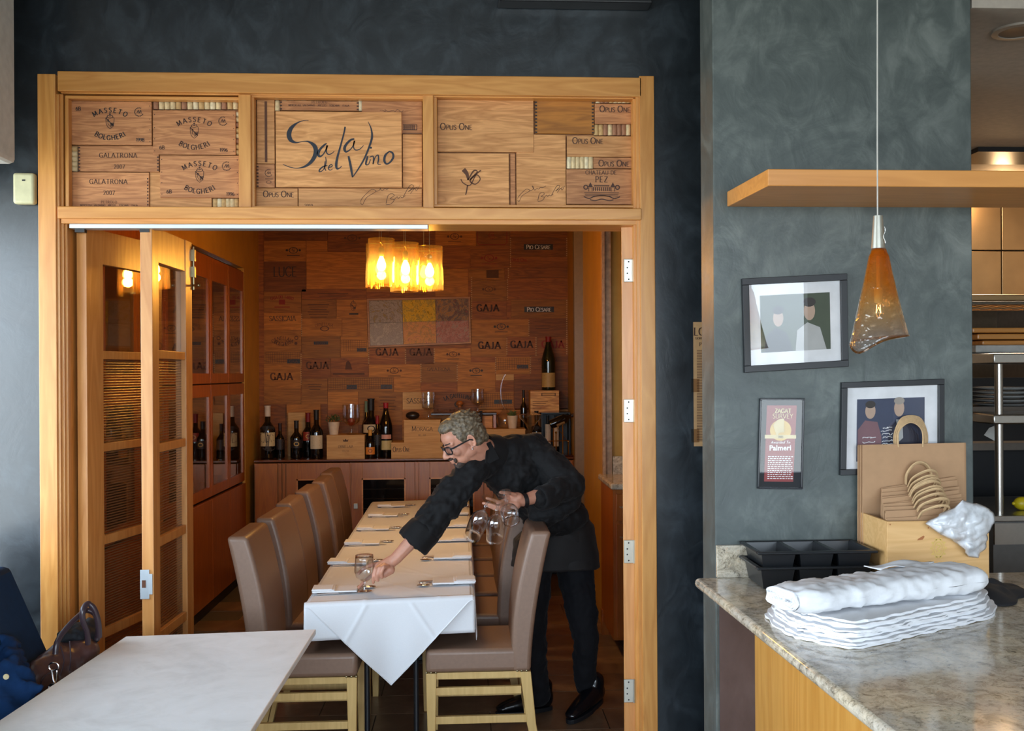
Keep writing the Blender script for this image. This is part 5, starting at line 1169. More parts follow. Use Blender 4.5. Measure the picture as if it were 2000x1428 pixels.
for i, yn_ in enumerate((1163, 1107, 1068, 1039, 1012, 993)):
    p = PZ([652,678,706,728,748,764][i], yn_, ZTB); zz = ZTB+.004; rot = R([3,-1,2,0,-2,1][i]); y0 = p.y+.065; x0 = p.x
    side_ = 'at the left side of the table, %s from the doorway' % PL[i]
    napkin((x0, y0, zz+.008), rot, 'folded white napkin '+side_)
    cutlery('table_knife', (x0+.03, y0-.050, zz), rot+R(6), 'table knife at the %s napkin from the doorway, left side of the table' % PL[i], 'knives at the place settings')
    cutlery('fork', (x0+.075, y0+.045, zz+.003), rot+R(4), 'fork beside the napkin '+side_, 'forks at the place settings')
    cutlery('spoon', (x0+.09, y0+.078, zz+.001), rot+R(-6), 'spoon beyond the napkin '+side_, 'spoons at the place settings')
for i, yn_ in enumerate((1146, 1096, 1061, 1033, 1009, 992)):
    p = PZ([886,884,882,884,886,888][i], yn_, ZTB); zz = ZTB+.004; rot = R([2,-1,1,0,2,0][i]); y0 = p.y+.065; x0 = p.x
    side_ = 'on the right side of the table, %s from the doorway' % PL[i]
    napkin((x0, y0, zz+.008), rot+math.pi, 'folded white napkin '+side_)
    cutlery('spoon', (x0-.085, y0-.055, zz), rot+math.pi+R(3), 'spoon at the %s napkin from the doorway, right side of the table' % PL[i], 'spoons at the place settings')
    cutlery('fork', (x0-.07, y0-.02, zz+.002), rot+math.pi+R(-5), 'fork left of the napkin '+side_, 'forks at the place settings')
    cutlery('table_knife', (x0-.06, y0+.06, zz), rot+math.pi+R(4), 'table knife beyond the napkin '+side_, 'knives at the place settings')

# ================================================================== WATER GLASSES
def goblet(label, M=None, loc=None, stem=.035, bowl=.125, r=.043, group=None):
    o = thing('water_goblet', label, 'glass', loc or (0,0,0), 0, group)
    if M is not None: o.matrix_basis = M
    f = .034; b = MB()
    b.lathe([(.0005,0),(f*.6,.0015),(f,.002),(f,.004),(f*.55,.006),(.008,.012),(.0055,stem*.5),(.011,stem*.62),(.006,stem*.8),(.008,stem)], 28); obj('stem', b, CLEARG, o, smooth=True)
    pr = [(.008,stem),(r*.55,stem+bowl*.07),(r*.88,stem+bowl*.20),(r,stem+bowl*.38),(r*.97,stem+bowl*.6),(r*.9,stem+bowl*.85),(r*.88,stem+bowl)]
    b = MB(); b.lathe(pr+[(q[0]-.0015, q[1]+(.002 if i else .004)) for i, q in reversed(list(enumerate(pr[:-1])))], 32, closed=False); obj('bowl', b, CLEARG, o, smooth=True, auto=False); return o
gp = PZ(712, 1157, ZTB); GT = PY(712, 1084, gp.y).z
GH = GT-(ZTB+.004)
goblet('clear water goblet being set on the near left of the white cloth', loc=(gp.x, gp.y, ZTB+.0035), stem=GH*.27, bowl=GH*.73, r=.048, group=None)
def held(foot, rim, Yf, Yr, label, stem=.075, r=.043):
    a = PY(*foot, Yf); b_ = PY(*rim, Yr); d = b_-a; L = d.length; q = d.to_track_quat('Z', 'Y').to_matrix().to_4x4()
    return goblet(label, M=Matrix.Translation(a) @ q, stem=stem, bowl=L-stem, r=r)
held((955,974), (921,1050), 4.80, 4.91, 'clear wine glass held upside down, leftmost of the three in the hand', r=.046)
held((972,979), (966,1056), 4.775, 4.87, 'clear wine glass held upside down, middle of the three in the hand', r=.046)
held((985,963), (1000,1020), 4.84, 4.72, 'clear wine glass held upside down, rightmost of the three in the hand', r=.044)
# ================================================================== WAITER
Q = lambda x, y, Y: PY(x, y, Y)
WT = thing('person', 'grey-haired man in black shirt, apron and glasses leaning over the table to set a goblet', 'person', (.5, 5.35, 0))
def basis(u, w):           # columns: lateral, front, along
    u = u.normalized(); w = (w - u*w.dot(u)).normalized(); v = w.cross(u).normalized(); return Matrix((u, v, w)).transposed()
PEL = Q(1082,1040,5.40); WAI = Q(1068,985,5.33); CHE = Q(1012,925,5.20); NEC = Q(956,884,5.13); RS = Q(922,922,5.03); LS = Q(1043,880,5.22)
ush = (LS-RS); wsp = (NEC-WAI); B1 = basis(ush, wsp); B0 = basis(Vector((.75,.55,0)), Vector((0,0,1))); BW = basis(Vector((.8,.2,.15)), (CHE-PEL))
RE = Q(866,990,4.99); RW = Q(772,1092,4.93); LE = Q(1112,948,5.10); LW = Q(1022,978,4.93)
LHIP = Q(1050,1075,5.36); RHIP = Q(1112,1070,5.44)
KF = Q(1040,1215,5.33); AF = Q(1046,1352,5.38); KR = Q(1144,1228,5.36); AR = Q(1146,1352,5.44)
# ---- body (skin), one continuous surface
b = MB()
b.chain([(PEL, (.13,.10,.10), B0), (WAI, (.12,.09,.09), BW), (CHE, (.13,.09,.09), B1), (Vector(NEC)+(CHE-NEC)*.25, (.10,.06,.05), B1)], 5)
HO = Q(905,862,5.02)
p_, y_ = R(27), R(22); fw_ = Vector((-math.cos(p_)*math.cos(y_), -math.cos(p_)*math.sin(y_), -math.sin(p_)))
up_ = Vector((-math.sin(p_)*math.cos(y_), -math.sin(p_)*math.sin(y_), math.cos(p_))); up_ = (up_ - fw_*up_.dot(fw_)).normalized(); lf_ = up_.cross(fw_).normalized()
HR = Matrix((fw_, lf_, up_)).transposed()
def H(x, y, z): return HO + HR @ Vector((x, y, z))
b.cap(H(-.035,0,-.045), .060, NEC + Vector((.02,0.01,-.01)), .066); b.cap(H(.0,0,-.07), .05, NEC+Vector((-.01,-.02,-.03)), .055)
he = lambda c, r, e=(0,0,0): b.ell(H(*c), r, HR @ Euler(e).to_matrix(), 22, 16)
he((-.012,0,.038), (.098,.076,.084)); he((.030,0,-.010), (.062,.060,.082)); he((.052,0,.050), (.045,.058,.045)); he((.030,0,-.062), (.058,.050,.040)); he((.072,0,-.092), (.023,.026,.020))
he((.0,.040,-.050), (.050,.020,.030)); he((.0,-.040,-.050), (.050,.020,.030))
for s in (-1, 1):
    b.cap(H(.083,s*.010,.028), .0115, H(.072,s*.044,.027), .0105, 10); he((.060,s*.040,-.018), (.026,.019,.024)); he((.088,s*.017,-.033), (.012,.014,.016))
    he((.070,s*.031,.006), (.014,.015,.011))
    # ear: rim, hollow edge and lobe
    pts = []
    for k in range(9):
        a = R(-70+k*33); pts.append(H(-.012-.020*math.cos(a)*.75*(1) , s*(.080+.008*(math.cos(a))), .000+.030*math.sin(a)))
    for a_, c_ in zip(pts, pts[1:]): b.cap(a_, .0055, c_, .0055, 8)
    he((-.008,s*.076,-.002), (.014,.007,.025)); he((.0,s*.076,-.030), (.009,.006,.009)); 
b.cap(H(.092,0,.020), .0085, H(.118,0,-.020), .0125, 12); he((.118,0,-.026), (.013,.013,.010)); he((.107,.013,-.029), (.011,.008,.008)); he((.107,-.013,-.029), (.011,.008,.008))
he((.093,0,-.054), (.014,.024,.007)); he((.092,0,-.066), (.013,.020,.007)); he((.085,0,-.045), (.014,.03,.014))
# shoulders, arms
for (S_, E_, W_) in ((RS, RE, RW), (LS, LE, LW)):
    b.cap(NEC, .042, S_, .042); b.cap(S_, .042, E_, .040); b.cap(E_, .045, E_.lerp(W_, .45), .040); b.cap(E_.lerp(W_, .45), .040, W_, .029)
# right hand closing on the goblet
def fingers(fl, r0=.0088):
    for pts in fl:
        P_ = [Q(*p) for p in pts]; n = len(P_)
        for k in range(n-1): b.cap(P_[k], r0*(1.06-.09*k), P_[k+1], r0*(1.06-.09*(k+1)), 10)
gy = gp.y
b.cap(RW, .028, Q(758,1101,4.93), .031); b.cap(Q(758,1103,4.925), .032, Q(741,1107,4.93), .026); b.cap(Q(762,1113,4.905), .024, Q(750,1122,4.895), .018)
fingers([[(736,1102,4.955),(719,1106,gy+.055),(706,1114,gy+.045),(700,1121,gy+.020)],            # thumb side across the far face of the bowl
         [(742,1110,4.92),(726,1124,gy+.052),(712,1136,gy+.050),(700,1149,gy+.020)],                 # index along the bowl
         [(743,1104,4.905),(733,1112,4.872),(729,1126,4.862),(729,1138,4.878)],
         [(750,1104,4.892),(741,1110,4.858),(737,1122,4.850),(738,1134,4.868)],
         [(757,1106,4.882),(749,1108,4.850),(745,1117,4.844),(746,1128,4.862)]], .0104)
# left hand holding three stems
b.cap(LW, .030, Q(1006,976,4.91), .029); b.cap(Q(1012,972,4.91), .026, Q(994,972,4.90), .022); b.cap(Q(1008,986,4.90), .024, Q(992,984,4.89), .020)
fingers([[(1006,966,4.885),(992,963,4.855),(978,962,4.84)], [(992,973,4.88),(978,981,4.855),(964,977,4.85),(951,973,4.85)],
         [(992,980,4.88),(976,990,4.85),(960,986,4.845),(944,983,4.85)], [(994,986,4.885),(982,994,4.86),(967,994,4.85),(955,989,4.85)], [(1000,990,4.89),(990,998,4.87),(978,997,4.86),(970,992,4.86)]], .0095)
# legs
for (A, K, N_) in ((LHIP, KF, AF), (RHIP, KR, AR)): b.cap(A, .085, K, .055); b.cap(K, .055, N_, .042)
b.cap(AF, .038, AF+Vector((-.04,-.0,-.06)), .026); b.cap(AR, .038, AR+Vector((-.02,-.03,-.06)), .026)
body = obj('body', b, SKIN, WT, world=True, remesh=.0042, smoothit=3)
# ---- shirt
s = MB()
s.chain([(Q(1085,1010,5.30), (.165,.125,.09), BW), (WAI, (.165,.125,.09), BW), (CHE+Vector((-.0,0,.0)), (.185,.125,.10), B1), (Vector(NEC)+(CHE-NEC)*.40+Vector((0,.01,-.01)), (.15,.085,.05), B1)], 6)
s.cap(NEC+(LS-NEC)*.3, .075, LS, .078); s.cap(NEC+(RS-NEC)*.4+Vector((.02,0,-.03)), .07, RS, .078)
s.cap(LS, .078, LE.lerp(LS,.5), .080); s.cap(LE.lerp(LS,.5), .080, LE, .074); s.cap(LE, .068, Q(1075,968,5.0), .062); s.cap(Q(1075,968,5.0), .062, Q(1056,972,4.965), .046)
s.cap(Q(1105,980,5.12), .07, Q(1060,1000,5.15), .09)
s.cap(RS, .080, RE.lerp(RS,.45), .092); s.cap(RE.lerp(RS,.45), .092, RE, .086); s.cap(RE, .082, Q(822,1044,4.955), .074)
sh = obj('shirt', s, SHIRT, WT, world=True, remesh=.008, smoothit=5); wave_fold(sh, 'shirt_folds', .10, .034); wave_fold(sh, 'shirt_creases', .045, .018, 'MARBLE')
# cuffs (rolled)
def cuff(A, Bp, r0, r1, nm='cuff', m=SHIRT, th=.007):
    c = MB(); d = (Bp-A); L = d.length; M = Matrix.Translation(A) @ d.to_track_quat('Z','Y').to_matrix().to_4x4()
    c.lathe([(r0-.012,L*.08),(r0+.002,0),(r0+.006,L*.12),(r0+.006+(r1-r0)*.5,L*.5),(r1+.006,L*.92),(r1,L),(r1-.014,L*.98),(r1-.018,L*.7)], 30, (0,0,0), M); o = obj(nm, c, m, WT, world=True, smooth=True, sub=1); wave_fold(o, nm+'_fold', .06, .016); return o
cuff(Q(834,1030,4.965), Q(804,1064,4.945), .078, .082); cuff(Q(1080,967,5.02), Q(1052,974,4.955), .058, .055)
# collar
c = MB(); ax = (H(-.035,0,-.045)-NEC).normalized(); M = Matrix.Translation(NEC) @ ax.to_track_quat('Z', 'Y').to_matrix().to_4x4()
c.lathe([(.066,.030),(.072,.052),(.078,.054),(.082,.045),(.094,.010),(.104,-.030),(.09,-.05)], 36, (0,0,0), M); co = obj('collar', c, SHIRT, WT, world=True, smooth=True, sub=1); wave_fold(co, 'collar_fold', .05, .006)
cf = MB(); a0 = Q(952,884,5.055); 
cf.prism([Q(950,866,5.025), Q(958,862,5.04), Q(976,896,5.035), Q(950,909,5.01), Q(947,905,5.01)], (0,.006,0)); obj('collar_flap', cf, SHIRT, WT, world=True, bevel=.002)
# ---- trousers
t = MB()
t.chain([(PEL+Vector((0,0,.03)), (.165,.13,.10), B0), (PEL+Vector((.0,0,-.07)), (.165,.13,.09), B0)], 4)
t.cap(LHIP, .095, KF, .080); t.cap(KF, .080, Q(1042,1300,5.36), .072); t.cap(Q(1042,1300,5.36), .072, Q(1050,1352,5.38), .068)
t.cap(RHIP+Vector((.01,0,0)), .100, Q(1134,1180,5.38), .090); t.cap(Q(1134,1180,5.38), .090, Q(1145,1250,5.36), .074); t.cap(Q(1145,1250,5.36), .074, Q(1142,1310,5.39), .066); t.cap(Q(1142,1310,5.39), .066, Q(1147,1338,5.42), .062)
tr = obj('trousers', t, PANTS, WT, world=True, remesh=.009, smoothit=4); wave_fold(tr, 'trouser_folds', .09, .024); wave_fold(tr, 'trouser_creases', .05, .012, 'MARBLE')
# ---- apron: wraps the hips and hangs to mid thigh
ap = MB(); top = PEL+Vector((-.005,-.01,.07)); bot_z = Q(1120,1118,5.2).z
def apf(u, v):
    a = R(60)+R(330)*u; rr = .150+.050*min(1, v*3.5)+.012*math.sin(u*26)*v+.030*v; z = top.z+(bot_z-top.z)*v + .05*(1-v)*math.cos(a)*1.0
    w_ = Vector((math.cos(a)*rr*1.02, math.sin(a)*rr*.82, 0)); return Vector((top.x+w_.x+.02*v, top.y+w_.y, z))
ap.grid(apf, 80, 18); apo = obj('apron', ap, APRON, WT, world=True, smooth=True, auto=False, solid=.004); wave_fold(apo, 'apron_fold', .12, .02)
tie = MB(); tie.tube([apf(i/40, .02)+Vector((0,0,.004)) for i in range(41)], .008, 8); obj('apron_tie', tie, APRON, WT, world=True, smooth=True)
# ---- shoes
def shoe(heel, toe, z0=0.0, lift=0.0):
    d = Vector((toe.x-heel.x, toe.y-heel.y, 0)); L = d.length; a = math.atan2(d.y, d.x); M = Matrix.Translation((heel.x, heel.y, z0)) @ Matrix.Rotation(a, 4, 'Z') @ Matrix.Translation((L,0,0)) @ Matrix.Rotation(lift, 4, 'Y') @ Matrix.Translation((-L,0,0))
    k = MB(); 
    for t_ in range(15):
        q = t_/14; x = .035+q*(L-.075); h = .068*(1-q)**.75+.036; w_ = .038+.015*math.sin(q*math.pi*.9+.3)
        k.ell(M @ Vector((x, 0, .022+h*.5)), (.038, w_, h*.58), M.to_3x3(), 16, 10)
    k.cap(M @ Vector((.062,0,.07)), .050, M @ Vector((.050,0,.13)), .050)
    s_ = obj('shoe', k, SHOE, WT, world=True, remesh=.007, smoothit=4)
    k = MB(); ol = []
    for t_ in range(28):
        an = 2*math.pi*t_/28; x = L/2+math.cos(an)*L/2; w_ = (.048 if math.cos(an) > 0 else .040)*math.copysign(abs(math.sin(an))**.75, math.sin(an)); ol.append(M @ Vector((x, w_, .001)))
    k.prism(ol, M.to_3x3() @ Vector((0,0,.022))); obj('sole', k, BLACKM, s_, world=True, bevel=.003)
shoe(PZ(1079,1382,.01), PZ(968,1396,.01)); shoe(PZ(1176,1372,.03), PZ(1110,1412,.01), 0, R(7))
# ---- hair
h_ = MB()
hh = lambda c, r, e=(0,0,0): h_.ell(H(*c), r, HR @ Euler(e).to_matrix(), 20, 14)
hh((-.025,0,.060), (.098,.083,.080)); hh((.030,0,.103), (.055,.058,.034)); hh((-.075,0,.010), (.052,.070,.070)); hh((-.095,0,-.025), (.030,.055,.035)); hh((.066,0,.100), (.024,.044,.022))
for s_ in (-1, 1): hh((-.035,s_*.058,.030), (.045,.026,.045)); hh((.012,s_*.068,.045), (.030,.013,.034)); hh((-.055,s_*.045,-.022), (.032,.028,.028))
r_ = random.Random(5)
for i in range(150):
    a = r_.uniform(-2.6,2.6); e_ = r_.uniform(-.1,1.4); x = -.022+math.cos(e_)*math.cos(a+math.pi)*.096; y = math.cos(e_)*math.sin(a+math.pi)*.080; z = .060+math.sin(e_)*.080
    if x > .045 and z < .09: continue
    d = Vector((-.02+r_.uniform(-.01,.01), r_.uniform(-.01,.01), r_.uniform(-.016,.006))); h_.cap(H(x, y, z), .0065, H(x+d.x, y+d.y, z+d.z), .003, 6)
ho = obj('hair', h_, HAIR, WT, world=True, remesh=.004, smoothit=1); wave_fold(ho, 'hair_curl', .016, .012)
# ---- beard and moustache, eyebrows
k = MB(); be = lambda c, r, e=(0,0,0): k.ell(H(*c), r, HR @ Euler(e).to_matrix(), 14, 10)
be((.076,0,-.096), (.0215,.025,.0215)); be((.066,.018,-.086), (.022,.015,.018)); be((.066,-.018,-.086), (.022,.015,.018)); be((.100,.012,-.0445), (.0095,.019,.0060), (.25,0,0)); be((.100,-.012,-.0445), (.0095,.019,.0060), (-.25,0,0)); be((.056,0,-.104), (.024,.026,.012))
for s_ in (-1,1): be((.087,s_*.0265,-.057), (.0095,.0065,.014)); be((.092,s_*.0,-.077), (.005,.006,.007))
bo = obj('beard', k, BEARD, WT, world=True, remesh=.003, smoothit=2); wave_fold(bo, 'beard_fuzz', .008, .003)
k = MB(); [k.cap(H(.094,s_*.012,.031), .004, H(.080,s_*.044,.034), .003, 8) for s_ in (-1,1)]; obj('eyebrows', k, BEARD, WT, world=True, smooth=True)
k = MB()
for s_ in (-1,1): k.ell(H(.0755,s_*.031,.004), (.0115,.0115,.0115), HR)
ey = obj('eyes', k, EYEW, WT, world=True, smooth=True); k = MB()
for s_ in (-1,1): k.ell(H(.0830,s_*.031,.000), (.0050,.0055,.0055), HR)
obj('iris', k, plain('iris', srgb(50,38,28), .2), ey, world=True, smooth=True)
# ---- eyeglasses
k = MB()
for s_ in (-1,1):
    cx_, w_, hh_ = s_*.034, .027, .0185; pts = []
    for t_ in range(25):
        a = 2*math.pi*t_/24; ex = math.copysign(abs(math.cos(a))**.55, math.cos(a)); ez = math.copysign(abs(math.sin(a))**.55, math.sin(a)); yy = cx_+ex*w_; pts.append(H(.107-.9*abs(yy)**1.5, yy, .004+ez*hh_))
    k.tube(pts, .0036, 8, False); k.tube([H(.096,s_*.060,.014), H(.085,s_*.073,.013), H(-.005,s_*.083,.012), H(-.028,s_*.083,-.004)], [.0045,.0042,.0034,.003], 8)
k.tube([H(.104,-.009,.009), H(.108,0,.011), H(.104,.009,.009)], .0036, 8); gl = obj('eyeglasses', k, plain('dark_frame', srgb(32,34,38), .3), WT, world=True, smooth=True)
k = MB()
for s_ in (-1,1): k.add([H(.107-.9*abs(s_*.034+ex*.025)**1.5, s_*.034+ex*.025, .004+ez*.016) for ex, ez in ((-1,-1),(1,-1),(1,1),(-1,1))], [(0,1,2,3)])
obj('lenses', k, thin_glass('lens', (.85,.87,.9,1), 1.3), gl, world=True)
k = MB(); k.ell(H(.002,.083,-.036), .0042); k.ell(H(-.005,.084,-.028), .0030); obj('earrings', k, CHROME, WT, world=True, smooth=True)
# ---- watch / bracelet on the left wrist
k = MB(); d = (LW-Q(1040,975,4.95)).normalized(); M = Matrix.Translation(LW+d*-.004) @ d.to_track_quat('Z','Y').to_matrix().to_4x4(); k.lathe([(.034,-.011),(.036,-.011),(.036,.011),(.034,.011)], 24, (0,0,0), M, closed=True); obj('wristband', k, BLACKM, WT, world=True, smooth=True)
# ================================================================== BAR COUNTER (right foreground)
ZBAR = PY(1400, 1128, YP-.01).z
BR = thing('bar_counter', 'long bar counter with a speckled granite top and honey wood front', 'counter', (1.3, 2.6, 0))
tipp = PZ(1358, 1131, ZBAR); nr = PZ(1735, 1428, ZBAR); dr = (nr-tipp); near = tipp+dr*1.25
e0 = tipp+Vector((.0, .0, 0)); xr = 3.3
gt = .035
pw = PZ(1393, 1124, ZBAR); jy = YP-.002
mb = MB(); poly_ = [Vector((tipp.x+.004, jy-.0, 0)), Vector((tipp.x, tipp.y-.0, 0)), Vector((near.x, near.y, 0)), Vector((xr, near.y, 0)), Vector((xr, jy, 0))]
mb.prism([(p.x, p.y, ZBAR-gt) for p in poly_], (0,0,gt)); o = obj('granite_top', mb, GRANITE, BR, world=True, bevel=.016, smooth=True); o.modifiers['bevel'].segments = 4
# warm polished nosing along the open edge
xbw = PY(1475, 1300, YP-.01).x
mb = MB(); off = (xbw-tipp.x); dn = Vector((near.x-tipp.x, near.y-tipp.y, 0))
mb.prism([(xbw, jy, 0), (xbw+dn.x*.98, jy+dn.y*.98, 0), (xr, jy+dn.y*.98, 0), (xr, jy, 0)], (0,0,ZBAR-gt)); obj('wood_front', mb, BARW, BR, world=True, bevel=.002)
# splashback piece
mb = MB(); a = PY(1400, 1066, YP-.02); b_ = PY(1450, 1122, YP-.02); mb.box((a.x, YP-.022, ZBAR), (PY(1885,1066,YP).x, YP-.002, a.z)); obj('splashback', mb, GRANITE, BR, world=True, bevel=.003)
# ---- floating shelf
YS0 = 3.27
SH_ = thing('wall_shelf', 'long honey wood shelf on the grey pier above the bar', 'shelf', tuple(PY(1700, 380, 3.5)))
zb_ = PY(1450, 404, YP).z; A = PY(1420, 404, YP); zt_ = zb_+.055
n0 = PZ(1500, 363, zb_); mb = MB(); mb.prism([(A.x, YP-.001, zb_), (n0.x, n0.y, zb_), (xr+.6, n0.y+.02, zb_), (xr+.6, YP-.001, zb_)], (0,0,.055)); obj('board', mb, SHELFW, SH_, world=True, bevel=.003)
# ---- framed photographs and plaque
def framed(name, cat, label_, c4, Y, fw, mat_in, photo_fn, fm, photo_rect=(.13,.16,.87,.80), depth=.022):
    cx_ = sum(p[0] for p in c4)/4; cy_ = sum(p[1] for p in c4)/4; cc = PY(cx_, cy_, Y)
    o = thing(name, label_, cat, tuple(cc)); P4_ = [PY(p[0], p[1], Y-depth) for p in c4]
    def bl(u, v, y): p = P4_[0].lerp(P4_[1], u).lerp(P4_[3].lerp(P4_[2], u), v); return Vector((p.x, y, p.z))
    W = (P4_[1]-P4_[0]).length; Hh = (P4_[3]-P4_[0]).length; fu, fv = fw/W, fw/Hh; mb = MB(); yf = Y-depth
    for (u0,u1,v0,v1) in ((0,1,0,fv),(0,1,1-fv,1),(0,fu,fv,1-fv),(1-fu,1,fv,1-fv)): mb.prism([bl(u0,v0,yf), bl(u1,v0,yf), bl(u1,v1,yf), bl(u0,v1,yf)], (0,depth-.001,0))
    obj('frame', mb, fm, o, world=True, bevel=.0015)
    mb = MB(); mb.prism([bl(fu*.8,fv*.8,Y-.008), bl(1-fu*.8,fv*.8,Y-.008), bl(1-fu*.8,1-fv*.8,Y-.008), bl(fu*.8,1-fv*.8,Y-.008)], (0,.006,0)); mt = obj('mount', mb, mat_in, o, world=True)
    photo_fn(o, mt, bl, Y)
    mb = MB(); mb.add([bl(fu*.9,fv*.9,Y-depth+.005), bl(1-fu*.9,fv*.9,Y-depth+.005), bl(1-fu*.9,1-fv*.9,Y-depth+.005), bl(fu*.9,1-fv*.9,Y-depth+.005)], [(0,3,2,1)]); obj('glass', mb, ARTGLASS, o, world=True)
    return o
def col(name, c, r=.5): return plain(name, srgb(*c), r, .1, 12)
def shapes(o, bl, Y, lst):
    for i, (nm, m, pts) in enumerate(lst):
        mb = MB(); mb.add([bl(u, v, Y-.0085-.0003*(i+1)) for u, v in pts], [tuple(range(len(pts)))[::-1]]); obj(nm, mb, m, o, world=True)
def el(cx, cy, rx, ry, n=18): return [(cx+rx*math.cos(2*math.pi*i/n), cy+ry*math.sin(2*math.pi*i/n)) for i in range(n)]
def ph1(o, mt, bl, Y):
    shapes(mt, bl, Y, [('photo_background', col('photo_foliage', (62,72,52)), [(.17,.19),(.84,.19),(.84,.80),(.17,.80)]), ('photo_figures', col('photo_suit', (40,42,48)), [(.20,.80),(.22,.62),(.32,.54),(.42,.60),(.48,.80)]), ('photo_figures', col('photo_shirt', (170,170,168)), [(.50,.80),(.52,.58),(.62,.50),(.74,.56),(.80,.80)]),
        ('photo_figures', col('photo_face', (178,150,130)), el(.34,.44,.05,.09)), ('photo_figures', col('photo_hair', (44,36,32)), el(.34,.355,.055,.045)), ('photo_figures', col('photo_face', (178,150,130)), el(.64,.38,.055,.10)), ('photo_figures', col('photo_hair', (44,36,32)), el(.64,.285,.062,.05))])
def ph2(o, mt, bl, Y):
    shapes(mt, bl, Y, [('photo_background', col('photo_dusk', (52,60,84)), [(.16,.19),(.82,.19),(.82,.86),(.16,.86)]), ('photo_figures', col('photo_apron', (120,84,90)), [(.17,.86),(.17,.52),(.24,.42),(.36,.44),(.40,.60),(.40,.86)]), ('photo_figures', col('photo_navy', (26,28,50)), [(.44,.86),(.48,.50),(.56,.42),(.66,.46),(.76,.60),(.80,.86)]),
        ('photo_figures', col('photo_face', (178,150,130)), el(.29,.32,.05,.085)), ('photo_figures', col('photo_hair', (44,36,32)), el(.29,.25,.05,.04)), ('photo_figures', col('photo_face', (178,150,130)), el(.57,.30,.05,.09)), ('photo_figures', col('photo_grey_hair', (150,140,130)), el(.57,.22,.052,.04)), ('photo_figures', col('photo_shirt', (170,170,168)), [(.54,.42),(.60,.42),(.61,.62),(.57,.66)])])
    mb = MB(); S_ = lambda x, y: bl(x, y, Y-.012)
    for i in range(9): squig(mb, S_, .40, .50, .50+i*.035, .014, 9, 20+i, .006)
    for i in range(4): squig(mb, S_, .22, .34, .60+i*.05, .014, 8, 40+i, .006)
    obj('handwriting', mb, WHITEI, mt, world=True)
MATW = col('white_mount', (222,222,224))
framed('framed_photo', 'picture', 'black framed photograph of two people, hung crooked left of the amber pendant', ((1450,544),(1655,534),(1658,716),(1455,728)), YP, .024, MATW, ph1, BLACKM)
framed('framed_photo', 'picture', 'black framed signed photograph half hidden behind the paper bags', ((1645,747),(1845,740),(1845,922),(1642,929)), YP, .021, MATW, ph2, BLACKM)
def ph3(o, mt, bl, Y):
    L_ = [('red_card', col('red_card', (136,40,40), .4), [(.17,.08),(.84,.08),(.80,.92),(.15,.92)]), ('gold_disc', GOLDI, el(.49,.355,.24,.115,26)), ('gold_band', CREAM, [(.14,.405),(.84,.405),(.84,.445),(.14,.445)])]
    shapes(mt, bl, Y, L_); S_ = lambda x, y: bl(x, 1-y, Y-.0105)
    def tx(s, cx, base, h, mw, m, nm, **k):
        mb = MB(); put = lambda x, y: bl(cx+x, base-y*.5, Y-.0107); text(mb, s, put, h, 0, 0, maxw=mw, **k); obj(nm, mb, m, mt, world=True)
    tx('ZAGAT', .53, .162, .09, .56, CREAM, 'lettering', wt=22, contrast=.3, serif=False); tx('SURVEY', .53, .222, .10, .56, CREAM, 'lettering', wt=11, contrast=.2, serif=False)
    mb = MB(); curve_ink(mb, lambda x, y: bl(x, y, Y-.0112), [(.36,.36,.012),(.44,.31,.014),(.56,.30,.012)]); obj('mark', mb, CREAM, mt, world=True)
    tx('2005', .49, .437, .045, .2, INKB, 'lettering', wt=12)
    def bt_(s, v, size, m, sh_=.0, bold=0):
        c = bl(.49, v, Y-.0107); M = Matrix.Translation(c) @ Matrix.Rotation(R(90), 4, 'X'); bftext('lettering', s, m, mt, M, size, True, sh_, bold)
    bt_('Awarded To', .50, .014, WHITEI, .3); bt_('Palmeri', .575, .027, WHITEI, 0, .0008)
    mb = MB()
    for i in range(12):
        y_ = .64+i*.022
        x = .22
        r_ = random.Random(i)
        while x < .74: w_ = r_.uniform(.02,.07); mb.add([bl(x,y_,Y-.0107), bl(x+w_,y_,Y-.0107), bl(x+w_,y_+.009,Y-.0107), bl(x,y_+.009,Y-.0107)], [(0,3,2,1)]); x += w_+.018
        if i == 11: break
    obj('small_print', mb, WHITEI, mt, world=True)
framed('award_plaque', 'plaque', 'narrow dark glossy award plaque with a red card lettered ZAGAT SURVEY', ((1485,778),(1572,778),(1568,956),(1480,955)), YP, .006, col('plaque_black', (10,13,20), .6), ph3, col('plaque_edge', (20,24,32), .15), depth=.018)
# ---- newspaper page on the dark wall behind the pier
NP = thing('newspaper_page', 'yellowed newspaper page taped to the dark wall behind the pier', 'poster', tuple(PY(1400, 750, YW)))
mb = MB(); a = PY(1354, 629, YW-.003); b_ = PY(1440, 871, YW-.003); mb.box((a.x, YW-.004, b_.z), (b_.x, YW-.0015, a.z)); pg = obj('page', mb, plain('yellowed_paper', srgb(190,150,104), .8), NP, world=True)
putn = lambda x, y: PY(x, -y, YW-.0052)
mb = MB(); text(mb, 'LOS', putn, 15, cx=1371, y=-655, wt=14); text(mb, 'GIORNO', putn, 4, cx=1367, y=-663, wt=14); text(mb, 'P', putn, 7, cx=1368, y=-676, wt=12); obj('headline', mb, INKB, pg, world=True)
mb = MB(); r_ = random.Random(3)
for i in range(58):
    y_ = 684+i*3.1
    if 812 < y_ < 0: continue
    rect(mb, lambda x, y: PY(x, y, YW-.0052), 1361, y_, 1378-r_.uniform(0,3), y_+1.2)
obj('columns_of_print', mb, INKF, pg, world=True)['kind'] = 'stuff'
for y_ in (740, 838): mb = MB(); a = PY(1350, y_, YW-.006); b_ = PY(1366, y_+26, YW-.006); mb.box((a.x, YW-.0056, b_.z), (b_.x, YW-.005, a.z)); obj('tape', mb, thin_glass('sticky_tape', (.9,.85,.8,1), 1, .2), NP, world=True)
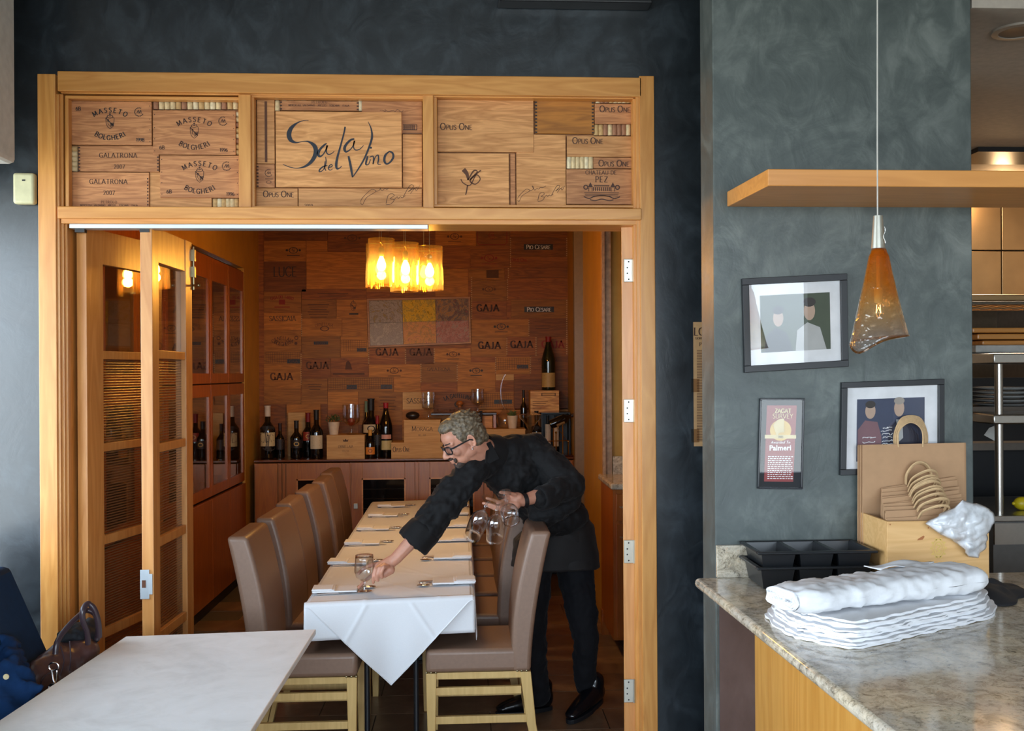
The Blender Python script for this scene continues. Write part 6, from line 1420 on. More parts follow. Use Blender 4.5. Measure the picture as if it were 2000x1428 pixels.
# ---- sensor box on the dark wall
SB = thing('alarm_sensor', 'cream plastic alarm sensor on the dark wall left of the timber frame', 'sensor', tuple(PY(47, 368, YW)))
a = PY(27, 338, YW-.03); b_ = PY(69, 399, YW-.03); mb = MB(); mb.box((a.x, YW-.045, b_.z), (b_.x, YW-.001, a.z)); ob = obj('housing', mb, SWITCH, SB, world=True, bevel=.012, smooth=True); ob.modifiers['bevel'].segments = 4
mb = MB(); c = PY(46, 352, YW-.046); mb.box((c.x-.006, YW-.047, c.z-.003), (c.x+.006, YW-.044, c.z+.003)); obj('lens_slot', mb, BLACKM, SB, world=True)
# ---- dark speaker box at the ceiling
a = PY(972, 17, YW); b_ = PY(1267, 17, YW); SPK = thing('ceiling_speaker', 'black box high on the dark wall at the top of the picture', 'speaker', ((a.x+b_.x)/2, YW-.05, a.z)); mb = MB(); mb.box((a.x, YW-.10, a.z), (b_.x, YW-.002, a.z+.22)); obj('housing', mb, BLACKM, SPK, world=True, bevel=.006)
mb = MB(); mb.box((a.x+.02, YW-.104, a.z+.02), (b_.x-.02, YW-.10, a.z+.20)); obj('grille', mb, BLACKP, SPK, world=True)

# ================================================================== AMBER PENDANT
YL = 2.95
lp = PY(1717, 600, YL)
AL = thing('glass_pendant', 'conical amber blown glass pendant hanging before the grey pier', 'lamp', (lp.x, YL, PY(1717,685,YL).z))
S = YL/2000; zt = PY(1716, 487, YL).z; zb = PY(1717, 668, YL).z; hgt = zt-zb
def ambercone():
    t = NT('amber_to_clear_glass'); tr = t.n('BsdfTransparent'); gl = t.n('BsdfGlossy'); gl.inputs['Roughness'].default_value = .04
    g = t.n('NewGeometry'); sx_ = t.n('SeparateXYZ'); t.l(g.outputs['Position'], sx_.inputs[0]); nz = t.n('TexNoise', i_Scale=16.0, i_Detail=2.0); t.l(g.outputs['Position'], nz.inputs['Vector'])
    mr_ = t.n('MapRange'); mr_.inputs[1].default_value = zb; mr_.inputs[2].default_value = zt; t.l(sx_.outputs['Z'], mr_.inputs[0])
    ad = t.n('Math', operation='ADD'); m2 = t.n('MapRange'); m2.inputs[3].default_value = -.18; m2.inputs[4].default_value = .18; t.l(nz.outputs[0], m2.inputs[0]); t.l(mr_.outputs[0], ad.inputs[0]); t.l(m2.outputs[0], ad.inputs[1])
    c = t.ramp(ad.outputs[0], [(0.0, (.93,.88,.84,1)), (.38, (.92,.83,.68,1)), (.62, (.88,.62,.26,1)), (.95, (.84,.42,.07,1))]); t.l(c, tr.inputs[0])
    bp = t.n('Bump', i_Strength=.8, i_Distance=.006); n2 = t.n('TexNoise', i_Scale=38.0, i_Detail=2.0); t.l(g.outputs['Position'], n2.inputs['Vector']); t.l(n2.outputs[0], bp.inputs['Height']); t.l(bp.outputs[0], gl.inputs['Normal']); 
    mx = t.n('MixShader'); t.l(schlick(t.t, 1.5, .045, bp.outputs[0]), mx.inputs[0]); t.l(tr.outputs[0], mx.inputs[1]); t.l(gl.outputs[0], mx.inputs[2])
    # coloured glass body picks up some scattered light
    c2 = t.ramp(ad.outputs[0], [(0.0, (.62,.48,.40,1)), (.40, (.80,.52,.20,1)), (.66, (.90,.42,.05,1)), (.95, (.90,.30,.01,1))]); tl = t.n('BsdfTranslucent'); t.l(c2, tl.inputs[0]); df = t.n('BsdfDiffuse'); t.l(c2, df.inputs[0]); m0 = t.n('MixShader'); t.l(tl.outputs[0], m0.inputs[1]); t.l(df.outputs[0], m0.inputs[2]); m3 = t.n('MixShader'); f3 = t.n('MapRange'); f3.inputs[3].default_value = .08; f3.inputs[4].default_value = .30; t.l(ad.outputs[0], f3.inputs[0]); t.l(f3.outputs[0], m3.inputs[0]); t.l(mx.outputs[0], m3.inputs[1]); t.l(m0.outputs[0], m3.inputs[2]); t.l(m3.outputs[0], t.out.inputs[0]); return t.m
def cone(u, v):
    a = 2*math.pi*u; q = v; r = (16+ (56-16)*q**1.08)*S
    if q < .06: r = (13+3*q/.06)*S
    droop = .5+.5*math.cos(a-R(215)); z = zt-hgt*q - (q**3)*(22*S)*(max(0, math.cos(a-R(205))))**4 + q**2*8*S*math.cos(a-R(20))*0 + q**3*13*S*(.5+.5*math.cos(a-R(10)))*1.0
    wob = 1+.03*math.sin(3*a+1)*q
    return Vector((lp.x+math.cos(a)*r*wob, YL+math.sin(a)*r*wob*.9, z))
mb = MB(); mb.grid(cone, 48, 26); obj('glass_shade', mb, ambercone(), AL, world=True, smooth=True, auto=False, solid=.004)
rim = [cone(i/48, 1.0) for i in range(49)]; mb = MB(); mb.tube(rim, .0034, 8, False); obj('rim', mb, thin_glass('amber_rim', (.84,.56,.30,1), 1.5, .05), AL, world=True, smooth=True)
mb = MB(); mb.lathe([(.004, 0), (9*S, -.001), (13.5*S, -66*S), (12*S, -66.5*S), (.001,-66.5*S)][::-1], 24, (lp.x-.002, YL, PY(1714,421,YL).z)); obj('cap', mb, NICKEL, AL, world=True, smooth=True)
mb = MB(); c1 = PY(1714, 421, YL); c0 = PY(1717, 0, YL); mb.tube([(c1.x, YL, c1.z-.005), (c1.x+.0005, YL, c1.z+.2), (c0.x, YL, CH)], .0022, 8); obj('cord', mb, plain('braided_cord', srgb(190,186,178), .5), AL, world=True, smooth=True)
mb = MB(); c2 = PY(1722, 458, YL); mb.tube([(c2.x+.001*math.sin(i)*3, YL-.02, c2.z+.02-.006*i) for i in range(9)], .0012, 6); obj('hook', mb, STEEL, AL, world=True)
mb = MB(); mb.lathe([(.004,.0),(.0055,-.005),(.0055,-62*S),(.011,-64*S),(.0125,-66*S),(.0125,-92*S),(.009,-94*S)][::-1], 18, (lp.x-.002, YL, PY(1714,500,YL).z)); obj('socket', mb, plain('porcelain_socket', srgb(206,190,150), .35), AL, world=True, smooth=True)
bz = PY(1714,592,YL).z; mb = MB(); mb.lathe([(.006,0),(.011,-.008),(.016,-.026),(.0155,-.036),(.009,-.047),(.0005,-.05)][::-1], 20, (lp.x-.002, YL, bz)); obj('bulb', mb, CLEARG, AL, world=True, smooth=True)
mb = MB(); mb.tube([(lp.x-.007, YL, bz-.005), (lp.x-.009, YL, bz-.03), (lp.x-.002, YL, bz-.012), (lp.x+.005, YL, bz-.03), (lp.x+.003, YL, bz-.005)], .0009, 6); obj('filament', mb, emit('filament', (1,.55,.2,1), 14), AL, world=True)

# ================================================================== THINGS ON THE BAR
# two stacked black trays
def tray(z, label_, dx=0):
    x0, x1, y0, y1 = .972+dx, 1.390+dx, 3.42, 3.665
    o = thing('compartment_tray', label_, 'tray', ((x0+x1)/2, (y0+y1)/2, z), 0, 'black trays on the bar'); W = x1-x0; D = y1-y0; h = .080
    mb = MB(); rim_ = .018; nb = 3; g_ = .016; cw = (W-2*rim_-2*g_)/3; t_ = .006
    zt_ = h
    # rim plate with three openings
    mb.box((-W/2, -D/2, zt_-.010), (W/2, -D/2+rim_, zt_)); mb.box((-W/2, D/2-rim_, zt_-.010), (W/2, D/2, zt_)); mb.box((-W/2, -D/2+rim_, zt_-.010), (-W/2+rim_, D/2-rim_, zt_)); mb.box((W/2-rim_, -D/2+rim_, zt_-.010), (W/2, D/2-rim_, zt_))
    for k in range(2): xx = -W/2+rim_+cw*(k+1)+g_*k; mb.box((xx, -D/2+rim_, zt_-.012), (xx+g_, D/2-rim_, zt_-.002))
    obj('rim', mb, BLACKP, o, bevel=.004)
    for k in range(3):
        xx0 = -W/2+rim_+k*(cw+g_); xx1 = xx0+cw; ya, yb2 = -D/2+rim_, D/2-rim_; s_ = .012; mb = MB()
        T_ = [(xx0,ya,zt_-.004),(xx1,ya,zt_-.004),(xx1,yb2,zt_-.004),(xx0,yb2,zt_-.004)]; Bm = [(xx0+s_,ya+s_,.004),(xx1-s_,ya+s_,.004),(xx1-s_,yb2-s_,.004),(xx0+s_,yb2-s_,.004)]
        mb.add(T_+Bm, [(0,1,5,4),(1,2,6,5),(2,3,7,6),(3,0,4,7),(4,5,6,7)]); obj('compartment', mb, BLACKP, o, solid=.004)
    return o
zt0 = ZBAR+.001; tray(zt0, 'black plastic three-compartment tray, lower of the two stacked on the bar'); tray(zt0+.052, 'black plastic three-compartment tray, upper of the two stacked on the bar', .002)
# open pine box
bx0 = PZ(1727, 1118, ZBAR); YBX = 3.40
x0 = PY(1733, 1080, YBX).x; x1 = PY(1932, 1080, YBX).x; zt_ = PY(1830, 1018, YBX).z; BXH = zt_-ZBAR; dep = .27
BX = thing('pine_box', 'open pine wine box holding paper bags, gold emblem on its front', 'box', ((x0+x1)/2, YBX+dep/2, ZBAR+.001))
PINE = wood('light_pine', srgb(206,158,96), srgb(226,182,124), 'X', 1.0, .5, 0, .04, .8, .03)
W = x1-x0; t_ = .011
for nm, a, b_ in (('front_board', (-W/2,-dep/2,.008), (W/2,-dep/2+t_,BXH)), ('back_board', (-W/2,dep/2-t_,.008), (W/2,dep/2,BXH)), ('side_board', (-W/2,-dep/2+t_,.008), (-W/2+t_,dep/2-t_,BXH)), ('side_board', (W/2-t_,-dep/2+t_,.008), (W/2,dep/2-t_,BXH)), ('base', (-W/2,-dep/2,0), (W/2,dep/2,.008))):
    mb = MB(); mb.box(a, b_); fb = obj(nm, mb, PINE, BX, bevel=.0012)
    if nm == 'front_board':
        put = lambda x, y: Vector((x, -dep/2-.001, y)); c_ = .0; zc_ = BXH*.60; pm = MB()
        disc(pm, put, c_, zc_, .022, .032, 28, .86); disc(pm, put, c_, zc_, .015, .024, 28, .78); ribbon(pm, smooth([(c_-.006,zc_+.012),(c_+.006,zc_+.006),(c_-.004,zc_-.002),(c_+.006,zc_-.010),(c_-.005,zc_-.014)], 4), lambda i, dx, dy: .0022, put)
        for k in range(10): a_ = 2*math.pi*k/10; disc(pm, put, c_+.026*math.cos(a_), zc_+.033*math.sin(a_), .004, n=8)
        obj('gold_emblem', pm, GOLDI, fb)
        pm = MB(); poly(pm, put, [(-.075,zc_+.028),(-.055,zc_+.030),(-.048,zc_+.040),(-.052,zc_+.044),(-.070,zc_+.034)]); [disc(pm, put, a_, b2, .0025, n=8) for a_, b2 in ((-.035,BXH*.9),(-.03,BXH*.25),(-W/2+.01,BXH-.01))]; obj('knot', pm, plain('pine_knot', srgb(160,96,50), .6), fb)['kind'] = 'stuff'
# paper bags
def bag(label_, P_, thick, group=None, handle=None, fold=True, cat='bag'):
    """P_: four corners of the face (bl, br, tr, tl) in world; thick: offset towards the back"""
    c = sum((Vector(p) for p in P_), Vector())/4; base = (Vector(P_[0])+Vector(P_[1]))/2
    o = thing('paper_bag', label_, cat, tuple(base), 0, group); mb = MB(); n = Vector((0,1,0)); mb.prism(P_, n*thick); fo = obj('folded_body', mb, KRAFT, o, world=True, bevel=.001)
    if handle:
        hp, rr = handle; pts = smooth(hp, 5); k = MB(); k.tube(pts, rr, 6); obj('handle', k, TWIST, o, world=True, smooth=True)
    return o
zbx = ZBAR+.012
for i in range(9):      # upright large bags at the back of the box, leaning on the pier
    Yb = 3.652-.005*i; dx = .0035*(i % 3)-.003*i; zt1 = PY(1780, 868, Yb).z-.002*(i % 4)
    A_ = [Vector((PY(1674,900,Yb).x-dx, Yb, zbx)), Vector((PY(1887,900,Yb).x+dx*.3, Yb, zbx)), Vector((PY(1887,900,Yb).x+dx*.3, Yb, zt1+.004)), Vector((PY(1676,900,Yb).x-dx, Yb, zt1))]
    h0 = PY(1746, 868, Yb); h1 = PY(1810, 868, Yb); ht = PY(1782, 812+1.6*i, Yb).z; cx_ = (h0.x+h1.x)/2; w_ = (h1.x-h0.x)/2-.0022*i*.9; j = .0016*math.sin(i*2.3)
    pts = [(cx_-w_+j, Yb-.003, h0.z-.01), (cx_-w_+j, Yb-.004, h0.z+.04), (cx_-w_*.62, Yb-.006, ht-.012), (cx_, Yb-.006, ht), (cx_+w_*.62, Yb-.006, ht-.012), (cx_+w_+j, Yb-.004, h0.z+.04), (cx_+w_+j, Yb-.003, h0.z-.01)]
    bag('large upright brown paper bag, %s from the front of the standing sheaf' % ['ninth and last','eighth','seventh','sixth','fifth','fourth','third','second','foremost'][i], A_, .0035, 'large standing paper bags', (pts, .0026))
# crease lines on the foremost large bag
# smaller folded bags leaning in the box with looped handles
r_ = random.Random(11); nb_ = 14
for i in range(nb_):
    q = i/(nb_-1); Yb = 3.575-.14*q; lean = .14-.03*q
    zb2 = zbx+.002; xl = PY(1712+10*q, 1000, Yb).x+r_.uniform(-.004,.004); xr_ = PY(1868+12*q, 1000, Yb).x+r_.uniform(-.006,.006)
    htp = PY(1790, 930+62*q+r_.uniform(-4,4), Yb+lean).z; tilt_ = r_.uniform(-.006,.010)+.012*(1-q)
    Z = lambda z: z
    c4 = [Vector((xl,Yb-.02,zb2)), Vector((xr_,Yb-.02,zb2)), Vector((xr_+.01, Yb+lean-.11, htp+tilt_)), Vector((xl+.012+.02*(1-q), Yb+lean-.11, htp-tilt_-.012))]
    hx = (xl+xr_)/2+.018+.010*q; hw = .046; tz = htp-.004; ty = Yb+lean-.112
    fw2 = Vector((.012, -.05-.01*q, .052-.012*q)) if i > 1 else Vector((0,-.012,.066))
    pts = [Vector((hx-hw,ty,tz-.01)), Vector((hx-hw,ty,tz))+fw2*.45, Vector((hx-hw*.55,ty,tz))+fw2*.95, Vector((hx,ty,tz))+fw2*1.1, Vector((hx+hw*.6,ty,tz))+fw2*.9, Vector((hx+hw,ty,tz))+fw2*.4, Vector((hx+hw,ty,tz-.012))]
    bg_ = bag('small paper bag leaning in the pine box, %s from the front' % ['last','thirteenth','twelfth','eleventh','tenth','ninth','eighth','seventh','sixth','fifth','fourth','third','second','foremost'][i], c4, .005, 'small leaning paper bags', (pts, .0030)); k2_ = MB(); k2_.tube(smooth([Vector(p)+Vector((.004, .007, -.004)) for p in pts], 5), .0030, 6); obj('handle', k2_, TWIST, bpy.data.objects[bg_.name], world=True, smooth=True)
# crumpled clear plastic bag over the right front corner of the box
mb = MB(); r_ = random.Random(4)
outl = [(1806,1022),(1830,1005),(1862,992),(1876,976),(1908,984),(1938,1000),(1941,1020),(1928,1040),(1925,1062),(1908,1090),(1892,1088),(1870,1062),(1845,1050),(1825,1036)]
cxp, cyp = 1884, 1030
def plf(u, v):
    n_ = len(outl); f_ = u*n_; i0 = int(f_) % n_; t__ = f_-int(f_); ox = outl[i0][0]*(1-t__)+outl[(i0+1) % n_][0]*t__; oy = outl[i0][1]*(1-t__)+outl[(i0+1) % n_][1]*t__
    px_ = cxp+(ox-cxp)*v; py_ = cyp+(oy-cyp)*v; Yb = YBX-.012-.055*math.sqrt(max(0, 1-v*v)); p = PY(px_, py_, Yb)
    nz = noise.noise(Vector((px_*.030+py_*.02, py_*.05, 1)))*.026+noise.noise(Vector((px_*.10, py_*.07, 5)))*.006; return Vector((p.x, p.y-abs(nz)*.9*(.4+v), p.z+nz*.15))
mb.grid(plf, 84, 22)
def plastic():
    t = NT('cloudy_plastic'); setp(t.p, .18, spec=.8); t.p.inputs['Base Color'].default_value = srgb(225,228,232); tr = t.n('BsdfTransparent'); g = t.n('NewGeometry'); nz = t.n('TexNoise', i_Scale=20.0, i_Detail=3.0); t.l(g.outputs['Position'], nz.inputs['Vector'])
    mr_ = t.n('MapRange'); mr_.inputs[1].default_value = .35; mr_.inputs[2].default_value = .6; mr_.inputs[3].default_value = .45; mr_.inputs[4].default_value = .9; t.l(nz.outputs[0], mr_.inputs[0]); mx = t.n('MixShader'); t.l(mr_.outputs[0], mx.inputs[0]); t.l(tr.outputs[0], mx.inputs[1]); t.l(t.p.outputs[0], mx.inputs[2]); t.l(mx.outputs[0], t.out.inputs[0]); return t.m
cpp = PY(1884, 1088, YBX-.03); PB = thing('plastic_bag', 'crumpled clear plastic bag draped over the right front corner of the pine box', 'bag', tuple(cpp)); obj('film', mb, plastic(), PB, world=True, smooth=True, auto=False, solid=.001)
# white napkins: lower pile of folded layers, upper thick roll
def pile():
    t = thing('napkin_stack', 'flat ragged stack of folded white cloth napkins on the bar, under the roll', 'napkins', tuple(PZ(1720, 1235, ZBAR)))
    r_ = random.Random(2); nl = 9
    base = [(1500,1205),(1540,1240),(1580,1252),(1660,1268),(1730,1258),(1800,1240),(1880,1222),(1938,1204),(1920,1172),(1800,1158),(1650,1165),(1540,1180)]
    P_ = [PZ(a, b2, ZBAR) for a, b2 in base]; c = sum(P_, Vector())/len(P_)
    for k in range(nl):
        z = ZBAR+.001+k*.0075; sc_ = 1-.012*k; pts = []; n_ = len(P_); sc_ *= r_.uniform(.965, 1.02)
        for i in range(n_*8):
            f_ = i/8; j_ = int(f_); t_ = f_-j_; q0, a, b2, q3 = P_[(j_-1) % n_], P_[j_ % n_], P_[(j_+1) % n_], P_[(j_+2) % n_]; p = 0.5*((2*a)+(b2-q0)*t_+(2*q0-5*a+4*b2-q3)*t_*t_+(3*a-q0-3*b2+q3)*t_**3); d = p-c; d.z = 0
            rag = .0035*math.sin(i*1.7+k*2)+r_.uniform(-.003,.003); p2 = c+d*sc_+d.normalized()*rag+Vector((.004*math.sin(k*1.3),.003*math.cos(k*2.1),0)); pts.append(Vector((p2.x, p2.y, z+.0012*math.sin(i*.9+k))))
        mb = MB(); m_ = len(pts); vs_ = pts+[p+Vector((0,0,.0066)) for p in pts]+[Vector((c.x,c.y,z)), Vector((c.x,c.y,z+.0075))]
        mb.add(vs_, [(i, (i+1) % m_, m_+(i+1) % m_, m_+i) for i in range(m_)]+[((i+1) % m_, i, 2*m_) for i in range(m_)]+[(m_+i, m_+(i+1) % m_, 2*m_+1) for i in range(m_)]); fl_ = obj('folded_layer', mb, NAPK, t, world=True, smooth=True); wave_fold(fl_, 'layer_folds%d' % (k % 3), .03+.008*(k % 3), .008)
    return ZBAR+.001+nl*.0075, t
ztop, NSK = pile()
RL = thing('napkin_roll', 'thick roll of white cloth lying on the napkin stack', 'napkins', tuple(PZ(1700, 1150, ZBAR+.1)))
# roll axis
pa = PZ(1530, 1195, ztop); pb = PZ(1890, 1148, ztop); ax_ = (pb-pa); La = ax_.length; ax_.normalize(); sd = Vector((0,0,1)).cross(ax_).normalized()
mb = MB(); rw, rh = .098, .038
def rollf(u, v):
    a = 2*math.pi*u; e_ = v; k = 1-.30*max(0,(.10-v)/.10)**2-.25*max(0,(v-.92)/.08)**2; cs, sn = math.cos(a), math.sin(a)
    x = math.copysign(abs(cs)**.8, cs)*rw*k; z = math.copysign(abs(sn)**.75, sn)*rh*k*(1+.12*cs)
    w_ = 1+.05*noise.noise(Vector((v*6, cs*1.5, sn*1.5)))+.03*noise.noise(Vector((v*17, cs*3, sn*3)))
    p = pa + ax_*(La*v) - sd*(x*w_) + Vector((0,0,rh+z*w_+.001)); p -= sd*.0; return p
mb.grid(rollf, 64, 70); c0 = MB()
ro = obj('rolled_cloth', mb, NAPK, RL, world=True, smooth=True, auto=False); wave_fold(ro, 'roll_folds', .05, .016); wave_fold(ro, 'roll_creases', .03, .006, 'MARBLE')
# spiral layers seen at the left end
for k in range(6):
    s_ = .94-.15*k
    if s_ < .1: break
    pts = []
    for i in range(33):
        a = 2*math.pi*i/32; cs, sn = math.cos(a), math.sin(a); pts.append(pa-ax_*(.004+.006*k*0+.004*math.sin(i*1.1+k)) - sd*(math.copysign(abs(cs)**.8, cs)*rw*s_*.72) + Vector((0,0,rh+math.copysign(abs(sn)**.75, sn)*rh*s_*.72)))
    k_ = MB(); k_.tube(pts, .0048, 6, False); obj('rolled_edge', k_, NAPK, RL, world=True, smooth=True)
for vv in (0.0, 1.0):
    k_ = MB(); pts = [rollf(i/64, vv) for i in range(64)]; c_ = sum(pts, Vector())/64; k_.add(pts+[c_], [((i+1) % 64, i, 64) for i in range(64)]); obj('end_face', k_, NAPK, RL, world=True, smooth=True)
# loose corner on top
k_ = MB(); cst = PZ(1745, 1108, ztop+2*rh)
def lf2_(u, v): return cst + ax_*((u-.3)*.22) + sd*((v-.2)*.07) + Vector((0,0,-.004+.012*math.sin(u*7)*math.cos(v*4)*.6+.004))
k_.grid(lf2_, 24, 10); obj('loose_corner', k_, NAPK, RL, world=True, smooth=True, solid=.003)
# black cloth to the right of the napkins
BC = thing('black_cloth', 'crumpled black cloth on the bar right of the white napkins', 'cloth', tuple(PZ(1935, 1165, ZBAR)))
mb = MB(); c_ = PZ(1935, 1165, ZBAR)
def bcf(u, v):
    a = 2*math.pi*u; r0 = (.105+.025*math.sin(3*a+1))*v; h = .040*(1-v**2)*(1+.4*noise.noise(Vector((math.cos(a)*v*3, math.sin(a)*v*3, 0)))); return Vector((c_.x+math.cos(a)*r0*1.25, c_.y+.04+math.sin(a)*r0*1.5, ZBAR+.002+h+.006*noise.noise(Vector((a*2, v*9, 2)))*(1-v)))
mb.grid(bcf, 48, 14); obj('fabric', mb, plain('black_cloth', srgb(24,24,28), .9, .1, 60, .1), BC, world=True, smooth=True, auto=False, solid=.003)

# ================================================================== WHITE MARBLE TABLE (left foreground)
ZM_ = .755
a = PZ(246, 1243, ZM_); b_ = PZ(617, 1229, ZM_); c_ = PZ(494, 1422, ZM_); d_ = PZ(2, 1405, ZM_)
c2 = b_+(c_-b_)*1.9; d2 = a+(d_-a)*1.9
MT = thing('marble_table', 'white marble topped table in the left foreground', 'table', ((a.x+c2.x)/2, (a.y+c2.y)/2, 0))
mb = MB(); mb.prism([(p.x, p.y, ZM_-.022) for p in (a, b_, c2, d2)][::-1], (0,0,.022)); o = obj('tabletop', mb, MARBLE, MT, world=True, bevel=.003)
mb = MB(); cc = (a+b_+c2+d2)/4; mb.tube([(cc.x, cc.y, .02), (cc.x, cc.y, .70)], .035, 16); obj('pedestal', mb, BLACKM, MT, world=True, smooth=True); mb = MB(); mb.box((cc.x-.25,cc.y-.25,.001), (cc.x+.25,cc.y+.25,.02)); obj('base_plate', mb, BLACKM, MT, world=True, bevel=.004)
mb = MB(); mb.box((cc.x-.2,cc.y-.3,.70), (cc.x+.2,cc.y+.3,.7325)); obj('support', mb, BLACKM, MT, world=True)
# ================================================================== BANQUETTE, COAT AND HANDBAG
BQ = thing('banquette', 'navy upholstered banquette at the lower left', 'bench', (-1.95, 3.6, 0))
xs = PY(80, 1260, 3.95)
mb = MB(); 
bkp = [PY(2,1108,3.95), PY(12,1109,3.95), PY(84,1262,3.95), PY(95,1320,3.95), PY(2,1320,3.95)]
tx_ = PY(10,1110,3.95)
prof = [(-2.2, tx_.z), (PY(10,1110,3.95).x, tx_.z), (PY(84,1275,3.95).x, PY(84,1275,3.95).z), (PY(110,1400,3.95).x, .48), (-2.2, .48)]
mb.prism([(x, 2.0, z) for x, z in prof], (0, 2.0, 0)); o = obj('backrest', mb, NAVY, BQ, world=True, bevel=.02, smooth=True)
mb = MB(); mb.box((-2.2, 2.0, .36), (-1.42, 4.0, .50)); obj('seat', mb, NAVY, BQ, world=True, bevel=.03, smooth=True); mb = MB(); mb.box((-2.2, 2.0, 0), (-1.5, 4.0, .36)); obj('base', mb, BLACKM, BQ, world=True)
CT = thing('blue_coat', 'dark blue coat with a pale button heaped on the banquette at the left edge', 'coat', (-1.78, 3.5, .5))
cb = MB(); r_ = random.Random(9)
for i in range(12): cb.ell(Q(r_.uniform(-50,36), r_.uniform(1330,1420), 3.55+r_.uniform(-.1,.1)), (r_.uniform(.05,.09), r_.uniform(.06,.12), r_.uniform(.04,.08)), Euler((r_.uniform(-.6,.6), r_.uniform(-.6,.6), r_.uniform(0,3))).to_matrix(), 16, 10)
cb.cap(Q(-10,1260,3.75), .05, Q(30,1330,3.6), .06); cb.cap(Q(30,1370,3.5), .055, Q(66,1352,3.5), .030); cb.cap(Q(-10,1400,3.5), .09, Q(30,1400,3.45), .06)
co = obj('fabric', cb, DENIM, CT, world=True, remesh=.010, smoothit=4); wave_fold(co, 'coat_folds', .12, .05); wave_fold(co, 'coat_creases', .06, .03, 'MARBLE')
mb = MB(); c = Q(12,1322,3.40); mb.lathe([(.0001,-.002),(.009,-.002),(.009,.002),(.0001,.002)], 14, (0,0,0), Matrix.Translation(c) @ Matrix.Rotation(R(90),4,'X')); obj('button', mb, CREAM, CT, world=True)
def QB(x, y, Y): return PY(x, y, Y+.02+.27*max(0, min(1, (x-70)/105.0)))
HB = thing('handbag', 'brown leather handbag with rolled handles and a silver clasp on the banquette', 'bag', tuple(QB(125,1350,3.72)))
hb = MB(); YH = 3.74
bb = lambda px, py, Y, r: hb.ell(QB(px,py,Y), r, None, 18, 12)
axis_ = (QB(175,1250,YH)-QB(75,1320,YH))
rot_ = Matrix.Rotation(-math.atan2(axis_.z, axis_.x), 3, 'Y')
for i in range(12):
    q = i/11; c = QB(84+q*80, 1318-q*48, YH); e_ = .5+.5*math.sin(math.pi*(q*.8+.15)); hb.ell(c, (.045, .075+.02*e_, .050+.022*e_), rot_, 18, 12)
bb(155,1312,YH,(.05,.07,.09)); bb(120,1340,YH,(.09,.08,.06)); bb(170,1285,YH,(.040,.06,.07)); bb(68,1332,YH,(.05,.07,.045))
ho_ = obj('leather_body', hb, LEATHER, HB, world=True, remesh=.007, smoothit=8); wave_fold(ho_, 'bag_dents', .07, .022)
def hp(l): return smooth([QB(*p) for p in l], 6)
mb = MB(); mb.tube(hp([(108,1278,3.70),(113,1252,3.70),(135,1222,3.70),(158,1200,3.70),(170,1192,3.70),(186,1200,3.69),(192,1225,3.69),(190,1250,3.69)]), .0105, 12); obj('handle', mb, LEATHD, HB, world=True, smooth=True)
mb = MB(); mb.tube(hp([(172,1258,3.64),(170,1235,3.63),(162,1212,3.63),(162,1192,3.63),(172,1179,3.63),(184,1190,3.63),(192,1215,3.64),(194,1245,3.65)]), .0105, 12); obj('handle', mb, LEATHD, HB, world=True, smooth=True)
mb = MB(); mb.cap(QB(128,1245,3.78), .03, QB(178,1222,3.78), .032); mb.cap(QB(150,1240,3.74), .028, QB(182,1240,3.76), .03); lo_ = obj('lining_cloth', mb, plain('black_scarf', srgb(14,18,26), .8, .2, 40, .2), HB, world=True, remesh=.006, smoothit=2); wave_fold(lo_, 'scarf', .03, .02)
mb = MB(); c = QB(105,1302,3.625); ring = [c+Vector((math.cos(a)*.017, 0, math.sin(a)*.014)) for a in [2*math.pi*i/16 for i in range(17)]]; mb.tube(ring, .0028, 8, False); mb.tube([QB(101,1310,3.62), QB(104,1328,3.615), QB(107,1335,3.61)], .004, 8); mb.tube([QB(111,1310,3.62), QB(110,1328,3.615), QB(107,1335,3.61)], .003, 8); c = QB(103,1342,3.61); mb.tube([c+Vector((math.cos(a)*.014, 0, math.sin(a)*.010)) for a in [2*math.pi*i/16 for i in range(17)]], .003, 8, False); obj('clasp', mb, CHROME, HB, world=True, smooth=True)
for l in ([(118,1262,3.66),(125,1290,3.645),(118,1320,3.64)], [(136,1252,3.66),(138,1285,3.64),(136,1310,3.64)], [(76,1350,3.66),(84,1325,3.65),(100,1312,3.645)]):
    mb = MB(); mb.tube(hp(l), .0025, 6); obj('seam_piping', mb, LEATHD, HB, world=True, smooth=True)

# ================================================================== KITCHEN FITTINGS (right edge)
def kb(a, b_, Y0, Y1): A = PY(*a, Y0); B = PY(*b_, Y0); return (A.x, Y0, B.z), (B.x, Y1, A.z)
KS = thing('steel_shelving', 'stainless steel pass shelving with round posts in the kitchen', 'shelving', tuple(PY(1950, 1050, 5.2)))
KS.location.z = 0
p = PY(1951, 850, 5.2)
for (ya, yb_) in ((711, 812), (826, 1010)):
    mb = MB(); mb.tube([(p.x, 5.2, PY(1951,yb_,5.2).z), (p.x, 5.2, PY(1951,ya,5.2).z)], .021, 20); obj('post', mb, STEEL, KS, world=True, smooth=True)
for (ya, yb_) in ((690, 711), (810, 829)):
    z1 = PY(1951,ya,5.15).z; z0 = PY(1951,yb_,5.15).z; mb = MB(); mb.box((PY(1940,ya,5.15).x, 5.15, z0), (4.35, 5.55, z1)); obj('shelf', mb, STEEL, KS, world=True, bevel=.008, smooth=True)
for (ya, yb_) in ((690, 700), (795, 812)):
    z1 = PY(1901,ya,5.9).z; z0 = PY(1901,yb_,5.9).z; mb = MB(); mb.box((2.3, 5.9, z0), (4.35, 6.3, z1)); obj('rear_shelf', mb, plain('dull_steel', srgb(120,112,104), .4, .05, metal=.8), KS, world=True)
z1 = PY(1951,1008,5.1).z; mb = MB(); mb.box((PY(1936,1008,5.1).x, 5.1, z1-.03), (4.35, 5.9, z1)); obj('worktop', mb, STEEL, KS, world=True, bevel=.004)
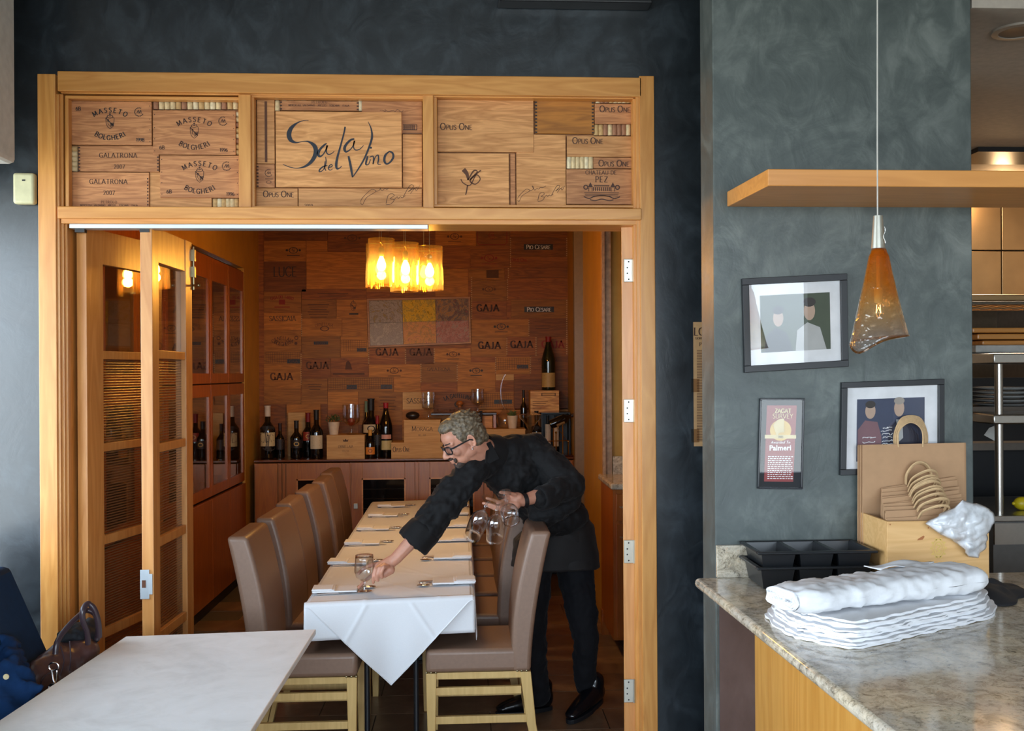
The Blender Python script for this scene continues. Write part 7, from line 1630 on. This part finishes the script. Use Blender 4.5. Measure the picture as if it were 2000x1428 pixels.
mb = MB(); mb.box((PY(1942,1040,5.12).x, 5.13, .1), (4.35, 5.88, z1-.03)); obj('fridge_front', mb, plain('grey_fridge', srgb(110,108,104), .4), KS, world=True); mb = MB(); mb.box((PY(1942,1040,5.12).x, 5.115, z1-.15), (4.35, 5.13, z1-.04)); obj('fridge_rail', mb, STEEL, KS, world=True)
mb = MB(); mb.box((2.3, 6.5, .0), (4.35, 6.6, 1.75)); obj('dark_appliance', mb, BLACKM, KS, world=True); mb = MB(); mb.box((2.3, 6.3, PY(1901,880,6.3).z), (4.35, 6.5, PY(1901,866,6.3).z)); obj('rear_ledge', mb, plain('dull_steel', srgb(120,112,104), .4), KS, world=True)
# wire rack shelf, chopping boards, white tray, plates
RK = thing('wire_rack', 'steel wire shelf above the chopping boards in the kitchen', 'rack', tuple(PY(1950,600,5.9)))
z_ = PY(1950,596,5.9).z; 
for k in range(26): mb = MB() if k == 0 else mb; xx = 2.6+k*.07; mb.tube([(xx, 5.7, z_), (xx, 6.3, z_)], .006, 6)
mb.tube([(2.4,5.7,z_), (4.35,5.7,z_)], .010, 8); mb.tube([(2.4,6.3,z_), (4.35,6.3,z_)], .010, 8); obj('wires', mb, STEEL, RK, world=True, smooth=True)['kind'] = 'stuff'
mb = MB(); a = PY(1901, 588, 5.75); mb.box((2.4, 5.72, z_+.012), (4.35, 6.2, z_+.05)); obj('sheet_pan', mb, STEELW, RK, world=True, bevel=.006)
for i, (ya, yb_) in enumerate(((640,650),(652,663),(665,674))):
    A = PY(1903, ya, 5.9); B = PY(1903, yb_, 5.9); o = thing('chopping_board', 'wooden chopping board in the kitchen, %s of the stack of three' % ['topmost','middle','lowest'][i], 'board', (A.x+.5, 6.05, B.z)); mb = MB(); mb.box((-.5+.03*i, -.13, 0), (.5, .2, A.z-B.z)); obj('board', mb, SHELFW, o, bevel=.008)
A = PY(1911, 674, 5.9); B = PY(1911, 689, 5.9); o = thing('white_tray', 'white plastic tray under the chopping boards in the kitchen', 'tray', (A.x+.45, 6.05, B.z)); mb = MB(); mb.box((-.45, -.12, 0), (.45, .18, A.z-B.z)); obj('tub', mb, WHITEP, o, bevel=.008)
for i in range(5):
    yy = PY(1960, 795-8*i, 5.95); o = thing('dinner_plate', 'white plate in the kitchen, %s of the stack on the rear shelf' % ['lowest','second lowest','middle','second highest','topmost'][i], 'plate', (PY(1985,795,5.95).x, 6.08, PY(1960,796-8.2*i,5.95).z)); mb = MB(); mb.lathe([(.08,0),(.10,.004),(.19,.016),(.195,.020),(.10,.010),(.0001,.008)], 32); obj('dish', mb, plain('porcelain', srgb(206,206,204), .2), o, smooth=True)
o = thing('lemon', 'yellow lemon on the kitchen worktop at the right edge', 'fruit', (PY(1996,992,5.3).x, 5.3, z1)); mb = MB(); mb.ell((0,0,.036), (.045,.036,.036)); mb.ell((-.045,0,.036), (.01,.009,.009)); obj('fruit', mb, plain('lemon_skin', srgb(214,190,30), .4), o, smooth=True)
o = thing('paper_ticket', 'white paper ticket hanging under the rear shelf in the kitchen', 'paper', tuple(PY(1935,845,5.95))); mb = MB(); a_ = [PY(1932,836,5.95), PY(1942,832,5.95), PY(1944,862,5.95), PY(1922,850,5.95)]; mb.prism(a_, (0,.002,0)); obj('sheet', mb, WHITEP, o, world=True)
# ceiling vent and recessed light in the kitchen ceiling
zk = 3.14
a_ = PZ(1903, 302, zk-.02); b_ = PZ(2000, 302, zk-.02); o = thing('ceiling_vent', 'dark slot vent in the kitchen ceiling', 'vent', (b_.x, b_.y, zk-.03)); mb = MB(); mb.box((-.35, -.12, 0), (.9, .25, .028)); obj('grille', mb, BLACKM, o)
a_ = PZ(1990, 63, zk-.01); o = thing('recessed_light', 'unlit round recessed ceiling light in the kitchen', 'light', (a_.x, a_.y, zk-.012)); mb = MB(); mb.lathe([(.075,0),(.10,.002),(.10,.011),(.075,.011)], 28, closed=True); obj('ring', mb, plain('ring_paint', srgb(140,130,118), .5), o, smooth=True); mb = MB(); mb.lathe([(.0001,.004),(.076,.004),(.076,.010),(.0001,.010)], 24); obj('baffle', mb, BLACKM, o)
# kitchen lights: warm lamp under the hood and a dim ceiling fixture
def pt(name, loc, e_, c, r=.05): l = bpy.data.lights.new(name, 'POINT'); l.energy = e_; l.color = c; l.shadow_soft_size = r; o = bpy.data.objects.new(name, l); COL.objects.link(o); o.location = loc
hp_ = PY(1923, 398, 6.9)
pt('hood_lamp', (hp_.x+.1, 6.85, hp_.z+.05), 5, (1,.62,.3)); area('kitchen_ceiling_lamp', (3.3, 6.4, 3.10), (3.3, 6.4, 0), .8, .5, 22, (1,.80,.6))
